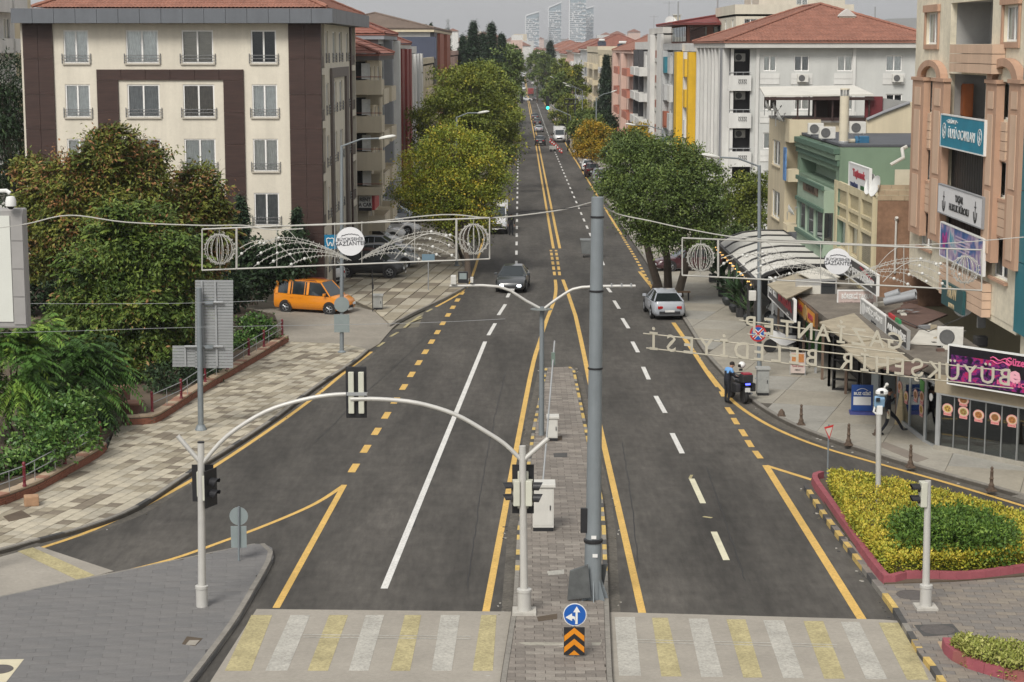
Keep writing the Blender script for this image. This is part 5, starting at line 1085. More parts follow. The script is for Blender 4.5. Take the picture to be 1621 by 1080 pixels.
# ------------------------------------------------------------ right foreground: the peeling cream block with orange pilasters
PEEL = M('peeling_cream_render', (.66,.605,.475), .92, .16, .7, .25, 14, var2=.10, scale2=5, streak=.14); ORNG = M('orange_siding', (.55,.39,.28), .85, .08, .8, streak=.1); PIL = M('orange_pilaster', (.43,.27,.185), .85, .10, 1, streak=.12)
fU = FR(17.6, 85.2); WU = 18.7; rU = empty('corner_block', (17.6,85.2,0), 'peeling cream block with orange pilasters, round arches and a blue sign', 'building')
wins = {'t1':fU.rect(1467,1486,20,70), 't2':fU.rect(1590,1614,8,66), 'm1':fU.rect(1464,1476,128,177), 'm2':fU.rect(1583,1602,131,190), 'l1':fU.rect(1459,1474,236,284), 'l2':fU.rect(1577,1598,256,314), 'b1':fU.rect(1456,1476,336,392), 'b2':fU.rect(1571,1596,376,442)}
logg = {'lt':fU.rect(1505,1571,2,70), 'lm':fU.rect(1501,1560,118,190)}
dk = {'blind':fU.rect(1498,1559,236,312), 'slat':fU.rect(1494,1556,338,372)}
m = MB(); wall_with_holes(m, fU, 0, 4.45, WU, 21, list(wins.values()) + list(logg.values()) + list(dk.values()), .25)
m.add([(17.6,85.2,4.45),(30,85.2,4.45),(30,85.2,21),(17.6,85.2,21)], [(0,1,2,3)]); m.box(17.62,30,66.5,85.19,4.2,4.44); m.add([(17.6,66.5,4.45),(30,66.5,4.45),(30,66.5,21),(17.6,66.5,21)], [(0,1,2,3)]); m.build('wall', PEEL, rU)
for k, r in wins.items(): window(rU, fU, r, {'t1':1,'t2':0,'m1':1,'m2':0,'l1':3,'l2':2,'b1':1,'b2':2}[k], rec=.14, fw=.075)
for k, r in logg.items(): loggia(rU, fU, r, 1.6, M('loggia_pale', (.36,.355,.34), .9, .12, 1))
for k, r in dk.items():
    m = MB(); fU.slab(m, r[0]-.05, r[1]-.05, r[2]+.05, r[3]+.05, -.35, -.3); m.build('dark_backing', M('dark_room', (.018,.017,.017)), rU)  # near-black sheet behind the slats, coloured as the shade of the room
    n = 16 if k == 'blind' else 26
    for i in range(n):
        a = r[0] + (r[2]-r[0])*(i+.5)/n; m = MB(); w_ = (r[2]-r[0])/n*(.44 if k == 'blind' else .3); fU.slab(m, a-w_, r[1]+.03, a+w_, r[3]-.03, -.22-R.uniform(0,.03), -.2); m.build('blind_slat', M('black_blind', (.022,.021,.02), .55, .2, 3) if k == 'blind' else M('brown_slat', (.05,.028,.024), .7), rU)
def vert_piece(px0, px1, ptop, pbot, par, mat, nm, c0=.01, c1=.3, f=fU):
    a0, b0, a1, b1_ = f.rect(px0, px1, ptop, pbot, c1); m = MB(); f.slab(m, a0, b0, a1, b1_, c0, c1); return m.build(nm, mat, par), (a0,b0,a1,b1_)
for (l, r_, t, b) in ((1441,1459,126,371),(1472,1490,128,383),(1556,1573,131,415),(1592,1611,131,428)):
    o, (a0,b0,a1,b1_) = vert_piece(l, r_, t, b, rU, PIL, 'pilaster'); m = MB(); w_ = a1-a0
    for (z0, z1) in ((b0+.3,b0+2.6),(b0+2.8,b0+5.4),(b0+5.6,b1_-.3)): fU.slab(m, a0+w_*.25, z0, a1-w_*.25, z1, .302, .33)
    m.build('fluted_inset', ORNG, o); m = MB(); fU.slab(m, a0-.08, b1_-.02, a1+.08, b1_+.12, .01, .36); m.build('capital', PIL, o)
for (l, r_, top, bot) in ((1452,1490,95,123),(1563,1612,92,130)):
    a0, b0, a1, bt_ = fU.rect(l, r_, top, bot, .3); c = (a0+a1)/2; r0 = (a1-a0)/2; rv = bt_-b0; pts = []
    for i in range(13): t = PI*i/12; pts.append((c - r0*math.cos(t), b0 + rv*math.sin(t)))
    for i in range(13): t = PI*(12-i)/12; pts.append((c - r0*.66*math.cos(t), b0 + rv*.66*math.sin(t)))
    m = MB()
    for i in range(12): fU.poly(m, [pts[i], pts[i+1], pts[24-i], pts[25-i]], .01, .32)
    m.build('arch', PIL, rU); m = MB(); fU.poly(m, [(c - r0*.64*math.cos(PI*i/12), b0 + rv*.64*math.sin(PI*i/12)) for i in range(13)], .01, .1); m.build('tympanum', PEEL, rU)
def siding(a0, a1, b0, b1_, n, c1=.12, par=rU, mat=ORNG, f=fU):
    for i in range(n): m = MB(); f.slab(m, a0, b0+(b1_-b0)*i/n+.012, a1, b0+(b1_-b0)*(i+1)/n-.012, .01, c1); m.build('siding_panel', mat, par)
for (l, r_) in ((1459,1472),(1574,1592)):
    for (t, b, n) in ((178,234,4),(286,335,4)) if l < 1500 else ((192,254,4),(316,374,4)):
        a0,b0,a1,b1_ = fU.rect(l, r_, t, b, .1); siding(a0, a1, b0, b1_, n)
for (l, r_, t, b, n, cc) in ((1503,1570,70,116,3,.5),(1486,1555,432,484,4,.35)): a0,b0,a1,b1_ = fU.rect(l, r_, t, b, cc); siding(a0, a1, b0, b1_, n, cc)
for k in ('t1','t2'):
    r = wins[k]; m = MB(); e = .22
    fU.slab(m, r[0]-e, r[1]-e, r[0]-.02, r[3]+.02, .01, .08); fU.slab(m, r[2]+.02, r[1]-e, r[2]+e, r[3]+.02, .01, .08); fU.slab(m, r[0]-e-.06, r[3]+.02, r[2]+e+.06, r[3]+e+.1, .01, .14); fU.slab(m, r[0]-.02, r[1]-e, r[2]+.02, r[1]-.02, .01, .08); m.build('window_surround', PIL, rU)
for k in ('b1','b2','l1','l2'):
    r = wins[k]; m = MB(); fU.slab(m, r[0]-.12, r[1]-.12, r[2]+.12, r[1]-.01, .01, .14); fU.slab(m, r[0]-.12, r[3]+.01, r[2]+.12, r[3]+.1, .01, .1); m.build('sill', PIL, rU)
def sign(f, px0, px1, pt, pb, c, face_mat, label, frame=None, th=.12, root=None, cat='sign'):
    a0,b0,a1,b1_ = f.rect(px0, px1, pt, pb, c); rt_ = empty('shop_sign', f.p((a0+a1)/2, b0, c), label, cat); m = MB(); f.slab(m, a0, b0, a1, b1_, c-th, c); m.build('panel', face_mat, rt_)
    if frame:
        e = .05
        for q in ((a0-e,b0-e,a1+e,b0),(a0-e,b1_,a1+e,b1_+e),(a0-e,b0,a0,b1_),(a1,b0,a1+e,b1_)): m = MB(); f.slab(m, *q, c-th, c+.015); m.build('frame', frame, rt_)
    return rt_, (a0,b0,a1,b1_)
def letter(rt_, f, s, a, b, c, size, mat, sq=1., bold=.0, name='lettering', align='CENTER', shear=0): return text(s, size, mat, rt_, f.p(a,b,c+.012), f.u, f.n, name, .008, align, 0, sq, shear, bold)
WLET = M('white_letter', (.68,.68,.66), .5, .05); BLET = M('black_letter', (.03,.03,.032), .5, .05); RLET = M('red_letter', (.36,.03,.05), .5, .08); ALUM = M('alu_trim', (.45,.45,.44), .4, .06, 3, metal=.5)
BLUE = M('turquoise_sign', (.015,.20,.30), .45, .16, .8, var2=.06, scale2=4)
s1, q = sign(fU, 1489,1558, 187,238, .42, BLUE, 'turquoise sign reading ÜLKÜ OCAKLARI with a white emblem at each end', WLET)
cx_, cz_ = (q[0]+q[2])/2, (q[1]+q[3])/2; WQ, HQ = q[2]-q[0], q[3]-q[1]
letter(s1, fU, 'ÜLKÜ OCAKLARI', cx_, cz_-.08, .42, HQ*.44, WLET, WQ*.70/(HQ*.44*8.6), .0); letter(s1, fU, '• GAZİANTEP •', cx_-WQ*.22, q[3]-.22, .42, .22, WLET, 1.3)
def emblem(rt_, f, a, b, c, r, mat, sq=1.):
    pts = [(a + r*sq*math.cos(2*PI*i/20), b + r*math.sin(2*PI*i/20)) for i in range(20)]; inn = [(a + r*.86*sq*math.cos(2*PI*i/20), b + r*.86*math.sin(2*PI*i/20)) for i in range(20)]; m = MB()
    for i in range(20): f.poly(m, [pts[i], pts[(i+1)%20], inn[(i+1)%20], inn[i]], c+.004, c+.016)
    w_ = [(a + r*sq*x, b + r*y) for x, y in ((-.1,.65),(.2,.3),(-.05,.0),(.45,-.25),(.1,-.7),(-.5,-.5),(-.1,-.35),(-.45,.05),(.0,.25))]; f.poly(m, w_, c+.004, c+.016); m.build('emblem', mat, rt_)
emblem(s1, fU, q[0]+WQ*.09, cz_, .42, HQ*.26, WLET); emblem(s1, fU, q[2]-WQ*.09, cz_, .42, HQ*.26, WLET)
s2, q = sign(fU, 1485,1555, 303,348, .42, M('white_sign', (.66,.66,.67), .45, .05, 2), 'white sign reading YAŞAR HUKUK BÜROSU with grey frame bars', GREYD)
cx_, cz_ = (q[0]+q[2])/2, (q[1]+q[3])/2; WQ, HQ = q[2]-q[0], q[3]-q[1]
letter(s2, fU, 'YAŞAR', cx_, cz_+HQ*.18, .42, HQ*.34, BLET, 1.1, .01); letter(s2, fU, 'HUKUK BÜROSU', cx_, cz_-HQ*.18, .42, HQ*.34, BLET, 1.2, .01)
for a in (q[0]+WQ*.14, q[2]-WQ*.14):
    m = MB(); fU.slab(m, a-.03, cz_-HQ*.28, a+.03, cz_+HQ*.32, .424, .436); fU.slab(m, a-.14, cz_+HQ*.1, a+.14, cz_+HQ*.14, .424, .436)
    for i in range(10): t0_, t1_ = PI+PI*i/10, PI+PI*(i+1)/10; fU.poly(m, [(a+.3*math.cos(t0_),cz_-.05+.42*math.sin(t0_)),(a+.3*math.cos(t1_),cz_-.05+.42*math.sin(t1_)),(a+.2*math.cos(t1_),cz_-.05+.3*math.sin(t1_)),(a+.2*math.cos(t0_),cz_-.05+.3*math.sin(t0_))], .424, .436)
    m.build('emblem', BLET, s2)
POST = bpy.data.materials.new('poster_print'); POST.use_nodes = True; t = POST.node_tree; b_ = t.nodes['Principled BSDF']; co = t.nodes.new('ShaderNodeTexCoord'); nz_ = t.nodes.new('ShaderNodeTexNoise'); nz_.inputs['Scale'].default_value = .9; nz_.inputs['Detail'].default_value = 3; rp = t.nodes.new('ShaderNodeValToRGB'); e = rp.color_ramp.elements
e[0].position, e[0].color = .34, (.015,.06,.20,1); e[1].position, e[1].color = .7, (.06,.30,.42,1)
for p_, c_ in ((.45,(.05,.12,.32,1)),(.52,(.28,.20,.36,1)),(.6,(.50,.44,.50,1))): x = e.new(p_); x.color = c_
t.links.new(co.outputs['Object'], nz_.inputs['Vector']); t.links.new(nz_.outputs[0], rp.inputs[0]); t.links.new(rp.outputs[0], b_.inputs['Base Color']); b_.inputs['Roughness'].default_value = .4
s3, q = sign(fU, 1488,1556, 366,420, .40, POST, 'faded blue and violet poster under the brown slats of the cream corner block', WLET, cat='poster')
m = MB()
for i in range(5): z = q[1] + (q[3]-q[1])*(.36+.1*i); fU.slab(m, q[0]+(q[2]-q[0])*.38, z, q[0]+(q[2]-q[0])*(.68+.03*(i%2)), z+.05, .404, .412)
m.build('print_lines', M('pale_violet_print', (.5,.42,.52), .5), s3); m = MB()
for (u_, v_, r_) in ((.10,.42,.22),(.15,.62,.16),(.07,.6,.12)): fU.poly(m, [(q[0]+(q[2]-q[0])*u_+r_*math.cos(2*PI*i/12), q[1]+(q[3]-q[1])*v_+1.4*r_*math.sin(2*PI*i/12)) for i in range(12)], .404, .412)
m.build('print_balloons', M('magenta_print', (.35,.04,.22), .5), s3)
s4, q = sign(fU, 1490,1524, 452,490, .5, M('petrol_sign', (.02,.075,.08), .5, .1, 2), 'dark petrol sign reading ASLAN under the orange balcony', None)
letter(s4, fU, 'ASLAN', (q[0]+q[2])/2, (q[1]+q[3])/2+.15, .5, .62, M('sand_letter', (.45,.36,.22), .5), .8, .02); letter(s4, fU, 'LOKANTA', (q[0]+q[2])/2, (q[1]+q[3])/2-.35, .5, .26, M('sand_letter'), .8)
# teal neighbour at the very edge
rt_ = empty('teal_building', (17.45,66.3,0), 'teal clad building at the right edge of the picture', 'building'); fE = FR(17.45, 66.3); tl = M('teal_cladding', (.02,.16,.20), .5, .12, .8, streak=.1); 
for i in range(3):
    for j in range(5): m = MB(); fE.slab(m, .02+2.2*i, 4.4+2.5*j, 2.18+2.2*i, 6.87+2.5*j, -.2, R.uniform(0,.006)); m.build('cladding_panel', tl, rt_)
MB().box(17.7,28,58,66.2,0,18).build('wall', PEEL, rt_)
# objects in the loggias and on the wall
c = fU.p(*fU.at(1518,186,-.6), -.6); root = empty('cabinet', c, 'orange brown cabinet standing in the loggia above the turquoise sign', 'cabinet'); a,b = fU.at(1520,182,-.6); m = MB(); fU.slab(m, a-1.0, logg['lm'][1]+.02, a+.9, logg['lm'][1]+1.35, -.9, -.55); m.build('body', M('orange_wood', (.36,.11,.035), .6, .15, 3), root)
m = MB()
for s_ in (-.9,.02): fU.slab(m, a+s_, logg['lm'][1]+.08, a+s_+.82, logg['lm'][1]+1.28, -.549, -.52); 
m.build('door', M('orange_wood'), root)
a,b = fU.at(1512,150,-1.55); m = MB(); fU.slab(m, a-.5, logg['lm'][1]+.02, a+.55, logg['lm'][1]+2.3, -1.64, -1.56); o = m.build('door', PVC, rU); m = MB(); fU.slab(m, a-.32, logg['lm'][1]+1.0, a+.37, logg['lm'][1]+2.1, -1.558, -1.54); m.build('door_pane', DGLASS, o)
d_ = P(1534,470,76.5); dish((d_.x,76.5,d_.z-.7), .62, 4.1, .25, 'white satellite dish on the messy roof below the orange balcony')
# ------------------------------------------------------------ tan tiled house
TANW = M('tan_render', (.50,.44,.29), .9, .1, .8, .1, 20, streak=.12); TANT = M('tan_slip_tile', (.44,.38,.24), .85, .14, 3, var2=.12, scale2=14)
fT = FR(16.2, 96.7); rT = empty('tan_house', (16.2,96.7,0), 'tan house faced with slip tiles in a square grid, a white sign on its roof', 'building'); zT = fT.at(1329,289)[1]
colsT = [fT.rect(l, r_, 300, 330)[::2] for l, r_ in ((1329.5,1345),(1348,1364.5),(1368,1386))]; zr_ = [fT.at(1337,y)[1] for y in (301,324,329,345,350,395,402,440)]
winT = [(c[0]+.05, zr_[5], c[1]-.05, zr_[4]) for c in colsT[:2]]
m = MB(); wall_with_holes(m, fT, 0, 0, 10.7, zT, winT, .18); m.add([(16.2,86,0),(16.2,86,zT),(28,86,zT),(28,86,0)], [(0,1,2,3)]); m.box(16.25,28,86.02,96.7,zT-.35,zT-.25); m.add([(16.2,96.7,0),(28,96.7,0),(28,96.7,zT),(16.2,96.7,zT)], [(0,1,2,3)]); m.build('wall', TANW, rT)
for k, r in enumerate(winT): window(rT, fT, r, 1, fm=M('tan_frame', (.4,.33,.22), .7), panes=2)
m = MB()
edges = [0] + [c for cc in colsT for c in cc] + [10.7]
for i in range(0,8,2): fT.slab(m, edges[i]+.02, .02, edges[i+1]-.02, zT+.1, .005, .16)
m.build('grid_mullion', TANW, rT); m = MB()
for z0, z1 in ((zr_[0],zT+.1),(zr_[2]+.0,zr_[1]),(zr_[4],zr_[3]),(zr_[6],zr_[5]-.02)):
    for c in colsT: fT.slab(m, c[0]-.015, z0, c[1]+.015, z1, .006, .14)
m.build('grid_transom', TANW, rT)
for c in colsT:
    for (z0, z1) in ((zr_[1],zr_[0]),(zr_[3],zr_[2])) + (((zr_[5],zr_[4]),) if c is colsT[2] else ()):
        m = MB(); n = max(4, int((z1-z0)/.085)); k = max(3, int((c[1]-c[0])/.34))
        for j in range(n):
            for i in range(-1, k):
                a0 = c[0] + (c[1]-c[0])*(i + .5*(j%2))/k; a1 = a0 + (c[1]-c[0])/k; a0, a1 = max(a0,c[0]+.01), min(a1,c[1]-.01)
                if a1 - a0 > .05: fT.slab(m, a0+.005, z0+(z1-z0)*j/n+.008, a1-.005, z0+(z1-z0)*(j+1)/n-.008, .004, .03+R.uniform(0,.006))
        m.build('slip_tiles', TANT if c is not colsT[2] or z0 != zr_[5] else M('pebble_tile', (.28,.25,.18), .9, .35, 12), rT)['kind'] = 'stuff'
fB = FN(85.95, 16.2); m = MB(); a1 = 4.4; fB.slab(m, .05, 2.6, a1, fB.at(1400,318)[1], .005, .07); m.build('plaster_patch', M('brown_plaster', (.23,.135,.085), .92, .25, 1.1, .25, 10, var2=.15, scale2=5, streak=.15), rT)
zb0 = fB.at(1400,318)[1]
for j in range(3):
    for i in range(7): m = MB(); a0 = .03 + .62*i - (.31 if j%2 else 0); fB.slab(m, max(a0,.03)+.008, zb0+.02+.24*j, a0+.62-.008, zb0+.24*(j+1), .006, .06+R.uniform(0,.01)); m.build('concrete_block', M('tan_block', (.35,.27,.18), .92, .2, 2), rT)
a,b = fB.at(1418,348); a2, b2 = fB.at(1418,432); tag(MB().tube([fB.p(a,b2,.12), fB.p(a,b,.12)], .05, 8).tube([fB.p(a,b,.12), fB.p(a,b+.12,.22)], .08, 8).build('drain_pipe', M('pale_pipe', (.5,.48,.44), .6), loc=fB.p(a,b2,.12)), 'pale vertical pipe on the brown plaster end wall', 'pipe')
sg, q = sign(fT, 1343.5,1376, 263,303, .1, M('white_board', (.66,.66,.66), .5, .05, 2), 'white roof sign with a red script name over blue and green words', WLET)
cx_, cz_ = (q[0]+q[2])/2, (q[1]+q[3])/2; WQ, HQ = q[2]-q[0], q[3]-q[1]; letter(sg, fT, 'Taşhanak', cx_, cz_+HQ*.16, .1, HQ*.4, RLET, WQ*.62/(HQ*.4*4.1), .02)
letter(sg, fT, 'TURİZM', cx_-WQ*.22, cz_-HQ*.33, .1, HQ*.19, M('navy_letter', (.03,.04,.12), .5), WQ*.4/(HQ*.19*4), .02); letter(sg, fT, 'KEBAP', cx_+WQ*.24, cz_-HQ*.33, .1, HQ*.19, M('green_letter', (.03,.11,.04), .5), WQ*.3/(HQ*.19*3.4), .02)
for px, py, lb in ((1378,298,'white satellite dish leaning beside the white roof sign, left one of a pair'),(1386,300,'white satellite dish leaning beside the white roof sign, right one of a pair')): a,b = fT.at(px,py,.0); p_ = fT.p(a,b,-.2); dish((p_.x,p_.y,zT), .5, 4.5, .3, lb, False)
# roof terrace odds of the tan house
cn = empty('roof_canopy', (18,92,zT), 'dark green tarpaulin hung along the roof behind the white sign', 'canopy'); m = MB(); xs = [16.6+.35*i for i in range(34)]; m.add([(x,96.2+.12*(i%2),zT+.35) for i,x in enumerate(xs)] + [(x,96.3-.05*(i%3),zT+1.55) for i,x in enumerate(xs)], [(i,i+1,35+i,34+i) for i in range(33)]); m.build('tarpaulin', M('dark_green_tarp', (.035,.045,.028), .8, .25, 2), cn)
m = MB()
for x in (17.4,19.2,21,22.8): m.tube([(x,95.8,zT),(x,95.8,zT+1.3)], .04, 6)
m.build('posts', M('pale_pipe'), cn)
for i, x in enumerate((17.9,19.7,21.5)): tag(MB().box(x,x+1.35,90.5,90.58,zT+.15,zT+1.0).build('screen_panel', M('cream_plain'), loc=(x,90.5,zT+.15)), ['left','middle','right'][i] + ' cream screen panel on the roof of the tan house', 'panel', 'cream screens on the tan roof')
r_ = empty('lean_to', (20.8,88,zT), 'small sand coloured lean-to roof at the corner of the tan roof', 'canopy'); MB().ext([(19.9,86.6,zT+1.15),(22.6,86.6,zT+1.35),(22.6,90,zT+1.75),(19.9,90,zT+1.55)], (0,0,.06)).build('sheet', M('sand_sheet', (.46,.36,.25), .85, .15, 1), r_)
m = MB()
for x in (20.1,22.4): m.tube([(x,86.7,zT-.2),(x,86.7,zT+1.2)], .035, 6)
m.build('legs', M('pale_pipe'), r_)
p0 = P(1388,238,92); p1 = P(1404,257,90); tag(MB().tube([P(1436,232,92), P(1428,236,92), P(1430,250,91), P(1410,261,91)], .09, 8).build('gutter_pipe', M('pale_pipe'), loc=P(1430,250,91)), 'cream bent gutter pipe beside the orange pilaster', 'pipe')
# ------------------------------------------------------------ green house
GRN = M('green_render', (.15,.215,.155), .85, .08, .8, streak=.08); GRND = M('green_trim', (.075,.13,.095), .8, .1, 1); GRNL = M('pale_green_render', (.27,.345,.265), .85, .07, .8, streak=.06)
fG = FR(16.1, 110); rG = empty('green_house', (16.1,110,0), 'green house with a deep niche over a glazed bay', 'building'); zG = fG.at(1264,213)[1]
ni = fG.rect(1267,1322, 232,290); zl = fG.at(1264,280)[1]; nich = (1.0, zl+.3, 13.4, zG-1.25)
m = MB(); wall_with_holes(m, fG, 0, 0, 14.4, zG, [nich], .9); m.add([(16.1,95.6,0),(26,95.6,0),(26,95.6,zG),(16.1,95.6,zG)], [(0,1,2,3)]); m.add([(16.1,110,0),(26,110,0),(26,110,zG),(16.1,110,zG)], [(0,1,2,3)]); m.build('wall', GRN, rG)
m = MB(); fG.slab(m, nich[0]-.02, nich[1]-.02, nich[2]+.02, nich[3]+.02, -.95, -.9); m.build('niche_back', GRNL, rG)
for k in range(3): m = MB(); fG.slab(m, -.05, zG-.95+.3*k, 14.45, zG-.68+.3*k, .005, .12+.1*k); m.build('cornice', GRND if k != 1 else GRN, rG)
MB().box(16.2,40,95.7,113,zG+.02,zG+.14).build('roof', M('roof_bitumen', (.085,.09,.10), .85, .15, .6), rG)
fG2 = FR(15.5, 105.6); zb, zt2 = fG2.at(1285,362)[1], fG2.at(1264,283)[1]; L2 = 9.1
gz_ = [(.25,fG2.at(1285,377)[1]+.1,2.95,zb+4.35 if False else fG2.at(1264,316)[1]),(3.1,fG2.at(1285,377)[1]+.1,5.9,fG2.at(1264,316)[1]),(6.05,fG2.at(1285,377)[1]+.1,8.9,fG2.at(1264,316)[1])]
m = MB(); wall_with_holes(m, fG2, 0, 2.2, L2, zt2, gz_, .12); m.add([(15.5,96.5,2.2),(16.08,96.5,2.2),(16.08,96.5,zt2),(15.5,96.5,zt2)], [(0,1,2,3)]); m.add([(15.5,96.5,zt2),(16.08,96.5,zt2),(16.08,105.6,zt2),(15.5,105.6,zt2)], [(0,1,2,3)]); m.build('bay_wall', GRNL, rG)
for r in gz_: 
    m = MB(); fG2.slab(m, r[0], r[1], r[2], r[3], -.13, -.1); o = m.build('bay_window', DGLASS, rG)
fG3 = FN(96.5, 15.5); m = MB(); fG3.slab(m, .06, gz_[0][1], .5, gz_[0][3], .0, .01); m.build('side_window', DGLASS, rG)
for (z0, z1) in ((zt2,zt2+.22),(gz_[0][3]+.02,gz_[0][3]+.2),(gz_[0][1]-.22,gz_[0][1]-.02)):
    m = MB(); fG2.slab(m, -.02, z0+.002, L2+.05, z1, .003, .14); m.build('bay_trim', GRND, rG)
sB, q = sign(fG2, 1271,1294, 288,306, .05, M('bronze_board', (.12,.085,.06), .6, .15, 3), 'small bronze sign on the green bay', None, .04); letter(sB, fG2, 'TURAK', (q[0]+q[2])/2, (q[1]+q[3])/2, .05, .62, M('dark_bronze', (.035,.025,.018), .5), 1.6, .02)
c = P(1335,235,97); root = empty('flue_pipe', (c.x,97,zG), 'fat cream flue pipe rising from the green house', 'flue'); zt3 = P(1335,141,97).z
MB().tube([(c.x,97,zG-.6),(c.x,97,zt3-.35)], .235, 18).build('pipe', M('cream_metal', (.56,.51,.40), .6, .08, 2, streak=.06), root, True); m = MB()
for i in range(8): q_ = 2*PI*i/8; m.box(c.x+.2*math.cos(q_)-.02,c.x+.2*math.cos(q_)+.02,97+.2*math.sin(q_)-.02,97+.2*math.sin(q_)+.02,zt3-.35,zt3-.02)
m.build('cap_bars', GALV, root); MB().lathe([(.25,0),(.25,.06),(.01,.1)], (c.x,97,zt3-.04), 16).build('cap', M('cream_metal'), root); MB().lathe([(.25,0),(.26,.03),(.26,.2),(.25,.23)], (c.x,97,zG+.02), 16).build('collar', GALV, root)
b2 = P(1367,225,97.5); root = empty('extractor_fan', b2, 'blue extractor fan with a cream duct on the roof of the green house', 'fan'); MB().rbox(b2, .5,.5,.62).build('casing', M('fan_blue', (.03,.12,.22), .5, .15, 3), root, bevel=.05); MB().lathe([(.26,0),(.3,.05),(.3,.12),(.2,.16),(.2,.2)], b2+Vector((-.45,0,.02)), 14, axis=(1,0,0)).build('volute', M('fan_blue'), root); MB().tube([b2+Vector((-.45,0,.05)), (c.x+.2,97.3,b2.z+.05)], .12, 10).build('duct', M('cream_metal'), root)
m = MB(); 
for dx in (-.25,.3): m.box(b2.x+dx-.02,b2.x+dx+.02,97.3,97.34,zG+.1,b2.z-.3)
m.build('stand', BLET, root)
fR_ = FN(100,0)
for px, py, Y, lb in ((1308,214,101,'white air conditioner lying on the roof of the green house, left of the fat flue'),(1356,205,101,'white air conditioner on the roof right behind the fat flue'),(1290,205,106,'small white air conditioner at the back of the green roof')): p_ = P(px,py,Y); ac_unit(FN(Y,0), p_.x, zG+.2 if px != 1356 else p_.z-.2, .02, lb)
# ------------------------------------------------------------ cream house with the roof terrace
CW = lm('warm_cream_render', (.54,.47,.335), .12); rC = empty('terrace_house', (15.6,119,0), 'cream house with corner balconies and a covered roof terrace', 'building'); fC = FR(15.6, 119.); zC = 10.0
wc = [fC.rect(1223,1235, 222,262), fC.rect(1222,1234, 302,345)]; m = MB(); wall_with_holes(m, fC, 0, 0, 7.5, zC, wc, .2); fC2 = FN(111.5, 15.6)
fC3 = FR(17.0, 111.5); m.add([(15.6,111.5,0),(17.0,111.5,0),(17.0,111.5,zC),(15.6,111.5,zC)], [(0,1,2,3)]); m.add([fC3.p(0,0),fC3.p(1.4,0),fC3.p(1.4,zC),fC3.p(0,zC)], [(0,1,2,3)]); m.add([(17,110.1,0),(30,110.1,0),(30,110.1,zC),(17,110.1,zC)], [(0,1,2,3)]); m.add([(15.6,119,0),(30,119,0),(30,119,zC),(15.6,119,zC)], [(0,1,2,3)]); m.build('wall', CW, rC)
for r in wc: window(rC, fC, r, 1, sill=CW)
MB().box(15.55,30,110.2,119,zC-.02,zC+.1).build('roof', M('roof_screed'), rC)
for (t, b, k) in ((189,225,0),(268,287,1),(352,366,2)):
    z0, z1 = P(1262,b,110).z, P(1262,t,110).z; MB().box(15.5,17.3,109.4,111.48,z0,z1).build('balcony', CW, rC) if k < 2 else MB().box(15.5,17.3,109.4,111.48,z0,z0+.4).build('balcony', CW, rC)
a = P(1245,230,110); tag(MB().rbox((15.45,110.6,7.6), .08,.9,1.9).build('blue_signboard', M('blue_white_print', (.10,.22,.45), .5, .5, 3)), 'small blue and white vertical signboard on the corner of the cream house', 'sign')
tr = empty('terrace_cover', (15,110,zC), 'pale sloping terrace roof on dark posts on top of the cream house', 'canopy'); zf_, zk = P(1205,150,110).z, P(1300,140,119).z
MB().ext([(14.05,109.5,zf_-.12),(20.3,109.5,zf_-.05),(20.9,119.5,zk+.1),(15.0,119.5,zk)], (0,0,.09)).build('sheet', M('pale_sheet', (.58,.56,.50), .7, .1, .8, streak=.06), tr)
DBS = M('dark_brown_steel', (.045,.025,.022), .6); MB().box(14.1,20.3,109.45,109.6,zf_-.3,zf_-.13).build('beam', DBS, tr); MB().box(15.7,20.2,109.81,109.87,zC+.12,zC+.3).build('base_rail', DBS, tr)
for x in (16.0,17.0,18.0,20.1): MB().box(x-.045,x+.045,109.7,109.8,zC+.1,zf_-.14).build('post', DBS, tr)
for x in (15.9,18.0,20): MB().box(x-.045,x+.045,118.6,118.7,zC+.1,zk).build('post', DBS, tr)
MB().box(18.1,19.0,112,118,zC+.1,zf_-.15).build('shed', M('loggia_brown'), tr); MB().box(19.9,20.9,109.9,110.1,zC-.1,zf_-.1).build('maroon_wall', M('maroon_sheet', (.14,.025,.03), .6, .12, 1), tr)
MB().ext([(20.95,110,zC-.1),(24.2,110,zC+.3),(24.0,110,zC+1.0),(20.95,110,zf_-.2)], (0,.15,0)).build('side_screen', M('grey_plastic_sheet', (.27,.27,.26), .6, .1, 2), tr)
rg = empty('gable_wall', (22,108.5,6), 'stained cream gable wall sloping up to the right, behind the green house', 'wall'); pts = [P(1372,233,108.5),P(1450,233,108.5),P(1450,160,108.5),P(1440,163,108.5),P(1400,178,108.5),P(1372,190,108.5)]; MB().ext(pts, (0,.3,0)).build('wall', CW, rg)
cp = MB(); cp.tube([P(1372,189.5,108.4),P(1400,177.5,108.4),P(1440,162.5,108.4)], .09, 6); cp.build('coping', GREYD, rg)
for px, py, Y, lb in ((1210,175,112,'white satellite dish at the corner of the terrace, farther left'),(1222,180,111,'white satellite dish on the terrace edge, second from the left'),(1228,192,110.4,'white satellite dish hanging below the terrace edge'),(1246,340,109.5,'white satellite dish on the lowest balcony of the cream house')):
    p_ = P(px,py+8,Y); dish(p_, .36, 1.75, .5, lb)
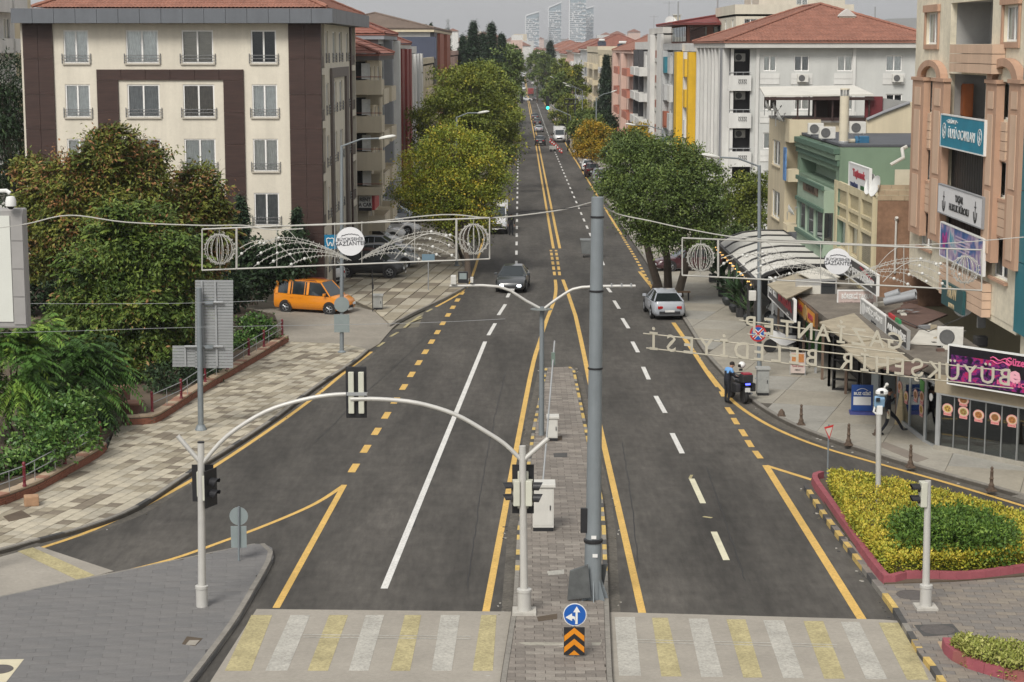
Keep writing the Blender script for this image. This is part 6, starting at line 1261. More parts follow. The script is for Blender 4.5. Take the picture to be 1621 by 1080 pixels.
# ------------------------------------------------------------ terrace awning of the restaurant
ra = empty('awning', (12,94,0), 'long curved awning of white panels between dark ribs over the pavement terrace', 'awning'); DKS = M('dark_steel', (.035,.034,.034), .5, .1, 4); PANL = M('awning_fabric', (.56,.545,.50), .7, .07, 1.5)
prof = [(11.75,2.75),(12.3,3.1),(13.2,3.4),(14.2,3.52),(15.6,3.5)]; y0, y1, nb = 93.6, 111.5, 6
for i in range(nb+1):
    y = y0 + (y1-y0)*i/nb; m = MB()
    for (xa,za),(xb,zb_) in zip(prof, prof[1:]): m.hexa([(xa,y-.14,za),(xb,y-.14,zb_),(xb,y+.14,zb_),(xa,y+.14,za),(xa,y-.14,za+.16),(xb,y-.14,zb_+.16),(xb,y+.14,zb_+.16),(xa,y+.14,za+.16)])
    m.build('rib', DKS, ra)
    MB().box(11.7,11.85,y-.07,y+.07,.1,2.8).build('post', DKS, ra)
    if i < nb:
        yb_ = y + (y1-y0)/nb; m = MB()
        for (xa,za),(xb,zb_) in zip(prof, prof[1:]): m.hexa([(xa,y+.15,za+.04),(xb,y+.15,zb_+.04),(xb,yb_-.15,zb_+.04),(xa,yb_-.15,za+.04),(xa,y+.15,za+.09),(xb,y+.15,zb_+.09),(xb,yb_-.15,zb_+.09),(xa,yb_-.15,za+.09)])
        m.build('fabric_panel', PANL, ra)
MB().box(11.66,11.9,y0-.2,y1+.2,2.6,2.9).build('eaves_beam', DKS, ra); MB().box(15.6,16.05,92,111.5,3.3,3.75).build('gutter_strip', M('roof_bitumen'), ra); MB().box(14.2,16,93,118,.12,2.55).build('back_wall', M('dark_room'), ra)  # back wall coloured near black to paint in the shade under the awning
bl = MB(); k = 0
for i in range(26): y = y1 - (y1-y0)*i/26; bl.sphere((11.6,y,2.62-.08*(i%2)), .04, 6)
o = bl.build('light_bulbs', M('warm_bulb', (.9,.5,.14), .4, 0, emit=.7), ra); MB().tube([(11.6,y1,2.7),(11.6,y0,2.7)], .012, 4).build('bulb_cable', BLET, ra)
def pot_plant(x, y, h, label, square=False):
    root = empty('potted_plant', (x,y,.13), label, 'plant', 'potted plants along the terrace')
    if square: MB().box(x-.22,x+.22,y-.22,y+.22,.135,.62).build('pot', BLET, root, bevel=.02)
    else: MB().lathe([(.16,0),(.3,.2),(.33,.36),(.24,.5),(.26,.54),(.2,.55),(.01,.5)], (x,y,.135), 14).build('pot', M('dark_pot', (.035,.038,.04), .5, .1, 4), root, True)
    MB().tube([(x,y,.55),(x+.03,y,.6+h*.5)], .03, 6).build('stem', BARK, root); n = 46; th = rng.random(n)*2*PI; el = rng.uniform(.1,1.4,n); f = np.stack([np.cos(th)*np.cos(el),np.sin(th)*np.cos(el),np.sin(el)],1)
    p_ = np.tile(np.array([x,y,.62]),(n,1)) + np.array([0,0,1.])*rng.random(n)[:,None]*h*.55; u = np.tile(np.array([0,0,1.]),(n,1)) + unit(n)*.4; L = h*rng.uniform(.4,.75,n); leaf_mesh('leaves', p_, f, u, L, L*.2, rng.normal(.5,.2,n), LF['agave'], root)
for i, (px, py, h, sq) in enumerate(((1128,448,1.7,True),(1143,470,2.0,True),(1152,484,1.5,False),(1163,495,1.7,False),(1172,502,2.1,True),(1186,512,1.4,False))):
    g_ = G(px,py,.13); pot_plant(g_.x, g_.y, h, ['potted palm farthest down the terrace front','tall dark potted plant second along the terrace','round potted plant third along the terrace','round grey potted plant fourth along the terrace','big leafy plant in a square pot near the pole','low potted plant at the near end of the terrace'][i], sq)
# ------------------------------------------------------------ the low row of shops
SHW = M('shop_wall', (.26,.235,.20), .9, .15, .8); ROOFJ = M('dirty_flat_roof', (.16,.14,.115), .95, .3, .7, .4, 8, var2=.2, scale2=5); rS = empty('shop_row', (14,76,0), 'low row of shops with a cluttered flat roof in front of the cream corner block', 'building')
fp = [tuple(G(x,y,.13)[:2]) for x, y in ((1486,712),(1463,700),(1419,665),(1395,650),(1312,612),(1262,563),(1222,528))]
A0, A1 = G(1484,711,.13), G(1640,742,.13)
roofp = [(A1.x,A1.y),(A0.x-.1,A0.y)] + [(x-.15,y) for x, y in fp[1:]] + [(12.6,95),(17.5,95),(17.5,64)]
zS = 2.75
MB().prism(roofp if area(roofp) > 0 else roofp[::-1], zS, zS+.28).build('roof', ROOFJ, rS)
inn = [(x+1.5,y+.6) for x, y in [(A1.x,A1.y),(A0.x,A0.y)] + fp[2:]] + [(17.4,95),(17.4,64)]
MB().prism(inn if area(inn) > 0 else inn[::-1], .12, zS-.02).build('inner_wall', M('dark_interior', (.035,.032,.03), .9, .3, 1.5), rS)  # shop walls coloured near black, indoor shade put into the paint
def facet(p, q): 
    u = Vector((q[0]-p[0], q[1]-p[1], 0)); L = u.length; u.normalize(); return Face((p[0],p[1],0), u, (u.y,-u.x,0)), L
# glass front with food stickers, facing the camera
fS, LS_ = facet((A0.x,A0.y), (A1.x,A1.y)); zd = fS.at(1490,622)[1]
m = MB(); fS.slab(m, -.15, zd, LS_, zS+.1, -.1, .08); m.build('fascia_beam', M('tan_beam', (.33,.28,.20), .85, .15, 2), rS); m = MB(); fS.slab(m, -.1, .12, LS_, .28, -.2, .12); m.build('threshold', CS[0], rS)
npn = 6
wp = fS.at(1611,690)[0]/5
for k in range(7):
    m = MB(); a = wp*k; fS.slab(m, a-.009 if k else -.08, .29, a+.009 if k else .04, zd-.02, -.05, .02 if 0 < k < 5 else .06); m.build('glass_mullion', ALU, rS)
    if k < 6: m = MB(); fS.slab(m, a+.03, .3, a+wp-.03, zd-.03, -.02, -.005); m.build('glass_door', SHOPG, rS)
m = MB(); fS.slab(m, -.08, zd-.06, LS_, zd, -.06, .07); m.build('glass_head', ALU, rS)
def sticker(f, px, py, w_, h_, food, label, par=None):
    a, b = f.at(px, py, .012); root = empty('food_sticker', f.p(a,b,.01), label, 'sticker', 'food stickers on the glass'); e = lambda r, c: [(a + w_*r*math.cos(2*PI*i/16), b + h_*r*math.sin(2*PI*i/16)) for i in range(16)]
    m = MB(); f.poly(m, e(1,0), .004, .008); f.slab(m, a-w_*.72, b-h_*1.35, a+w_*.72, b-h_*.8, .004, .0075); m.build('pink_border', M('sticker_pink', (.62,.30,.28), .5, .08, 5), root)
    m = MB(); f.poly(m, e(.82,0), .0085, .011); m.build('plate', M('plate_cream', (.6,.5,.36), .5, .1, 5), root); m = MB(); f.poly(m, e(.66,0), .0115, .016); m.build('food', food, root)
    m = MB()
    for k in range(5): t = 2*PI*k/5+.4; f.poly(m, [(a+w_*(.35*math.cos(t)+.18*math.cos(2*PI*i/7)), b+h_*(.35*math.sin(t)+.18*math.sin(2*PI*i/7))) for i in range(7)], .0165, .019)
    m.build('food_bits', M('food_dark', (.22,.09,.03), .6, .3, 9), root)
    m = MB()
    for k in range(5): f.slab(m, a-w_*.6+w_*.25*k, b-h_*1.2, a-w_*.45+w_*.25*k, b-h_*.98, .008, .0095)
    m.build('caption', M('caption_red', (.45,.06,.07), .5), root)
FD = [M('food_yellow', (.52,.36,.07), .6, .2, 9), M('food_orange', (.42,.17,.05), .6, .3, 9), M('food_brown', (.28,.12,.04), .6, .35, 9), M('food_green', (.30,.26,.08), .6, .4, 9)]
for px, py, k, lb in ((1500,647,0,'food sticker with a bowl of yellow soup, first from the left'),(1525,634,2,'small round food sticker above the second one'),(1525,652,3,'food sticker with a mixed plate, second from the left'),(1549,657,1,'food sticker with grilled strips, third from the left'),(1575,661,2,'food sticker with a flatbread, fourth from the left'),(1602,665,1,'food sticker with an orange soup and greens, last on the right')): sticker(fS, px, py, .235, .185 if py != 634 else .15, FD[k], lb)
# pink neon picture sign over the glass
NEON = bpy.data.materials.new('neon_picture'); NEON.use_nodes = True; t = NEON.node_tree; b_ = t.nodes['Principled BSDF']; co = t.nodes.new('ShaderNodeTexCoord'); mp_ = t.nodes.new('ShaderNodeMapping'); mp_.inputs['Scale'].default_value = (1,1,1.6); n1 = t.nodes.new('ShaderNodeTexNoise'); n1.inputs['Scale'].default_value = 2.6; n1.inputs['Detail'].default_value = 6; n1.inputs['Roughness'].default_value = .7; n1.inputs['Distortion'].default_value = 1.2; rp = t.nodes.new('ShaderNodeValToRGB'); e = rp.color_ramp.elements
e[0].position, e[0].color = .40, (.008,.005,.012,1); e[1].position, e[1].color = .78, (.75,.32,.42,1)
for p_, c_ in ((.47,(.035,.01,.06,1)),(.53,(.13,.02,.16,1)),(.58,(.40,.02,.12,1)),(.65,(.30,.01,.05,1)),(.70,(.60,.08,.16,1))): x = e.new(p_); x.color = c_
t.links.new(co.outputs['Object'], mp_.inputs[0]); t.links.new(mp_.outputs[0], n1.inputs['Vector']); t.links.new(n1.outputs[0], rp.inputs[0]); t.links.new(rp.outputs[0], b_.inputs['Base Color']); b_.inputs['Roughness'].default_value = .35
zs0, zs1 = fS.at(1502,606,.5)[1], fS.at(1502,547,.5)[1]; as0 = fS.at(1502,575,.5)[0]; rt_ = empty('picture_sign', fS.p(as0,zs0,.5), 'wide black sign with a glowing pink and purple picture, over the glass shop front', 'sign')
m = MB(); fS.slab(m, as0, zs0, as0+5.6, zs1, .38, .5); m.build('panel', M('sign_black', (.012,.01,.014), .35), rt_); m = MB(); fS.slab(m, as0+.1, zs0+.06, as0+2.5, zs1-.3, .502, .508); m.build('picture', NEON, rt_)
m = MB(); fS.slab(m, as0+2.5, zs0+.06, as0+5.5, zs0+.5, .502, .508); m.build('picture', NEON, rt_); m = MB()
for q in ((as0-.05,zs0-.05,as0+5.65,zs0),(as0-.05,zs1,as0+5.65,zs1+.05),(as0-.05,zs0,as0,zs1)): fS.slab(m, *q, .37, .52)
m.build('frame', WLET, rt_); PKL = M('pink_letter', (.62,.10,.24), .5, .05); letter(rt_, fS, 'Güzellik', as0+2.95, zs1-.25, .5, .36, PKL, 1., .01); letter(rt_, fS, 'e', as0+2.75, zs0+.62, .5, .8, M('pale_pink_letter', (.7,.35,.42), .5), 1.2, .03); letter(rt_, fS, 'BAYAN İÇ', as0+2.6, zs0+.30, .5, .2, PKL, 1.2, .01)
m = MB(); 
for k in range(2):
    pts_ = [fS.p(as0+1.75+.1*i, zs1-.22-.12*k+.05*math.sin(i*1.3+k), .52) for i in range(9)]; m.tube(pts_, .025, 5)
m.build('ribbon_print', PKL, rt_)
# chamfered glass wall with door
fD, LD = facet(fp[1], fp[0]); m = MB(); fD.slab(m, 0, .12, LD, 2.5, -.03, -.01); m.build('glass_door', SHOPG, rS); m = MB()
for a in (0, LD-.06): fD.slab(m, a, .13, a+.06, 2.5, -.04, .03)
fD.slab(m, .06, 2.42, LD-.06, 2.5, -.04, .03); fD.slab(m, .06, .13, LD-.06, .22, -.04, .03); m.build('door_frame', ALU, rS)
a,b = fD.at(1473,629,.02); tag(MB().lathe([(.14,0),(.14,.012),(.01,.013)], fD.p(a,b,.0), 16, axis=fD.n).build('round_sticker', WLET), 'small round white sticker on the narrow glass door', 'sticker')
fK, LK = facet(fp[2], fp[1]); m = MB(); fK.slab(m, .05, .3, LK-.05, 2.45, -.03, -.01); m.build('side_glass', SHOPG, rS); m = MB()
for a in (0, LK*.45, LK-.08): fK.slab(m, a, .13, a+.07, 2.5, -.04, .03)
fK.slab(m, 0, 2.45, LK, 2.6, -.05, .05); fK.slab(m, 0, .12, LK, .29, -.06, .04); m.build('glass_frame', ALU, rS)
for px, py, k, lb in ((1424,612,1,'food sticker on the side glass, upper left one'),(1434,628,0,'food sticker on the side glass, below the upper left one'),(1449,625,2,'tall food sticker on the side glass, beside the green poster'),(1459,628,1,'food sticker on the side glass, rightmost of its group'),(1458,648,0,'lowest food sticker on the side glass')): sticker(fK, px, py, .30, .2, FD[k], lb)
a,b = fK.at(1459,611,.02); m = MB(); fK.slab(m, a-.28, b-.2, a+.28, b+.2, .0, .01); tag(m.build('green_poster', M('poster_green', (.06,.26,.04), .5, .2, 6)), 'small bright green poster high on the side glass', 'poster')
c = G(1426,672,.13); tag(MB().hexa([c+Vector(v) for v in ((-.25,-.1,0),(.25,-.1,0),(.25,.0,0),(-.25,.0,0),(.05,.35,1.55),(.5,.3,1.6),(.5,.38,1.6),(.05,.43,1.55))]).build('plywood_board', M('plywood', (.50,.40,.24), .8, .15, 3, stretch=(1,1,4)), loc=c), 'plywood board leaning on the glass behind the walking officer', 'board')
# entrance with black shelving and fridge
g_ = G(1330,618,.13); root = empty('display_shelf', g_, 'tall black display shelving at the dark shop entrance', 'shelf'); fX = Face(g_ + Vector((-.35,0,0)), (.9,-.43,0), (-.43,-.9,0)); m = MB(); 
for k in range(6): fX.slab(m, 0, .02+.42*k, 1.1, .05+.42*k, -.4, .0)
m.build('shelf', DKS, root); m = MB()
for a in (0,.53,1.06): fX.slab(m, a, 0, a+.04, 2.3, -.4, .01)
m.build('upright', DKS, root)
g_ = G(1389,642,.13) + Vector((.3,.5,0)); root = empty('fridge', g_, 'grey metal fridge cabinet behind the blue stand', 'fridge'); MB().rbox(g_+Vector((0,0,.65)), .75,.65,1.3,.25).build('body', M('fridge_grey', (.30,.33,.33), .5, .1, 2), root, bevel=.02); MB().rbox(g_+Vector((0,0,1.33)), .8,.7,.05,.25).build('top', M('patch_brown'), root)
g_ = G(1364,655,.13); root = empty('a_frame_sign', g_, 'blue advertising stand with a white field on the shop step', 'sign'); fA = Face(g_ + Vector((-.42,0,0)), (.99,-.1,0), (-.1,-.99,0)); BLS = M('stand_blue', (.015,.06,.24), .5, .1, 3); m = MB(); fA.slab(m, 0, .12, .84, 1.15, -.05, 0); m.build('panel', BLS, root); m = MB(); fA.slab(m, .08, .35, .76, .68, .002, .012); m.build('white_field', WLET, root); m = MB(); fA.slab(m, -.06, 0, .92, .1, -.35, .3); m.build('base', M('stand_purple', (.06,.07,.24), .5), root); letter(root, fA, 'BUZ GİBİ', .42, .80, .0, .15, WLET, 1., .006)
m = MB(); pts_ = [fA.p(.2+.044*i, .92+.09*math.sin(PI*i/10), .008) for i in range(11)]; m.tube(pts_, .012, 4); m.build('arc_print', WLET, root)
g_ = G(1262,594,.13); root = empty('menu_stand', g_, 'pavement menu stand with a picture of food', 'sign'); fA = Face(g_ + Vector((-.3,0,0)), (.98,-.2,0), (-.2,-.98,0)); m = MB(); fA.slab(m, 0, .1, .62, 1.0, -.04, 0); m.build('panel', M('menu_pale', (.5,.42,.38), .6, .1, 3), root); m = MB(); fA.slab(m, .05, .58, .57, .95, .002, .01); m.build('picture', M('food_orange'), root); letter(root, fA, 'Tavuk Döner', .31, .42, 0, .12, RLET, .8); letter(root, fA, 'MENÜ', .31, .24, 0, .1, BLET, .9); m = MB(); fA.slab(m, -.03, 0, .0, 1.05, -.06, .01); fA.slab(m, .62, 0, .65, 1.05, -.06, .01); m.build('frame', ALU, root)
g_ = G(1290,560,.13); tag(MB().rbox(g_+Vector((0,.5,.75)), .75,.05,1.4).build('green_banner', M('banner_green', (.07,.22,.05), .6, .4, 4)), 'green picture banner beside the shop door', 'banner')
# door posts along the dark fronts
m = MB()
for i in range(2, len(fp)-1):
    (x0,y0_),(x1,y1_) = fp[i], fp[i+1]; L_n = math.dist(fp[i], fp[i+1]); n = max(1, int(L_n/1.6))
    for k in range(n+1): x, y = x0+(x1-x0)*k/n, y0_+(y1_-y0_)*k/n; MB().box(x-.05,x+.05,y-.05,y+.05,.12,zS-.02).build('door_post', [ALU,DKS,M('brown_post', (.16,.11,.08), .7)][(i+k)%3], rS)
    fQ, LQ = facet(fp[i+1], fp[i]); q = MB(); fQ.slab(q, .02, 2.3, LQ-.02, 2.72, -.08, .02); q.build('lintel', [M('tan_beam'), DKS][i%2], rS)
# signs over the shops
fV = FR(12.15, 93); GRS = M('grey_sign', (.085,.08,.085), .5, .12, 2)
sV, q = sign(fV, 1216,1257, 458,489, 0, GRS, 'grey shop sign with white letters, then big dark red ones', WLET)
a0,b0,a1,b1_ = q; W_,H_ = a1-a0,b1_-b0; sV.location.z = b0
letter(sV, fV, 'ETLİ', a0+W_*.2, b0+H_*.52, 0, H_*.62, WLET, W_*.34/(H_*.62*2.1), .02); letter(sV, fV, 'BURDA', a0+W_*.67, b0+H_*.54, 0, H_*.62, RLET, W_*.54/(H_*.62*3.6), .04); letter(sV, fV, 'döner', a0+W_*.8, b0+H_*.1, 0, H_*.16, WLET, 2.)
fO = FR(12.6, 88); sO, q = sign(fO, 1259,1291, 482,508, 0, M('brown_sign', (.10,.045,.02), .5), 'orange and brown shop sign with a round emblem in the middle', None)
a0,b0,a1,b1_ = q; W_,H_ = a1-a0,b1_-b0; OR = M('orange_panel', (.55,.23,.02), .5, .1, 3); m = MB(); fO.slab(m, a0+.3, b0+.1, a0+W_*.42, b1_-.05, .002, .012); m.build('panel_field', OR, sO); m = MB(); fO.slab(m, a0+W_*.62, b0+.1, a1-.2, b1_-.05, .002, .012); m.build('panel_field', OR, sO)
m = MB(); fO.poly(m, [(a0+W_*.52+W_*.1*math.cos(2*PI*i/16), b0+H_*.5+H_*.48*math.sin(2*PI*i/16)) for i in range(16)], .004, .03); m.build('emblem', M('gold_disc', (.36,.22,.08), .5, .3, 5), sO); letter(sO, fO, 'SİMİT', a0+W_*.25, b0+H_*.5, .012, H_*.4, RLET, W_*.28/(H_*.4*3), .02); letter(sO, fO, 'FIRIN', a0+W_*.78, b0+H_*.5, .012, H_*.4, RLET, W_*.28/(H_*.4*3), .02)
fBo = FN(84, 14.1); sBo, q = sign(fBo, 1327,1387, 461,492, 0, M('pale_pink_sign', (.50,.40,.37), .6, .14, 3), 'pale pink sign reading BÖREKÇİ TAKKAR facing down the street', WLET)
a0,b0,a1,b1_ = q; W_,H_ = a1-a0,b1_-b0; letter(sBo, fBo, 'BÖREKÇİ TAKKAR', a0+W_*.5, b0+H_*.72, 0, H_*.34, WLET, W_*.86/(H_*.34*8.6), .012); 
letter(sBo, fBo, 'su böreği  peynirli  kıymalı', a0+W_*.5, b0+H_*.42, 0, H_*.13, M('grey_letter', (.2,.15,.15), .5), 1.2); letter(sBo, fBo, 'PAKET SERVİS', a0+W_*.5, b0+H_*.2, 0, H_*.16, M('grey_letter'), 1.2)
fDi = FR(14.6, 82); WSG = M('silver_white_sign', (.40,.40,.39), .5, .12, 3)
sDi, q = sign(fDi, 1362,1402, 488,515, 0, WSG, 'grey and white sign reading DİZ PİDE with an oval logo', WLET); a0,b0,a1,b1_ = q; W_,H_ = a1-a0,b1_-b0
letter(sDi, fDi, 'DİZ PİDE', a0+W_*.55, b0+H_*.62, 0, H_*.44, WLET, W_*.62/(H_*.44*4.1), .02); letter(sDi, fDi, 'Çorba • Lahmacun', a0+W_*.55, b0+H_*.2, 0, H_*.2, BLET, 1.); m = MB(); fDi.poly(m, [(a0+W_*.12+W_*.08*math.cos(2*PI*i/14), b0+H_*.55+H_*.36*math.sin(2*PI*i/14)) for i in range(14)], .004, .014); m.build('oval_logo', WLET, sDi)
sAs, q = sign(fDi, 1403,1436, 513,540, 0, M('dark_grey_sign', (.05,.05,.052), .5, .1, 3), 'dark sign reading ASLAN PİDE beside the grey and white one', ALUM); a0,b0,a1,b1_ = q; W_,H_ = a1-a0,b1_-b0
letter(sAs, fDi, 'ASLAN PİDE', a0+W_*.5, b0+H_*.5, 0, H_*.5, WLET, W_*.9/(H_*.5*5.6), .02); m = MB(); fDi.slab(m, a0+.3, b1_+.06, a0+W_*.35, b1_+.2, -.1, .0); m.build('red_strip', M('red_lamp_strip', (.4,.02,.03), .5), sAs); m = MB(); fDi.slab(m, a0+W_*.4, b1_+.06, a0+W_*.6, b1_+.2, -.1, .0); m.build('green_strip', M('green_lamp_strip', (.03,.22,.08), .5), sAs)
fKa = FR(15.3, 91); sKa, q = sign(fKa, 1336,1388, 420,450, 0, M('dark_grey_sign'), 'black sign reading KÖFTE KEBAP in white with a red stroke', WLET); a0,b0,a1,b1_ = q; W_,H_ = a1-a0,b1_-b0
letter(sKa, fKa, 'KÖFTE KEBAP', a0+W_*.5, b0+H_*.42, 0, H_*.5, WLET, W_*.9/(H_*.5*6.6), .03); m = MB(); fKa.poly(m, [(a0+W_*.5,b0+H_*.85),(a0+W_*.9,b0+H_*.55),(a0+W_*.93,b0+H_*.62),(a0+W_*.52,b0+H_*.95)], .004, .014); m.build('red_stroke', RLET, sKa)
# tarpaulins, boards and junk on the shop roofs
TARP = M('cream_tarpaulin', (.35,.305,.225), .85, .28, 1.2, .1, 12); WBO = M('white_roof_board', (.58,.56,.50), .8, .1, 1.5); RSH = M('rust_brown_sheet', (.13,.08,.065), .85, .25, 1.2)
def roof_sheet(px, h, th, mat, label, tilt=0., nm='roof_sheet', grp='sheets on the shop roofs'):
    pts = [G(x, y, h) for x, y in px]; 
    if tilt:
        for i in (2,3): pts[i] = pts[i] + Vector((0,0,tilt))
    c = sum(pts, Vector())/len(pts); return tag(MB().ext(pts, (0,0,th)).build(nm, mat, loc=c), label, 'roof sheet', grp)
roof_sheet([(1297,512),(1345,545),(1395,538),(1352,498)], 3.15, .06, TARP, 'cream tarpaulin board below the pink sign', .0); roof_sheet([(1330,548),(1380,588),(1440,572),(1395,540)], 3.1, .06, TARP, 'cream tarpaulin board behind the letters, nearer the street'); roof_sheet([(1215,452),(1245,475),(1300,450),(1262,434)], 3.3, .06, TARP, 'cream board roof behind the grey sign'); roof_sheet([(1262,432),(1290,446),(1330,440),(1300,424)], 3.5, .05, WBO, 'white board lying below the round ornament disc')
roof_sheet([(1400,500),(1450,520),(1500,500),(1440,482)], 3.05, .07, RSH, 'rusty brown sheet below the grey pipes'); roof_sheet([(1380,580),(1440,596),(1470,580),(1420,568)], 3.06, .05, RSH, 'rusty brown sheet at the edge of the roof by the letters'); roof_sheet([(1440,545),(1500,548),(1530,525),(1455,525)], 3.06, .06, WBO, 'pale roof board beside the big air conditioner')
wb = empty('white_board', P(1290,475,87), 'white and dark window board standing on the shop roof', 'board'); p0, p1 = P(1259,475,87), P(1325,442,87); MB().box(p0.x,p1.x,87,87.1,p0.z,p1.z).build('frame', ALUM, wb); MB().box(p0.x+.08,p0.x+1.15,86.97,86.995,p0.z+.08,p1.z-.3).build('white_panel', WBO, wb); MB().box(p0.x+1.18,p1.x-.08,86.97,86.995,p0.z+.08,p1.z-.08).build('dark_panel', DGLASS, wb)
for i, (a, b, r_, lb) in enumerate((((1400,478),(1450,468),.17,'lowest of the three grey pipes lying on the roof'),((1402,470),(1424,463),.17,'middle grey pipe with its end raised'),((1420,470),(1450,462),.13,'thin grey pipe at the back of the pile'))):
    p0, p1 = P(*a,79.5+i*.5), P(*b,79.0+i*.8); d = (p1-p0).normalized(); m = MB(); m.lathe([(r_,0),(r_,(p1-p0).length),(r_*.88,(p1-p0).length),(r_*.88,.01),(r_,0)], p0, 14, axis=d); tag(m.build('grey_pipe', M('pvc_grey', (.26,.27,.28), .5, .1, 2), loc=p0, smooth=True), lb, 'pipe', 'grey pipes on the shop roof')
p_ = P(1504,545,71.5); ac_unit(Face((p_.x,71.5,0), (.97,-.24,0), (-.24,-.97,0)), 0, zS+.34, .0, 'big white air conditioner at the roof edge beside the pink picture sign', 1.15)
for k in range(26):
    x, y = R.uniform(15.6,17.4), R.uniform(68,84); s_ = R.uniform(.08,.28); m = MB().rbox((x,y,zS+.28+s_*.3), s_*R.uniform(1,3), s_, s_*.6, R.uniform(0,3))
    tag(m.build('roof_debris', R.choice([RSH,GREYD,WBO,M('tan_beam'),DKS]), loc=(x,y,zS+.28)), 'small scrap piece lying on the messy shop roof', 'scrap', 'scraps on the shop roof')
for i, (a, b, c_) in enumerate((((1425,505),(1470,525),(1530,500)),((1470,560),(1520,545),(1600,560)),((1380,560),(1440,600),(1470,650)))):
    m = MB().tube([P(*a,76), P(*b,74), P(*c_,71)], .018, 5); tag(m.build('loose_cable', BLET, loc=P(*b,74)), ['dark cable hanging over the rusty sheet','dark cable trailing above the picture sign','dark cable running down to the side glass'][i], 'cable', 'loose cables on the roof')
u_ = P(1552,540,72); root = empty('utility_meter', u_, 'grey meter box and compressor under the teal building', 'meter box'); MB().rbox(u_+Vector((0,0,.0)), .5,.4,.4).build('compressor', DKS, root, bevel=.05); MB().rbox(u_+Vector((.2,.8,.7)), .3,.2,.6).build('box', GALV, root)
# ------------------------------------------------------------ street furniture
PALEP = M('pale_painted_steel', (.50,.49,.46), .45, .07, 3, metal=.2, streak=.06); GREYP = M('grey_painted_steel', (.21,.235,.25), .5, .10, 1.2, metal=.2, streak=.16); BLK = M('black_plastic', (.018,.018,.02), .5, .1, 4); CRMP = M('cream_plastic', (.50,.50,.42), .5, .08, 3); CABW = M('cabinet_white', (.55,.54,.50), .6, .08, 2, streak=.1); CABG = M('cabinet_grey', (.32,.325,.31), .7, .15, 2, var2=.1, streak=.12)
SGREY = M('sign_back_grey', (.24,.28,.28), .5, .08, 2, metal=.2)
V = Vector
def signal(root, c, face, lamps=2, back=True, mat=CRMP):
    """a head facing the horizontal direction face, its visors sticking out"""
    f = V(face).normalized(); s = V((f.y,-f.x,0)); c = V(c); rz = math.atan2(f.y,f.x); m = MB(); H_ = .3*lamps
    m.rbox(c, .16,.27,H_+.04,rz); o = m.build('signal_head', mat, root, bevel=.015)
    if back: MB().rbox(c+f*.085, .02,.55,H_+.36,rz).build('backboard', BLK, o)
    for k in range(lamps):
        q = c + V((0,0,H_/2-.15-.3*k)) + f*.1; v = MB()
        pts = [(math.cos(t),math.sin(t)) for t in [PI*(i-1)/10 - .25 for i in range(13)]]
        n_ = len(pts); vs = [q + s*.12*a + V((0,0,.12*b)) for a,b in pts] + [q + f*.24*(.75+.25*b) + s*.125*a + V((0,0,.125*b)) for a,b in pts]
        v.add(vs, [(i,i+1,n_+i+1,n_+i) for i in range(n_-1)]); v.build('visor', BLK, o); MB().lathe([(.105,0),(.1,.02),(.01,.03)], q, 12, axis=f).build('lens', M('dark_lens', (.03,.02,.015), .2), o)
    return o
def flange(root, b, r=.2, h=.5, sq=0., mat=None):
    if sq: MB().box(b.x-sq,b.x+sq,b.y-sq,b.y+sq,b.z,b.z+.07).build('footing', M('footing_concrete', (.42,.40,.36), .9, .15, 4), root)
    MB().lathe([(r,.0),(r,h*.85),(r*1.1,h*.87),(r*1.1,h),(r*.5,h+.02)], b+V((0,0,.07 if sq else 0)), 16).build('base_sleeve', mat or PALEP, root, True)
Y1 = 47.4; b = G(320,960,.15); root = empty('traffic_light_mast', b, 'pale traffic light mast on the grey island, its arched arm reaching right over the lanes', 'traffic light', 'traffic light masts'); pp = lambda px, py, y=b.y: P(px, py, y)
MB().tube([b, pp(318,700)], [.105,.085], 12).build('pole', PALEP, root, True); flange(root, b, .15, .55); MB().lathe([(.09,0),(.09,.03),(.02,.04)], pp(318,701), 12).build('cap', BLK, root)
MB().tube(smooth_line([pp(321,733), pp(360,690), pp(420,652), pp(480,633), pp(530,625), pp(582,624)],4), .055, 10).build('arched_arm', PALEP, root, True); MB().tube([pp(318,733), pp(281,690)], .06, 10).build('stub_arm', PALEP, root, True)
signal(root, pp(328,772)+V((.02,-.02,0)), (.9,-.4,0), 2); signal(root, pp(319,768)+V((0,.14,0)), (0,1,0), 2)
b = G(830,970,.15); root = empty('traffic_light_mast', b, 'pale traffic light mast on the median, its arched arm reaching left over the lanes', 'traffic light', 'traffic light masts'); pp = lambda px, py, y=b.y: P(px, py, y)
MB().tube([b, pp(827,706)], [.105,.085], 12).build('pole', PALEP, root, True); flange(root, b, .17, .55, .3)
MB().tube(smooth_line([pp(825,728), pp(800,704), pp(770,684), pp(720,656), pp(660,638), pp(600,632), pp(555,632)],4), .055, 10).build('arched_arm', PALEP, root, True); MB().tube([pp(829,728), pp(868,694)], .06, 10).build('stub_arm', PALEP, root, True)
signal(root, pp(817,780), (-1,-.12,0), 2, False); signal(root, pp(838,780), (1,-.12,0), 2, False); signal(root, pp(828,778)+V((0,.18,0)), (0,1,0), 3)
c = P(564,621,b.y+.1); root2 = empty('traffic_light', c, 'black backed traffic light hung from the meeting ends of the two arched arms', 'traffic light'); MB().rbox(c, .52,.03,1.30).build('backboard', BLK, root2, bevel=.02)
for dx in (-.12,.13): MB().rbox(c+V((dx,-.07,0)), .14,.1,1.05).build('signal_head', CRMP, root2, bevel=.02)
MB().rbox(c+V((.02,-.12,-.02)), .5,.06,.08).build('clamp', GALV, root2)
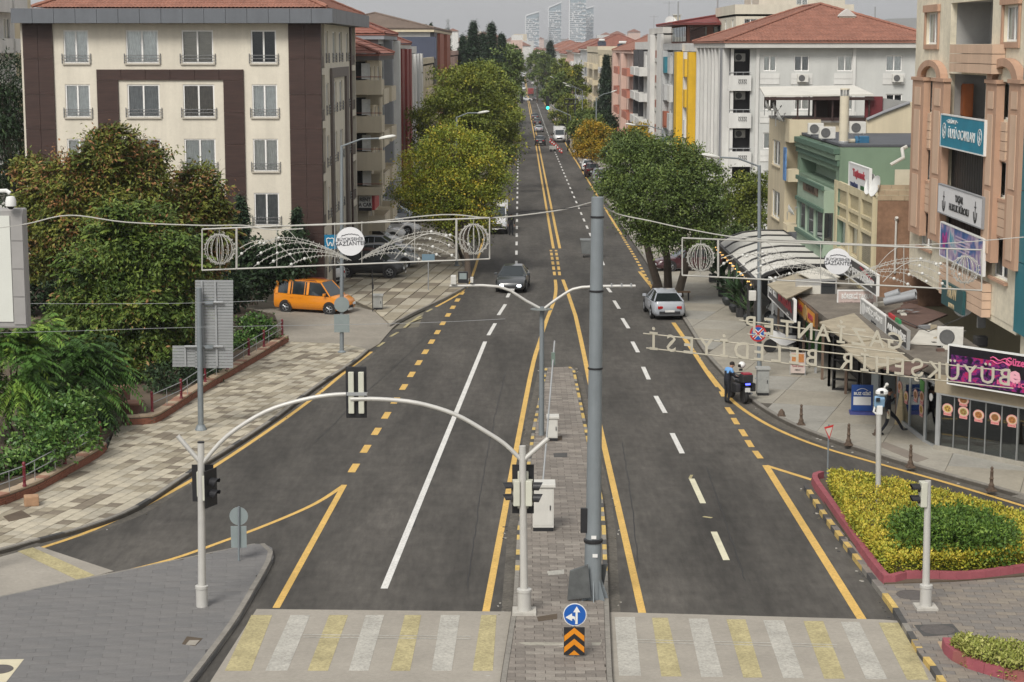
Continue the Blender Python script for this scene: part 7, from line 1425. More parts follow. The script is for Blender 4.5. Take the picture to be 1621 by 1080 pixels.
b = G(1465,963,.15); root = empty('traffic_light_mast', b, 'short pale traffic light mast beside the pink kerb on the right', 'traffic light', 'traffic light masts'); pp = lambda px, py, y=b.y: P(px, py, y); MB().tube([b, pp(1469,761)], [.10,.08], 12).build('pole', PALEP, root, True); flange(root, b, .15, .55, .27); signal(root, pp(1461,782), (-1,-.1,0), 2, False)
# big grey pole and the double-arm pole behind it
b = G(938,948,.13); root = empty('steel_pole', b, 'tall thick grey steel pole on the median with a torn grey cover at its foot', 'pole'); pt = P(946,312,b.y); MB().tube([b, b.lerp(pt,.145)], [.235,.215], 18).build('lower_shaft', GREYP, root, True); MB().tube([b.lerp(pt,.147), pt], [.20,.155], 18).build('shaft', GREYP, root, True)
for k in range(8): q = 2*PI*k/8; d = V((math.cos(q),math.sin(q),0)); MB().ext([b+d*.2, b+d*.42, b+d*.2+V((0,0,.6))], V((-d.y,d.x,0))*.02).build('fin', GREYP, root)
MB().lathe([(.24,0),(.25,.03),(.25,.08),(.2,.1)], b.lerp(pt,.145), 18).build('collar', BLK, root)
for t in (.77,.58,.95): MB().lathe([(.175+.04*(1-t),0),(.18+.04*(1-t),.01),(.18+.04*(1-t),.04),(.17,.05)], b.lerp(pt,t), 16).build('strap', BLK, root)
MB().rbox(P(925,823,b.y)+V((0,-.05,0)), .2,.12,.65).build('switch_box', BLK, root, bevel=.01)
for px, py in ((940,851),(942,880)): MB().rbox(P(px,py,b.y-.225), .13,.01,.09).build('sticker', WLET, root)
m = MB(); w0 = [P(898,950,b.y-.3),P(902,905,b.y-.3),P(931,895,b.y-.36),P(935,946,b.y-.4)]; m.ext(w0, (0,.05,.02)); w1 = [P(940,945,b.y+.3),P(955,930,b.y+.25),P(962,893,b.y+.2),P(948,895,b.y+.25)]; m.ext(w1, (0,.05,0)); m.build('torn_cover', M('torn_rubber', (.085,.09,.09), .6, .3, 3), root)
b = G(857,690,.13); root = empty('arm_pole', b, 'slim grey pole on the median with two long bent arms carrying cameras', 'pole'); pp = lambda px, py, y=b.y: P(px, py, y); MB().tube([b, pp(858,486)], [.105,.085], 12).build('pole', GREYP, root, True)
MB().tube(smooth_line([pp(858,490), pp(832,476), pp(790,454), pp(712,453)],3), .055, 10).build('arm', PALEP, root, True); MB().tube(smooth_line([pp(860,490), pp(890,468), pp(921,455), pp(1006,453)],3), .055, 10).build('arm', PALEP, root, True)
MB().lathe([(.4,0),(.4,.02),(.05,.06)], pp(857,490), 18).build('shade_disc', M('smoky_disc', (.14,.155,.15), .4), root)
MB().rbox(pp(718,443), .2,.35,.32).build('white_camera', CABW, root, bevel=.02); o = MB().rbox(pp(733,439), .36,.14,.42).build('flood_panel', BLK, root, bevel=.01); MB().rbox(pp(733,437)+V((0,-.075,0)), .26,.01,.22).build('screen', SGREY, o); MB().rbox(pp(747,443), .1,.3,.18).build('small_camera', CABW, root)
for px in (968,984,999): MB().rbox(pp(px,452), .05,.14,.14).build('clamp', GALV, root)
a, c = G(853,842,.13), P(878,540,60); root = empty('guy_rod', a, 'thin slanting steel rod on the median with a small box at its top', 'rod'); MB().tube([a, c], .028, 8).build('rod', GALV, root); MB().rbox(a.lerp(c,.9), .12,.1,.4).build('green_box', M('green_grey', (.14,.19,.16), .6), root)
def cabinet(px, py, h, sx, sy, sz, mat, label, cap=True, rz=0.):
    b = G(px, py, h); root = empty('utility_cabinet', b, label, 'cabinet'); b = b + V((0,sy/2,0)); MB().rbox(b+V((0,0,.06)), sx*.96,sy*.96,.12,rz).build('plinth', BLK, root); MB().rbox(b+V((0,0,.12+sz/2)), sx,sy,sz,rz).build('body', mat, root, bevel=.015)
    MB().rbox(b+V((0,0,.12+sz+.05)), sx+.1,sy+.1,.1,rz).build('lid', mat if not cap else CABW, root, bevel=.02); c_, s_ = math.cos(rz), math.sin(rz); q = MB(); q.rbox(b+V((s_*(sy/2+.004),-c_*(sy/2+.004),.12+sz/2)), sx*.86,.012,sz*.88,rz); o = q.build('door', mat, root); MB().rbox(b+V((sx*.33,-sy/2-.02,.12+sz*.5)), .03,.03,.14,rz).build('handle', BLK, o); return root
cabinet(860,842,.14,.62,.6,1.22,CABW,'large white utility cabinet on the median beside the traffic light'); cabinet(875,699,.14,.36,.4,.72,CABW,'small pale utility cabinet farther up the median'); cabinet(1208,627,.13,.48,.45,.95,CABG,'worn grey utility cabinet beside the pole behind the motorcycle',False); cabinet(598,491,.1,.5,.5,.62,CABG,'grey utility cabinet with a yellow sticker by the forecourt edge',False)
b = G(590,493,.1); tag(MB().tube([b, b+V((0,0,2.3))], .025, 6).rbox(b+V((.02,0,1.35)), .1,.04,.25).build('wire_post', BLK, loc=b), 'thin black post beside the forecourt cabinet', 'post')
# lamp posts
def lamp(px, pb, pt, head, label, r=.09, h=.13, name='street_lamp', Y=None):
    b = G(px, pb, h) if Y is None else V((*P(px,200,Y).xy, gz(Y)+h)); root = empty(name, b, label, 'street lamp', 'street lamps'); t = P(px, pt, b.y); hd = P(*head, b.y-.4); sc = b.y/89
    MB().tube([b, b.lerp(t,.5), t], [r*1.15, r, r*.75], 10).build('pole', GREYP, root, True); MB().lathe([(r*2.2,0),(r*2.2,.04),(r*1.3,.1)], b, 10).build('base', GREYP, root); MB().tube([t-V((0,0,.05)), t.lerp(hd,.5)+V((0,0,.12)), hd], .04, 8).build('arm', GREYP, root, True)
    d = (hd-t).normalized(); s = MB().sphere((0,0,0), .26, 10, sc=(1.7,.6,.35)); me = s.mesh(M('lamp_head_white', (.62,.62,.58), .4, .05, 3), smooth=True, name='lamp_head'); o = link('lamp_head', me, root, hd + d*.3); o.rotation_euler = (0, -math.asin(max(-1,min(1,d.z))), math.atan2(d.y,d.x)); return root
lamp(541,558,230,(603,219),'grey street lamp with the round sign backs, in front of the orange taxi'); l2 = bpy.data.objects['street_lamp']
c = P(541,482,l2.location.y-.15); o = MB().lathe([(.36,0),(.36,.02),(.01,.021)], c, 20, axis=(0,-1,0)).build('round_sign_back', SGREY, l2); MB().rbox(P(541,512,l2.location.y-.15), .72,.02,.85).build('square_sign_back', SGREY, l2)
lamp(723,421,185,(758,179),'grey street lamp rising in front of the olive street trees'); lamp(1202,600,262,(1136,249),'grey street lamp on the right pavement carrying the no stopping sign'); l3 = bpy.data.objects['street_lamp.002']
lamp(1049,0,205,(1004,198),'street lamp before the black striped house, its arm reaching left',Y=150); lamp(944,0,155,(968,146),'tall thin lamp post right of the white truck',Y=240,r=.1); lamp(922,0,143,(902,137),'curved lamp post above the orange autumn tree',Y=300); lamp(911,0,138,(897,133),'second curved lamp post, just left of the one above the orange tree',Y=330); lamp(884,0,127,(875,123),'far curved lamp post over the right lanes',Y=420); lamp(813,0,116,(808,113),'far lamp with a white head beside the left trees',Y=430); lamp(808,0,122,(801,119),'far lamp with a white head, nearer one beside the left trees',Y=390)
RED = M('sign_red', (.42,.03,.03), .5, .06, 3); SBLU = M('sign_blue', (.01,.09,.36), .4, .05, 3)
c = P(1200,528,l3.location.y-.2); root = empty('no_stopping_sign', c, 'round red and blue no stopping sign on the lamp post', 'sign'); MB().lathe([(.36,0),(.36,.02),(.01,.021)], c, 24, axis=(0,-1,0)).build('red_rim', RED, root); MB().lathe([(.28,0),(.28,.008),(.01,.009)], c-V((0,.021,0)), 24, axis=(0,-1,0)).build('blue_field', SBLU, root)
for k, (ry, mt_) in enumerate(((.78,WLET),(-.78,WLET),(.78,RED),(-.78,RED))): MB().rbox(c-V((0,.033+.005*k,0)), .56,.004,.13 if k < 2 else .06,0,0,0,ry).build('cross_bar', mt_, root)
o = MB().rbox(P(1191,468,l3.location.y), .3,.25,.42).build('meter_box', CABW, l3, bevel=.02)
# traffic signs
b = G(378,888,.15); root = empty('sign_post', b, 'grey back of a round sign over a square one on the grey island tip', 'sign'); t = P(378,802,b.y); MB().tube([b, t], .03, 8).build('post', GREYP, root); MB().lathe([(.26,0),(.26,.015),(.01,.016)], P(378,817,b.y+.05), 20, axis=(0,-1,0)).build('round_sign_back', SGREY, root); MB().rbox(P(378,850,b.y+.05), .44,.016,.62).build('square_sign_back', SGREY, root, bevel=.005)
b = G(909,1040,.14); root = empty('keep_sign', b, 'blue arrow sign over a black and orange chevron board on the median', 'sign'); pp = lambda px, py, d=0.: P(px, py, b.y-d); MB().tube([b, pp(910,960)], .028, 8).build('post', GREYP, root)
c = pp(910,973,.05); MB().lathe([(.275,0),(.275,.012),(.01,.013)], c, 28, axis=(0,-1,0)).build('white_rim', WLET, root); MB().lathe([(.255,0),(.255,.006),(.01,.007)], c-V((0,.013,0)), 28, axis=(0,-1,0)).build('blue_disc', SBLU, root)
def flat(pts, c, k, y): return [V((c.x+k*a, y, c.z+k*b_)) for a, b_ in pts]
m = MB(); ya = c.y-.024; m.ext(flat([(.02,-.9),(.26,-.9),(.26,.25),(.5,.25),(.17,.82),(-.16,.25),(.06,.25),(.06,-.45)],c,.25,ya), (0,-.004,0)); m.ext(flat([(.03,-.62),(.03,-.2),(-.12,-.12),(-.26,-.1),(-.26,.15),(-.88,-.24),(-.26,-.6),(-.26,-.38),(-.1,-.38),(-.02,-.5)],c,.25,ya-.001), (0,-.004,0)); m.build('white_arrows', WLET, root)
c = pp(909,1015,.05); MB().rbox(c, .49,.015,.68).build('chevron_board', BLK, root, bevel=.01); m = MB(); 
for z in (.33,.06): m.ext([V((c.x+a, c.y-.01, c.z+b_)) for a,b_ in ((-.235,z-.2),(0,z),(.235,z-.2),(.235,z-.34),(0,z-.14),(-.235,z-.34))], (0,-.004,0))
m.ext([V((c.x+a, c.y-.01, c.z+b_)) for a,b_ in ((-.13,-.335),(.13,-.335),(0,-.22))], (0,-.004,0)); m.build('orange_chevrons', M('chevron_orange', (.62,.22,.01), .5, .06, 4), root)
b = G(1310,752,.1); root = empty('yield_sign', b, 'thin post with a red rimmed triangular give way sign at the hedge corner', 'sign'); MB().tube([b, P(1312,672,b.y)], .028, 8).build('post', GREYP, root); c = P(1312,684,b.y-.05)
MB().ext([c+V((a*.16,0,d*.38)) for a,d in ((-1,.42),(1,.66),(.15,-.7))], (0,.015,0)).build('red_triangle', RED, root); MB().ext([c+V((a*.16,-.008,d*.38)) for a,d in ((-.72,.28),(.72,.44),(.12,-.42))], (0,.006,0)).build('pale_field', M('sign_beige', (.45,.42,.36), .5), root)
b = G(678,460,.1); root = empty('round_sign', b, 'bluish round sign on a slim pole at the edge of the forecourt', 'sign'); MB().tube([b, P(678,402,b.y)], .035, 8).build('post', GALV, root); MB().rbox(P(678,408,b.y-.05), .75,.02,.42).build('plate', M('faded_blue', (.14,.22,.28), .5), root)
b = V((*P(963,200,215).xy, gz(215))); root = empty('parking_sign', b, 'blue parking sign under the orange tree', 'sign'); MB().tube([b, P(963,236,215)], .05, 6).build('post', GALV, root); c = P(963,243,214.8); MB().rbox(c, .7,.03,.62).build('blue_plate', SBLU, root); text('P', .6, WLET, root, c-V((0,.03,0)), (1,0,0), (0,-1,0), ext=.005, bold=.02)
# back of the big direction board on the left
b = G(318,681,.13); root = empty('direction_board', b, 'grey ribbed back of a stepped direction board on a steel pole, on the left pavement', 'sign board'); pp = lambda px, py, d=0.: P(px, py, b.y+d); MB().tube([b, pp(315,456,-.2)], [.11,.10], 12).build('pole', GREYP, root, True); MB().lathe([(.22,0),(.22,.03),(.15,.2)], b, 12).build('base', GREYP, root)
RIB = M('ribbed_aluminium', (.30,.31,.315), .5, .06, 2, metal=.3)
n = 30
for (l, r_, t, bt) in ((308,368,444,584),(272,308,548,582)):
    k = max(4, int((bt-t)/4.6))
    for i in range(k): p0, p1 = pp(l, t+(bt-t)*(i+1)/k), pp(r_, t+(bt-t)*i/k); MB().box(p0.x,p1.x,b.y+.14,b.y+.17,p0.z+.004,p1.z-.012).build('aluminium_plank', RIB, root)
for px in (293,322,343): p0, p1 = pp(px,581), pp(px,446 if px > 308 else 552); MB().box(p0.x-.035,p0.x+.035,b.y+.08,b.y+.138,p0.z,p1.z).build('stiffener', GALV, root)
for py, l in ((479,315),(549,292)): p0, p1 = pp(l,py), pp(353,py); MB().tube([V((p0.x,b.y+.03,p0.z)), V((p1.x,b.y+.03,p0.z))], .045, 8).build('bracket', GALV, root); MB().rbox(V((pp(331,py).x,b.y-.02,p0.z)), .3,.06,.12).build('clamp', GREYP, root)
# display panel at the left edge, with a dome camera
yb = 50.; root = empty('advertising_board', P(-20,420,yb), 'blank grey framed advertising board at the left edge of the picture', 'advertising board'); p0, p1 = P(-60,520,yb), P(36,331,yb); d = .45; FR_ = M('panel_grey', (.30,.29,.28), .5, .06, 2); fx = P(18,420,yb).x
MB().box(p0.x,p1.x,yb+.02,yb+d,p0.z,p1.z).build('housing', FR_, root, bevel=.05); MB().box(p0.x+.05,fx,yb-.01,yb+.018,p0.z+.18,p1.z-.18).build('screen', M('panel_screen', (.60,.61,.56), .4, .05, .7), root)
for k in range(4): za = p1.z-.1-(p1.z-p0.z-.2)*(k+1)/4; MB().box(fx+.02,p1.x-.03,yb-.012,yb+.018,za+.01,za+(p1.z-p0.z-.2)/4-.01).build('frame_panel', FR_, root)
MB().box(p0.x-.2,p0.x,yb+.1,yb+.4,0,p1.z).build('mast', FR_, root)
c = P(16,300,yb-.2); root = empty('dome_camera', c, 'white dome camera with a black glass bulb above the blank panel', 'camera'); MB().tube([P(-10,303,yb-.1), P(10,302,yb-.2), P(16,306,yb-.2)], .055, 8).build('arm', WLET, root, True); MB().lathe([(.04,.14),(.11,.12),(.14,.02),(.14,-.12),(.12,-.13)], P(17,319,yb-.2), 14).build('housing', WLET, root, True); MB().sphere(P(17,326,yb-.2), .10, 10, sc=(1,1,1)).build('bulb', BLK, root, True)
# pole with a white and blue device in the hedge
b = G(1390,797,.2); root = empty('device_pole', b, 'slim pale pole in the golden hedge, topped by a white and blue device', 'pole'); pp = lambda px, py, d=0.: P(px, py, b.y+d); MB().tube([b, pp(1391,654)], .085, 10).build('pole', PALEP, root, True); LB = M('pale_blue_plastic', (.22,.36,.52), .4, .1, 4)
MB().sphere(pp(1396,621), .17, 10, sc=(1.2,1,.8)).build('white_dome', WLET, root, True); MB().rbox(pp(1396,621,-.16), .1,.03,.08).build('dark_lens', BLK, root); MB().rbox(pp(1392,636), .32,.2,.34,0,0,.3).build('blue_body', LB, root, bevel=.05); MB().rbox(pp(1390,633,-.13), .12,.03,.12).build('dark_lens', BLK, root); MB().rbox(pp(1392,649), .18,.18,.3).build('white_neck', WLET, root, bevel=.03); MB().tube([pp(1399,617), pp(1401,612), pp(1404,609)], .03, 6).sphere(pp(1404,609), .06, 8).build('antenna', CABW, root)
MB().tube([pp(1386,640), pp(1383,652), pp(1388,656)], .035, 6).build('handle_loop', WLET, root)
for i, (px, py, h_, lb) in enumerate(((1237,659,.28,'broken stump of a bollard, farthest along the right pavement'),(1268,673,.72,'short rusty bollard right of the broken stump'),(1343,705,.75,'rusty bollard behind the give way sign'),(1388,689,.75,'rusty bollard half hidden by the slim hedge pole'),(1441,740,.75,'rusty bollard in front of the side glass of the restaurant'),(1569,777,.78,'rusty bollard nearest the right edge, before the food stickers'))):
    b = G(px, py, .13); root = empty('bollard', b, lb, 'bollard', 'bollards along the right kerb'); BOL = M('rusty_iron', (.10,.07,.05), .8, .3, 8, var2=.2); k = h_/.75
    MB().box(b.x-.15,b.x+.15,b.y-.15,b.y+.15,b.z,b.z+.05).build('foot', BOL, root)
    MB().lathe([(.12,0),(.12,.04),(.09,.1),(.1,.14),(.06,.2),(.055,.32),(.075,.35),(.055,.38),(.05,.56),(.065,.58),(.05,.6),(.04,.66),(.06,.7),(.02,.75)] if k > .6 else [(.14,0),(.12,.12),(.06,.2),(.02,.24)], b+V((0,0,.05)), 10).build('shaft', BOL, root, True)
b = G(935,408,.0); root = empty('waste_container', b, 'grey wheeled waste container at the right kerb', 'waste container'); MB().hexa([b+V(v) for v in ((-.6,0,.25),(.6,0,.25),(.6,.9,.25),(-.6,.9,.25),(-.7,-.1,1.15),(.7,-.1,1.15),(.7,1.0,1.15),(-.7,1.0,1.15))]).build('tub', M('container_grey', (.17,.18,.18), .6, .15, 2), root, bevel=.03); MB().rbox(b+V((0,.45,1.2)), 1.45,1.15,.1).build('lid', M('container_grey'), root, bevel=.03)
for dx in (-.5,.5): MB().lathe([(.1,-.03),(.1,.03)], b+V((dx,.0,.11)), 10, axis=(1,0,0)).build('wheel', BLK, root)
b = G(1075,477,.13); root = empty('bench', b, 'small wooden bench beside the trunks of the street tree', 'bench'); WD = M('bench_wood', (.20,.11,.05), .7, .2, 3); MB().rbox(b+V((.1,.3,.5)), 1.1,.4,.05).build('seat', WD, root)
for dx in (-.35,.55): MB().rbox(b+V((dx,.3,.24)), .07,.3,.48).build('leg', BLK, root)
# decorative light garlands hung across the street
ORN = M('ornament_white', (.43,.42,.385), .5, .06, 3); GLB = M('globe_white', (.55,.55,.52), .4, .05, 3)
def ornament(tl, tr, bl, br, Y, label):
    tl, tr, bl, br = (P(*q, Y) for q in (tl,tr,bl,br)); q = lambda u, v, d=0.: bl.lerp(br,u).lerp(tl.lerp(tr,u),v) + V((0,d,0)); root = empty('light_garland', q(.5,1), label, 'light garland', 'light garlands over the street'); Lu = (tr-tl).length; Hh = (tl-bl).length
    for a, c, nm in ((q(0,0),q(1,0),'rail'),(q(0,1),q(1,1),'rail')): MB().tube([a,c], .022, 6).build(nm, ORN, root)
    for u in (0,.12,.885,1): MB().tube([q(u,0),q(u,1)], .02 if u in (0,1) else .03, 6).build('upright', ORN, root)
    for u in (.26,.462,.556,.74): MB().tube([q(u,0),q(u,1.04)], .011, 5).build('thin_upright', ORN, root)
    for u in (.061,.945):
        c = q(u,.5); r = Hh*.36; m = MB(); lt = MB()
        for k in range(8):
            t = PI*k/8; pts = [c + V((r*math.sin(s)*math.cos(t), r*math.sin(s)*math.sin(t), r*math.cos(s))) for s in [2*PI*i/20 for i in range(21)]]; m.tube(pts, .009, 4)
            for i in range(0,20): d = (pts[i]-c)*.09; lt.tube([pts[i]-d*.2, pts[i]+d], .011, 3)
        m.tube([c-V((0,0,Hh*.5)), c+V((0,0,Hh*.5))], .008, 4); o = m.build('globe_cage', ORN, root); lt.build('fairy_lights', ORN, o)['kind'] = 'stuff'
    for s in (-1,1):
        for (e, pk, pv) in (((.125,.28),.24,1.15),((.205,.55),.3,1.05),((.19,.30),.33,.95),((.18,.04),.32,.80),((.235,.10),.36,.62),((.30,.02),.40,.42)):
            mu = lambda u: u if s < 0 else 1.065-u
            cc, ee, kk = (mu(.52),.10), (mu(e[0]),e[1]), (mu(pk),pv); pts = []
            for i in range(19): t = i/18; pts.append(q((1-t)**2*cc[0]+2*t*(1-t)*kk[0]+t*t*ee[0], (1-t)**2*cc[1]+2*t*(1-t)*kk[1]+t*t*ee[1], .03*s))
            m = MB().tube(pts, .008, 5); o = m.build('garland_arc', ORN, root); lt = MB()
            for i in range(1,18):
                for d in (-1,1): lt.tube([pts[i], pts[i]+V((.015*d,.0,.045*d))], .009, 3)
            lt.build('fairy_lights', ORN, o)['kind'] = 'stuff'
            for i in (13,17): MB().sphere(pts[i], .045, 8).build('globe', GLB, o, True)
        pts = [q((.13+.2*i/10) if s < 0 else (.87-.2*i/10), .5+.28*math.sin(PI*i/10*.9)-.5*(i/10)**2) for i in range(11)]; MB().tube(pts, .011, 5).build('garland_arc', ORN, root)
        pts = [q((.27+.11*i/10) if s < 0 else (.73-.11*i/10), 1.0-.9*(i/10)**1.6) for i in range(11)]; MB().tube(pts, .008, 5).build('garland_arc', ORN, root)
    c = q(.517,.57,-.06); r = Hh*.345; MB().lathe([(r,0),(r,.07),(.01,.075)], c, 32, axis=(0,-1,0)).build('disc', M('disc_white', (.66,.66,.67), .5, .04, 2), root, True); u = (tr-tl).normalized(); y = c - V((0,.083,0)); INK = M('disc_ink', (.05,.05,.06), .5)
    text('BÜYÜKŞEHİR', r*.30, INK, root, y+V((0,0,r*.16)), u, (0,-1,0), ext=.003, squeeze=1.0); text('GAZİANTEP', r*.40, INK, root, y-V((0,0,r*.14)), u, (0,-1,0), ext=.003)
    m = MB().tube([y + u*(r*.62*(i/6-1)) + V((0,0,r*(.40+.12*math.sin(PI*i/12)+.03*(i%2)))) for i in range(13)], .008, 4); m.build('castle_outline', INK, root); return root
ornament((320,363),(775,345),(320,428),(775,410),52,'white light garland with wire globes and a white disc, hung over the left lanes')
ornament((1080,377),(1554,396),(1080,436),(1554,460),51,'white light garland with wire globes and a white disc, before the right shops')
def cable(pts, r, label, Y=50., mat=None, name='overhead_cable'):
    pts = [P(*p[:2], p[2] if len(p) > 2 else Y) for p in pts]; tag(MB().tube(smooth_line(pts,5), r, 5).build(name, mat or ORN, loc=pts[0]), label, 'cable', 'cables across the street')
cable([(-40,366),(40,355),(110,341),(200,352),(320,357),(385,357),(430,364),(480,362)], .016, 'white cable from the left edge to the first light garland'); cable([(430,358),(560,354),(700,340),(775,345),(850,338),(900,330),(938,320,48.2)], .016, 'white cable from the first light garland up to the thick grey pole'); cable([(948,320,48.2),(975,338),(1030,350),(1080,361),(1160,375),(1240,380),(1330,384)], .016, 'white cable sagging from the thick grey pole to the right garland'); cable([(1080,377),(1300,384),(1450,388),(1640,374)], .013, 'thin cable over the right garland to the cream corner block'); cable([(-40,480),(150,481),(300,480),(420,476)], .007, 'thin grey wire crossing low over the garden trees, upper one', 60, GALV); cable([(-40,528),(120,524),(320,518),(640,512),(800,505)], .007, 'thin grey wire crossing low over the garden trees, lower one', 60, GALV)
cable([(775,345),(830,335),(880,332),(935,326,48.2)], .01, 'dark twin cable beside the white one near the thick pole', 49, BLK)
# mirrored letter signs seen from behind
LET = M('letter_cream', (.43,.40,.32), .6, .08, 3)
def letters(s, right, left, Y, label, hpx, rails):
    a, c = P(*right, Y), P(*left, Y); root = empty('letter_sign', a.lerp(c,.5), label, 'letter sign', 'letter signs over the side street'); u = (c-a); L = u.length; u.normalize(); n = len(s); adv = L/n; hh = hpx*Y/F
    for i, ch in enumerate(s):
        if ch == ' ': continue
        o = text(ch, hh*1.38, LET, root, a + u*adv*(i+.5), u, (0,1,0), name='letter', ext=.02, squeeze=.95, shear=.12, bold=.004)
    for (r_, l_) in rails: MB().tube([P(*r_,Y+.03), P(*l_,Y+.03)], .018, 6).build('rail', LET, root)
    return root
letters('GAZİANTEP', (1432,543), (1176,514), 50, 'cream letters reading GAZİANTEP seen mirrored from behind', 28, (((1430,541),(1170,507)),((1432,560),(1183,529))))
letters('BÜYÜKŞEHİR BELEDİYESİ', (1606,600), (1022,541), 50, 'long row of cream letters reading BÜYÜKŞEHİR BELEDİYESİ, mirrored from behind', 28, (((1600,588),(1018,528)),((1604,615),(1023,551))))
# far traffic lights, billboard, cones
for (px, py, Y, lb) in ((826,155,330,'far black traffic light over the left lanes'),):
    c = P(px,py,Y); root = empty('traffic_light', c, lb, 'traffic light'); MB().rbox(c, .5,.3,1.9).build('signal_head', BLK, root); MB().tube([c+V((0,.2,.6)), c+V((-4.5,.2,1.0)), V((c.x-4.5,Y+.2,gz(Y)))], .09, 6).build('mast', GREYP, root)
Y = 300; c = P(867,163,Y); root = empty('traffic_light', c, 'far traffic light showing green on a long arm from the right', 'traffic light'); MB().rbox(c+V((0,0,.25)), .55,.3,1.6).build('signal_head', BLK, root); MB().lathe([(.26,0),(.24,.08),(.01,.1)], P(867,171,Y-.2), 12, axis=(0,-1,0)).build('green_lens', M('green_light', (.05,.8,.65), .4, 0, emit=.9), root); a = P(903,183,Y); MB().tube([c, P(880,173,Y), a, V((a.x+.4,Y,gz(Y)))], .08, 6).build('mast', GREYP, root)
Y = 305; root = empty('billboard_frame', P(903,160,Y), 'empty black billboard frame among the trees on the right', 'billboard'); m = MB(); p0, p1 = P(894,165,Y), P(915,157,Y)
for z in (p0.z,p1.z): m.tube([V((p0.x,Y,z)),V((p1.x,Y,z))], .09, 4)
for k in range(4): x = p0.x+(p1.x-p0.x)*k/3; m.tube([V((x,Y,p0.z)),V((x,Y,p1.z))], .09, 4)
for x in (p0.x+.5,p1.x-.5): m.tube([V((x,Y,gz(Y))),V((x,Y,p0.z))], .12, 5)
m.build('frame', BLK, root)
for i, (px, py) in enumerate(((871,226),(874,229),(877,231),(880,234),(883,237),(886,241),(889,243))):
    b = G(px,py); root = empty('traffic_cone', b, 'red and white traffic cone, %s in the slanting row by the truck' % ['first','second','third','fourth','fifth','sixth','last'][i], 'traffic cone', 'cones before the white truck'); MB().rbox(b+V((0,0,.03)), .4,.4,.06).build('base', BLK, root); MB().lathe([(.16,0),(.04,.75),(.01,.76)], b+V((0,0,.06)), 10).build('cone', M('cone_red', (.5,.04,.03), .5), root, True); MB().lathe([(.125,0),(.09,.2)], b+V((0,0,.3)), 10).build('white_band', WLET, root)
# low fence and wall before the cream house
a, c = G(388,482,.0), G(446,478,.0); root = empty('low_wall', a, 'low pale wall carrying a black lattice fence, behind the orange taxi', 'wall'); d = (c-a).normalized(); a = a - d*4; c = c + d*.2; rz = math.atan2(d.y,d.x); L = (c-a).length; mid = (a+c)/2; MB().rbox(mid+V((0,.2,.35)), L,.25,.7,rz).build('wall', M('pale_wall', (.48,.45,.38), .9, .12, 1), root); m = MB()
for k in range(2): m.rbox(mid+V((0,.2,.78+.55*k)), L,.05,.06,rz)
k = 0.
while k < L: q = a + d*k + V((0,.2,.72)); m.tube([q, q+V((0,0,.65))], .02, 4); m.tube([q, q+d*.3+V((0,0,.6))], .015, 4); k += .3
m.build('lattice', BLK, root)
# signs on the left shops
fL2 = FN(132.6, -10.7); c = P(579,318,132.4); root = empty('shop_sign', c, 'white box sign reading RENT A CAR with a red and white side', 'sign'); p0, p1 = P(568,329,132.4), P(588,311,132.4); MB().box(p0.x,p1.x,132.4,132.7,p0.z,p1.z).build('panel', WLET, root); text('RENT', .36, BLET, root, V(((p0.x+p1.x)/2,132.38,p0.z+.56)), (1,0,0), (0,-1,0), squeeze=.85, bold=.012); text('A CAR', .36, BLET, root, V(((p0.x+p1.x)/2,132.38,p0.z+.2)), (1,0,0), (0,-1,0), squeeze=.85, bold=.012); MB().box(p0.x,p1.x,132.4,132.7,p0.z-.22,p0.z-.03).build('lower_panel', BLK, root); MB().box(p1.x+.01,p1.x+.2,132.7,137,p0.z-.2,p1.z).build('red_side', M('red_white_panel', (.45,.05,.06), .5, .1, .4), root)
c = P(523,383,100); root = empty('dentist_sign', c, 'blue sign with a white tooth outline on the corner of the cream house', 'sign'); MB().rbox(c, .62,.06,.75).build('panel', M('tooth_blue', (.01,.16,.30), .45, .06, 3), root); MB().tube([c+V((x*.19,-.045,z*.19)) for x,z in ((-1,.9),(-.5,1.05),(0,.9),(.5,1.05),(1,.9),(.95,.1),(.65,-1.2),(.4,-1.1),(.2,-.3),(0,-.1),(-.2,-.3),(-.4,-1.1),(-.65,-1.2),(-.95,.1),(-1,.9))], .028, 5).build('tooth_outline', WLET, root); MB().box(c.x+.05,c.x+.12,100.05,107,c.z-.1,c.z+.1).build('bracket', GALV, root)
# ------------------------------------------------------------ vehicles (nose along +x, then turned and placed)
TYRE = M('tyre', (.02,.02,.021), .85, .15, 8); RIM = M('alloy_rim', (.36,.37,.38), .35, .1, 5, metal=.7); CGL = glassmat('car_glass', (.014,.018,.02), .05, 0, .12); TAIL = M('tail_light', (.36,.012,.012), .25, .1, 8); HEADL = M('head_light', (.62,.66,.68), .15, .05, 8); PLATE = M('number_plate', (.6,.6,.58), .5, .1, 8); TRIM = M('black_trim', (.025,.025,.027), .6, .1, 4)
paint = lambda n, c: M('car_paint_' + n, c, .32, .04, 1, coat=.6, spec=.5)
def loft(rings, mat_of=None):
    m = MB(); k = len(rings[0])
    for r in rings: m.v += [tuple(p) for p in r]
    for i in range(len(rings)-1):
        for j in range(k): m.f.append((i*k+j,i*k+(j+1)%k,(i+1)*k+(j+1)%k,(i+1)*k+j)); m.m.append(0)
    m.f += [tuple(range(k-1,-1,-1)), tuple(range((len(rings)-1)*k,len(rings)*k))]; m.m += [0,0]; return m
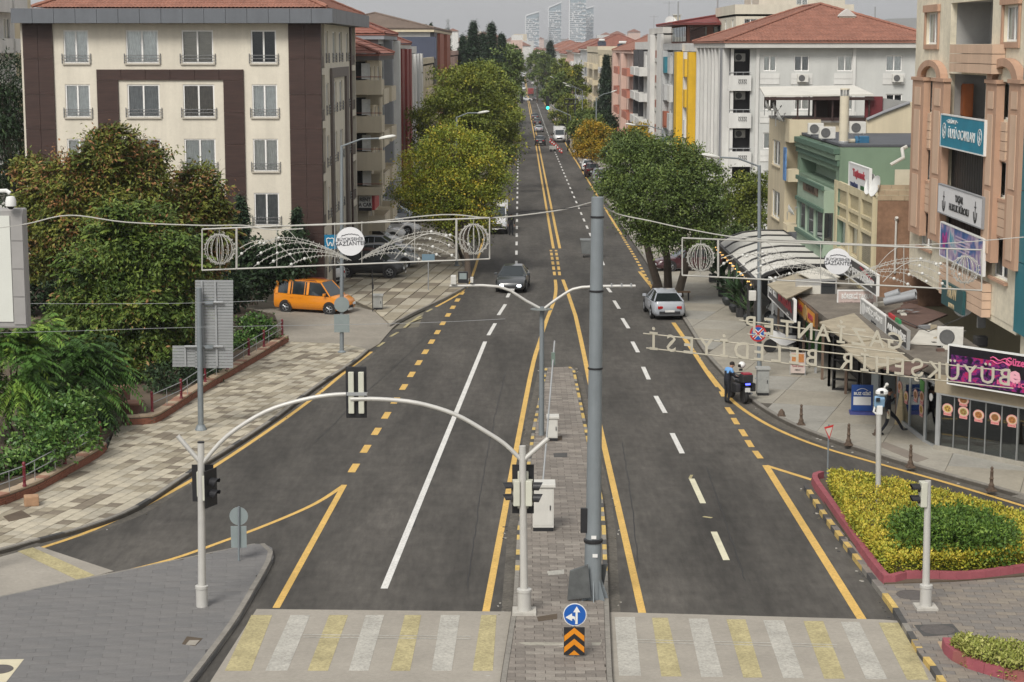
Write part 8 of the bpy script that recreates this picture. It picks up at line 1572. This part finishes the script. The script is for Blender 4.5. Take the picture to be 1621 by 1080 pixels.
def car(name, L, W, stations, cabin, wheels, wr, mat, rails=False, plate=True, detail=True):
    """stations: (x, top, halfwidth, bottom); cabin: list of (x, z, halfwidth) along roof line from screen foot to rear foot"""
    root = empty(name, (0,0,0), 'car', 'car'); ring = lambda x, zt, h, zb: [(x,-h*.86,zb),(x,-h,zb+.16),(x,-h*1.0,zt*.62),(x,-h*.955,zt-.06),(x,-h*.78,zt),(x,h*.78,zt),(x,h*.955,zt-.06),(x,h,zt*.62),(x,h,zb+.16),(x,h*.86,zb)]
    loft([ring(*s) for s in stations]).build('body', mat, root, 50)
    c = cabin; n = len(c); zb = [max(s[1] for s in stations if True)*0 + .0]*n
    def belt(x):
        for a, b in zip(stations, stations[1:]):
            if a[0] <= x <= b[0]: t = (x-a[0])/(b[0]-a[0]); return a[1]+(b[1]-a[1])*t - .03, (a[2]+(b[2]-a[2])*t)*.93
        return stations[-1][1]-.03, stations[-1][2]*.9
    x0, x3 = c[0][0], c[-1][0]; roof = c[1:-1]
    g = []
    for x, z, h in [c[0]] + roof + [c[-1]]: bz, bh = belt(x); g.append([(x,-bh,bz),(x,-h,z-.01),(x,h,z-.01),(x,bh,bz)])
    loft(g).build('window_glass', CGL, root)
    m = loft([[(x,-h-.015,z-.045),(x,-h*.9,z+.025),(x,h*.9,z+.025),(x,h+.015,z-.045)] for x, z, h in roof]); m.build('roof', mat, root, 50)
    for s in (-1,1):
        for (a, b) in ((c[0],roof[0]),(c[-1],roof[-1])): bz, bh = belt(a[0]); MB().tube([(a[0],s*bh,bz),(b[0],s*(b[2]+.0),b[1]-.02)], .04, 6).build('pillar', mat, root)
        for fx in (.36,.66) if L > 3.9 else (.5,):
            x = roof[0][0]+(roof[-1][0]-roof[0][0])*fx; bz, bh = belt(x); zz = roof[0][1]+(roof[-1][1]-roof[0][1])*fx; hh = roof[0][2]; MB().tube([(x,s*(bh+.005),bz),(x,s*(hh+.01),zz-.02)], .032, 5).build('pillar', mat, root)
    f, r = stations[-1], stations[0]
    for s in (-1,1):
        for x in wheels:
            y = s*(W/2-.1); w = MB().lathe([(wr*.62,-.1),(wr*.92,-.11),(wr,-.07),(wr,.07),(wr*.92,.11),(wr*.62,.1)], (x,y,wr), 18, axis=(0,s,0)).build('wheel', TYRE, root, True)
            q = MB().lathe([(wr*.6,.0),(wr*.62,.1),(wr*.56,.102),(wr*.5,.07),(wr*.1,.08),(.01,.09)], (x,y,wr), 10, axis=(0,s,0))
            for k in range(5): t = 2*PI*k/5; q.tube([(x,y+s*.1,wr),(x+wr*.55*math.cos(t),y+s*.1,wr+wr*.55*math.sin(t))], .028, 4)
            q.build('rim', RIM, w); MB().lathe([(wr*1.0,0),(wr*1.17,0),(wr*1.17,.012),(wr*1.0,.012)], (x,s*(max(abs(st[2]) for st in stations)-.012),wr+.02), 20, axis=(0,s,0)).build('wheel_arch', TRIM, root)
        zf = f[1]*.80; h = f[2]
        MB().rbox((f[0]-.05,s*h*.68,zf), .14,h*.5,.15,s*-.25).build('headlight', HEADL, root, bevel=.03); MB().rbox((r[0]+.03,s*h*.7,r[1]*.82), .12,h*.44,.15,s*.25).build('tail_light', TAIL, root, bevel=.03)
        bz, bh = belt(x0-.25); MB().rbox((c[0][0]-.28,s*(bh+.13),bz+.1), .12,.2,.15).build('mirror', mat, root, bevel=.03)
        if detail:
            for fx in (.42,.62): MB().rbox((roof[0][0]+(roof[-1][0]-roof[0][0])*fx*1.0-.1,s*(max(st[2] for st in stations)-.005),belt(0)[0]-.14), .2,.03,.035).build('door_handle', TRIM if mat.name.endswith('k') else mat, root)
    MB().rbox((f[0]-.01,0,f[1]*.58), .06,f[2]*1.1,.18).build('grille', TRIM, root, bevel=.02); MB().rbox((r[0]-.005,0,r[3]+.1), .06,r[2]*1.5,.16).build('rear_bumper', TRIM, root, bevel=.02)
    for x in (f[0]+.03, r[0]-.04): MB().rbox((x,0,f[1]*.42 if x > 0 else r[1]*.6), .02,.5,.11).build('number_plate', PLATE, root)
    if rails:
        m = MB()
        for s in (-1,1): m.tube([(roof[0][0]-.3,s*roof[0][2]*.9,roof[0][1]+.02),(roof[0][0]-.4,s*roof[0][2]*.9,roof[0][1]+.08),(roof[-1][0]+.4,s*roof[0][2]*.9,roof[-1][1]+.08),(roof[-1][0]+.3,s*roof[0][2]*.9,roof[-1][1]+.02)], .025, 6)
        m.build('roof_rails', M('rail_red', (.13,.03,.02), .5), root)
    return root
ORNP = paint('orange', (.68,.235,.012)); BLKP = paint('black', (.018,.019,.022)); SILP = paint('silver', (.33,.35,.38)); WHP = paint('white', (.62,.62,.62)); GRYP = paint('grey', (.09,.095,.10)); REDPC = paint('wine', (.06,.02,.025)); DKG = paint('dark_grey', (.05,.055,.06))
def place(o, p, rz, label, name=None, mat=None, group='parked cars', cat='car'):
    o.location = p; o.rotation_euler = (0,0,rz); o['label'] = label; o['category'] = cat; o['group'] = group
    if name: o.name = name
    if mat:
        for ch in o.children:
            if ch.name.split('.')[0] in ('body','roof','pillar','mirror','cargo_box','door_handle') and ch.data.materials[0].name != 'black_trim': ch.material_slots[0].link = 'OBJECT'; ch.material_slots[0].material = mat
    return o
SED = car('car', 4.6, 1.82, [(-2.3,.86,.74,.32),(-2.2,1.0,.82,.24),(-1.3,.99,.91,.2),(0,.93,.91,.2),(.9,.93,.91,.2),(1.7,.82,.88,.2),(2.15,.70,.80,.22),(2.3,.58,.70,.28)], [(1.05,.93,.7),(.25,1.40,.56),(-.6,1.43,.57),(-1.15,1.34,.55),(-1.95,1.0,.66)], (1.4,-1.35), .33, SILP)
HAT = car('car', 4.1, 1.78, [(-2.05,.98,.76,.34),(-1.98,1.05,.84,.26),(-1.2,1.0,.89,.2),(0,.95,.89,.2),(.95,.95,.89,.2),(1.6,.86,.86,.2),(1.95,.74,.78,.24),(2.05,.62,.70,.3)], [(1.15,.95,.7),(.35,1.46,.58),(-.7,1.50,.59),(-1.45,1.44,.57),(-1.95,1.04,.68)], (1.25,-1.25), .32, WHP)
SUVp = car('car', 4.5, 1.86, [(-2.25,1.08,.80,.42),(-2.18,1.16,.88,.34),(-1.3,1.12,.93,.28),(0,1.08,.93,.28),(1.0,1.08,.93,.28),(1.8,1.0,.90,.28),(2.15,.88,.82,.32),(2.25,.76,.74,.38)], [(1.2,1.08,.74),(.5,1.64,.62),(-.7,1.68,.63),(-1.6,1.62,.62),(-2.15,1.16,.72)], (1.4,-1.35), .37, BLKP, True)
KAN = car('taxi_van', 4.2, 1.83, [(-2.1,1.05,.84,.36),(-2.06,1.15,.90,.28),(-1.2,1.10,.915,.24),(0,1.06,.915,.24),(1.0,1.05,.915,.24),(1.65,.98,.89,.24),(2.0,.82,.80,.28),(2.1,.68,.72,.34)], [(1.35,1.04,.74),(.72,1.72,.64),(-.6,1.78,.66),(-1.85,1.74,.66),(-2.06,1.12,.78)], (1.32,-1.35), .33, ORNP, True)
MB().rbox((.35,.93,.74), .85,.012,.16).build('side_lettering', M('faded_lettering', (.30,.12,.02), .5, .3, 12), KAN); MB().rbox((-1.85,0,1.80), .3,.5,.12).build('roof_light', WLET, KAN)
for s in (-1,1):
    m = MB()
    for x, w_ in ((-1.98,.16),(-1.22,.14),(-.08,.14)): bz=1.05; m.hexa([(x,s*.865,bz),(x+w_,s*.865,bz),(x+w_,s*.895,bz),(x,s*.895,bz),(x,s*.675,1.72),(x+w_,s*.675,1.72),(x+w_,s*.70,1.72),(x,s*.70,1.72)])
    m.build('side_pillar', ORNP, KAN)
place(KAN, G(497,497)+V((0,.7,0)), math.atan2(G(536,500).y-G(458,495).y, G(536,500).x-G(458,495).x)*.9, 'orange taxi van standing at the driveway on the left', group='street cars', cat='van')
GG = lambda px, py: G(px,py)
place(SED, GG(1056,508)+V((0,2.3,0)), PI/2+.06, 'silver coupe seen from behind, parked at the right kerb by the three trunks')
def cp(src, p, rz, label, mat=None, **k): return place(copy_tree(src), p, rz, label, mat=mat, **k)
cp(SED, GG(812,465)+V((0,2.3,0)), -PI/2-.07, 'dark grey saloon driving towards the camera with its headlights on', DKG, group='street cars')
hl = M('lit_headlight', (.9,.95,1), .2, 0, emit=1.5)
for ch in bpy.data.objects[-1:] and [o for o in C.objects if o.name.startswith('headlight') and o.parent and o.parent.get('label','').startswith('dark grey saloon')]: ch.material_slots[0].link = 'OBJECT'; ch.material_slots[0].material = hl
lot = [(SUVp,584,440,-.10,BLKP,'black crossover nearest in the forecourt row, right behind the orange taxi'),(HAT,612,424,-.05,SILP,'silver hatchback second in the forecourt row, partly behind the black crossover'),(SED,600,408,-.1,SILP,'silver saloon in the forecourt row behind the silver hatchback'),(HAT,590,395,0,WHP,'white hatchback deeper in the forecourt row'),(SUVp,592,384,0,WHP,'white crossover in the forecourt behind the white disc'),(SED,618,372,-.06,WHP,'white saloon seen from its side under the trees of the forecourt'),(SED,628,354,0,SILP,'silver saloon behind the white one under the street trees'),(SUVp,618,340,0,BLKP,'black crossover before the rental shop'),(SED,622,325,0,DKG,'dark saloon at the far end of the forecourt'),(HAT,490,452,2.6,WHP,'white hatchback half hidden behind the taxi and the lamp post')]
for src, px, py, rz, mt_, lb in lot: cp(src, G(px,py,.12)+V((0,.9,0)), rz, lb, mt_)
cp(SED, G(1092,430,.12)+V((0,.9,0)), 3.3, 'dark wine red saloon behind the three trunk tree', REDPC)
for src, px, py, mt_, lb in ((SUVp,911,249,WHP,'white pickup like car parked under the orange tree'),(HAT,930,272,WHP,'white hatchback parked at the right kerb, just past the orange tree'),(SUVp,937,281,REDPC,'dark purple car parked between two white ones on the right'),(HAT,950,288,SILP,'silver white car nearest in the right kerb row'),(SUVp,957,296,GRYP,'grey car half hidden by the broad street tree')): g_ = G(px,py); cp(src, V((max(g_.x,8.9),g_.y+2,g_.z)), PI/2, lb, mt_)
for src, px, py, d, mt_, lb in ((SUVp,855,230,1,BLKP,'black crossover driving away, nearest in the right lanes'),(SED,853,209,1,SILP,'silver saloon driving away, second in the queue'),(SUVp,850.5,199,1,BLKP,'dark crossover third in the queue'),(SUVp,847,190,1,DKG,'dark car at the head of the queue'),(SED,832,160,0,WHP,'white saloon crossing far down the street'),(SED,823,161,0,SILP,'pale car beside the far traffic light'),(HAT,829,142,-1,WHP,'white car coming down the far left lanes'),(SED,828,133,-1,SILP,'pale car farther off in the left lanes'),(HAT,827,126,-1,GRYP,'grey car among the far left lane cars'),(SED,829.5,121,-1,WHP,'far white car before the crest'),(HAT,826,117,-1,SILP,'tiny silver car near the crest'),(SED,831,114,1,DKG,'tiny dark car near the crest'),(HAT,848,159,1,DKG,'dark car at the right kerb beyond the truck'),(SED,826,137,-1,DKG,'dark saloon behind the white car in the far left lanes'),(HAT,830.5,118,-1,WHP,'tiny white car beside the tiny silver one'),(SUVp,834,109,1,GRYP,'speck of a grey car at the very crest'),(SED,844,134,1,WHP,'far white saloon driving away ahead of the lorry'),(SED,849,143,1,GRYP,'grey car far up the right lanes')):
    g_ = G(px,py); cp(src, g_, {1:PI/2,-1:-PI/2,0:0.}[d], lb, mt_, group='street cars')
def truck(name, box_mat, cab_mat, h, label, p, rz, bw=1.05, L=5.6):
    root = empty(name, (0,0,0), label, 'truck'); loft([[(x,-h_*w_,zb),(x,-w_,zb+.2),(x,-w_,zt*.7),(x,-w_*.86,zt),(x,w_*.86,zt),(x,w_,zt*.7),(x,w_,zb+.2),(x,h_*w_,zb)] for x,zt,w_,zb,h_ in ((.9,2.15,.98,.45,.95),(1.7,2.15,.98,.45,.95),(2.35,1.35,.95,.42,.95),(2.8,1.1,.88,.45,.9),(2.9,.8,.8,.5,.9))]).build('body', cab_mat, root, 50)
    MB().hexa([(1.72,-.82,1.45),(2.42,-.78,1.35),(2.42,.78,1.35),(1.72,.82,1.45),(1.66,-.76,2.17),(1.74,-.76,2.19),(1.74,.76,2.19),(1.66,.76,2.17)]).build('windscreen', CGL, root); MB().box(1.05,1.75,-.99,.99,1.4,1.95).build('side_window', CGL, root)
    MB().box(-L/2,.85,-bw,bw,.75,h).build('cargo_box', box_mat, root, bevel=.04); MB().box(-L/2,2.2,-.8,.8,.4,.72).build('chassis', TRIM, root); MB().rbox((2.9,0,.75), .06,1.0,.3).build('grille', TRIM, root); MB().rbox((2.93,0,.5), .02,.5,.12).build('number_plate', PLATE, root)
    for s in (-1,1):
        MB().rbox((2.82,s*.72,.95), .12,.3,.2).build('headlight', HEADL, root, bevel=.03); MB().rbox((1.9,s*1.12,1.5), .12,.22,.3).build('mirror', TRIM, root)
        for x in (2.1,-1.6): w = MB().lathe([(.2,-.1),(.34,-.11),(.36,0),(.34,.11),(.2,.1)], (x,s*.86,.36), 14, axis=(0,s,0)).build('wheel', TYRE, root, True); MB().lathe([(.2,.1),(.05,.12),(.01,.12)], (x,s*.86,.36), 10, axis=(0,s,0)).build('rim', RIM, w)
    root.location = p; root.rotation_euler = (0,0,rz); return root
truck('box_truck', WHP, WHP, 2.75, 'white box truck facing the camera behind the row of cones', G(886,226)+V((0,2.9,0)), -PI/2); truck('delivery_van', WHP, WHP, 2.4, 'white van standing under the left street trees, facing the camera', V((-1.9,153,gz(153))), -PI/2, .98)
truck('red_truck', paint('red', (.24,.04,.04)), WHP, 2.9, 'red and white lorry far up the street', G(840,152), PI/2); truck('flat_truck', M('brown_load', (.12,.09,.07), .8), WHP, 2.2, 'brown loaded lorry parked behind the white box truck', G(889,211)+V((0,3,0)), -PI/2)
g_ = G(875,240); root = empty('barrow', g_, 'small pale cart by the kerb next to the cones', 'cart'); MB().rbox(g_+V((0,0,.6)), 1.1,.7,.5).build('tray', CABW, root)
for dx in (-.3,.3): MB().lathe([(.2,-.04),(.2,.04)], g_+V((dx,-.4,.2)), 10, axis=(0,1,0)).build('wheel', TYRE, root)
def motorbike(p, rz, label, body, police=False, name='motorcycle'):
    root = empty(name, (0,0,0), label, 'motorcycle', 'parked two wheelers')
    for x in (.72,-.68): w = MB().lathe([(.2,-.06),(.29,-.075),(.32,0),(.29,.075),(.2,.06)], (x,0,.32), 18, axis=(0,1,0)).build('wheel', TYRE, root, True); MB().lathe([(.2,-.03),(.2,.03),(.05,.04),(.04,-.04)], (x,0,.32), 10, axis=(0,1,0)).build('rim', RIM, w)
    loft([[(x,-w_,zb),(x,-w_*.8,zt),(x,w_*.8,zt),(x,w_,zb)] for x,w_,zb,zt in ((-.95,.08,.72,.82),(-.5,.15,.55,.82),(.0,.19,.35,.84),(.3,.21,.4,1.0),(.62,.17,.6,1.05),(.85,.07,.75,.95))]).build('body', body, root, 60)
    MB().tube([(.72,.0,.32),(.55,0,.95),(.48,0,1.08)], .05, 8).tube([(-.68,.0,.32),(-.2,0,.45)], .05, 8).build('fork', TRIM, root); MB().tube([(.42,-.38,1.1),(.52,0,1.06),(.42,.38,1.1)], .02, 6).build('handlebar', TRIM, root); MB().rbox((-.3,0,.86), .7,.28,.09).build('seat', TRIM, root, bevel=.03); MB().rbox((.78,0,.95), .04,.26,.3,0,0,0,-.4).build('windshield', CGL, root); MB().rbox((.9,0,.82), .05,.16,.12).build('headlight', HEADL, root); MB().rbox((-1.0,0,.62), .02,.22,.17).build('number_plate', PLATE, root); MB().tube([(-.1,-.2,.3),(-.9,-.22,.45)], .05, 8).build('exhaust', RIM, root)
    for s in (-1,1): MB().rbox((.46,s*.3,1.2), .04,.14,.09).build('mirror', TRIM, root)
    if police:
        MB().rbox((-.82,0,1.08), .42,.46,.34).build('top_box', TRIM, root, bevel=.06); MB().rbox((-.84,0,1.27), .34,.36,.05).build('red_lid', M('red_lid', (.30,.03,.05), .5), root); MB().rbox((-1.02,0,.86), .05,.2,.06).build('blue_light', M('blue_light', (.08,.1,1.0), .4, 0, emit=2.), root)
        for s in (-1,1): MB().rbox((-.6,s*.33,.68), .5,.2,.34).build('side_case', TRIM, root, bevel=.05)
    root.location = p; root.rotation_euler = (0,0,rz); return root
mb_ = G(1176,640,.0)+V((-.12,.75,0)); motorbike(mb_, 1.85, 'black police motorcycle with a blue light, standing at the kerb', BLKP, True)
hp = mb_ + V((.1,-.35,1.55)); root = empty('helmet', hp, 'white helmet lying on the police motorcycle', 'helmet'); MB().sphere(hp, .15, 12, sc=(1,1.1,.95)).build('shell', WLET, root, True); MB().rbox(hp+V((-.08,-.08,-.02)), .16,.12,.12,.7).build('visor', BLK, root, bevel=.03)
for i, (px, py, lb, mt_) in enumerate(((1241,512,'white scooter farthest of three in front of the shops',WHP),(1240,532,'grey scooter in the middle of the three before the shops',GRYP),(1243,558,'white scooter nearest of the three before the shops',WHP))): motorbike(G(px,py,.13), 2.9+.15*i, lb, mt_, name='scooter')
for o in (HAT, SUVp):
    for c in o.children_recursive: bpy.data.objects.remove(c)
    bpy.data.objects.remove(o)
# ------------------------------------------------------------ people
SKIN = M('skin', (.32,.18,.12), .6, .06, 8); NAVY = M('navy_uniform', (.016,.018,.026), .85, .15, 8); NAVT = M('navy_trousers', (.012,.013,.018), .85, .15, 8); SHOE = M('black_shoe', (.012,.012,.012), .5, .1, 8); HAIR = M('dark_hair', (.016,.012,.010), .7, .2, 20); LBV = M('light_blue_vest', (.13,.30,.58), .7, .1, 8); ORV = M('orange_vest', (.50,.10,.03), .7, .1, 8); GRC = M('grey_cloth', (.16,.16,.17), .85, .1, 8)
def person(p, rz, label, J, top=NAVY, legs=NAVT, yoke=None, hold=None):
    """J overrides joints (x forward, y left, z up, metres); one skinned body with five-fingered hands"""
    j = dict(pel=(0,0,.95), sp=(0,0,1.15), ch=(.01,0,1.36), nk=(.02,0,1.50), hd=(.04,0,1.62), tp=(.04,0,1.72))
    for s, k in ((1,'l'),(-1,'r')): j.update({k+'hp':(0,.1*s,.91),k+'kn':(.02,.11*s,.5),k+'an':(0,.11*s,.09),k+'to':(.17,.13*s,.045),k+'sh':(0,.19*s,1.43),k+'el':(-.02,.25*s,1.16),k+'wr':(.06,.26*s,.92),k+'pm':(.08,.26*s,.85)})
    j.update(J); E = [('pel','sp'),('sp','ch'),('ch','nk'),('nk','hd'),('hd','tp')]
    for k in 'lr': E += [('pel',k+'hp'),(k+'hp',k+'kn'),(k+'kn',k+'an'),(k+'an',k+'to'),('ch',k+'sh'),(k+'sh',k+'el'),(k+'el',k+'wr'),(k+'wr',k+'pm')]
    rad = dict(pel=.15,sp=.135,ch=.15,nk=.06,hd=.10,tp=.085,hp=.095,kn=.065,an=.048,to=.04,sh=.075,el=.05,wr=.034,pm=.036)
    for k in 'lr':
        w_, q = V(j[k+'wr']), V(j[k+'pm']); d = (q-w_).normalized(); sd = d.cross(V((0,0,1))); sd = sd.normalized() if sd.length > .2 else V((0,1,0)); up = sd.cross(d)
        for i, (o_, ln) in enumerate(((-.03,.07),(-.01,.085),(.011,.08),(.031,.062))): a = q + sd*o_*1.1 + d*.03; b = a + d*ln*.55; c = b + d*ln*.35 - up*ln*.35; j[k+'f%da'%i] = a; j[k+'f%db'%i] = b; j[k+'f%dc'%i] = c; E += [(k+'pm',k+'f%da'%i),(k+'f%da'%i,k+'f%db'%i),(k+'f%db'%i,k+'f%dc'%i)]
        a = w_.lerp(q,.5) - sd*.04; b = a - sd*.025 + d*.04; j[k+'ta'] = a; j[k+'tb'] = b; E += [(k+'pm',k+'ta'),(k+'ta',k+'tb')]
    names = list(j); me = bpy.data.meshes.new('body'); me.from_pydata([tuple(j[n]) for n in names], [(names.index(a),names.index(b)) for a,b in E], []); ob = bpy.data.objects.new('body', me); C.objects.link(ob)
    mo = ob.modifiers.new('s','SKIN'); 
    for i, n in enumerate(names): r = rad.get(n, rad.get(n[1:], .0095)); me.skin_vertices[0].data[i].radius = (r*(1.0 if n not in ('sp','ch','pel') else .8), r*(1.0 if n not in ('sp','ch','pel') else 1.12)); me.skin_vertices[0].data[i].use_root = n == 'pel'
    ob.modifiers.new('u','SUBSURF').levels = 1; bm = bpy.data.meshes.new_from_object(ob.evaluated_get(bpy.context.evaluated_depsgraph_get())); bpy.data.objects.remove(ob)
    for m_ in (SKIN, top, legs, SHOE, yoke or top): bm.materials.append(m_)
    seg = [(V(j[a]), V(j[b]), a, b) for a, b in E]
    def near(c):
        best = None
        for a, b, na, nb in seg:
            ab = b-a; t = max(0,min(1,(c-a).dot(ab)/max(1e-9,ab.length_squared))); d = (c-a-ab*t).length
            if best is None or d < best[0]: best = (d, na, nb, t)
        return best
    for f in bm.polygons:
        d, a, b, t = near(f.center); k = b[1:] if b[0] in 'lr' else b
        f.material_index = 0 if (b in ('hd','tp') or k in ('pm','ta','tb') or k[0] == 'f') else 3 if k == 'to' else 2 if (k in ('hp','kn','an') or (b == 'sp' and t < .35)) else (4 if (yoke and f.center.z > j['ch'][2]-.02 and k not in ('wr',)) else 1); f.use_smooth = True
    root = empty('person', (0,0,0), label, 'person'); o = link('body', bm, root); h = V(j['hd']); t_ = V(j['tp']); fw = V((1,0,0))
    MB().sphere(h.lerp(t_,.55)+V((-.018,0,.012)), .108, 12, sc=(1,.9,.85)).build('hair', HAIR, o, True); MB().rbox(h+V((.105,0,.0)), .04,.03,.05).build('nose', SKIN, o, bevel=.01)
    for s in (-1,1): MB().sphere(h+V((.0,s*.098,.0)), .028, 6, sc=(.7,.4,1)).build('ear', SKIN, o, True); MB().sphere(h+V((.092,s*.036,.025)), .012, 6).build('eye', BLK, o)
    MB().rbox(h+V((.093,0,-.05)), .015,.05,.012).build('mouth', M('lips', (.22,.09,.08), .6), o)
    root.location = p; root.rotation_euler = (0,0,rz); return root
pa = G(1151,640); person(pa+V((0,.1,0)), .45, 'officer with a light blue and white shoulder yoke standing at the police motorcycle', dict(sp=(.02,0,1.15),ch=(.08,0,1.34),nk=(.15,0,1.47),hd=(.22,0,1.57),tp=(.25,0,1.67),lsh=(.08,.19,1.41),rsh=(.08,-.19,1.41),lel=(.22,.25,1.16),lwr=(.45,.16,1.1),lpm=(.52,.14,1.08),rel=(.2,-.25,1.14),rwr=(.44,-.18,1.06),rpm=(.51,-.17,1.04)), yoke=LBV)
pb = G(1405,689,.13); person(pb, -.12, 'officer in dark uniform striding past the glass shop, hand at the mouth', dict(pel=(0,0,.93),lhp=(.0,.1,.9),lkn=(.33,.11,.60),lan=(.56,.11,.20),lto=(.74,.12,.22),rkn=(-.05,-.1,.48),ran=(-.28,-.1,.12),rto=(-.14,-.11,.04),lel=(.12,.25,1.2),lwr=(.24,.1,1.42),lpm=(.22,.05,1.49),rel=(-.15,-.26,1.17),rwr=(-.05,-.3,.95),rpm=(-.02,-.3,.88)))
o = C.objects[-1]; hol_ = pb + V((-.03,-.2,.83)); root = empty('holster', hol_, 'pale flask hanging at the hip of the striding officer', 'flask'); MB().rbox(hol_, .12,.08,.34).build('flask', M('pale_flask', (.5,.47,.36), .6), root, bevel=.02)
person(V((*P(809,200,149).xy, gz(149))), 1.4, 'person in black walking beside the white van on the left', {}, M('black_coat', (.013,.013,.015), .85), NAVT)
person(G(873,229), 1.2, 'worker with a red lower garment standing left of the white truck', dict(lwr=(.2,.2,1.0),lpm=(.26,.2,.97)), GRC, M('red_trousers', (.30,.03,.03), .8)); person(G(901,236), 2.6, 'worker in dark clothes at the kerb right of the truck', {}, NAVY, NAVT); person(G(883,208), -1.5, 'dark figure behind the white truck', {}, NAVY, NAVT)
person(G(527,445,.1), -.3, 'person in dark clothes standing behind the lamp post by the black crossover', {}, NAVY, NAVT)
# ------------------------------------------------------------ haze: one closed box of thin air round everything
hb = MB().box(-6900, 6900, -55, 8800, -95, 172); hm = bpy.data.materials.new('haze'); hm.use_nodes = True; t = hm.node_tree; t.nodes.clear()
v = t.nodes.new('ShaderNodeVolumePrincipled'); v.inputs['Color'].default_value = (.86,.88,.91,1); v.inputs['Density'].default_value = .00014; v.inputs['Anisotropy'].default_value = .2
ou = t.nodes.new('ShaderNodeOutputMaterial'); t.links.new(v.outputs[0], ou.inputs['Volume'])
ho_ = hb.build('haze', hm); ho_['kind'] = 'stuff'
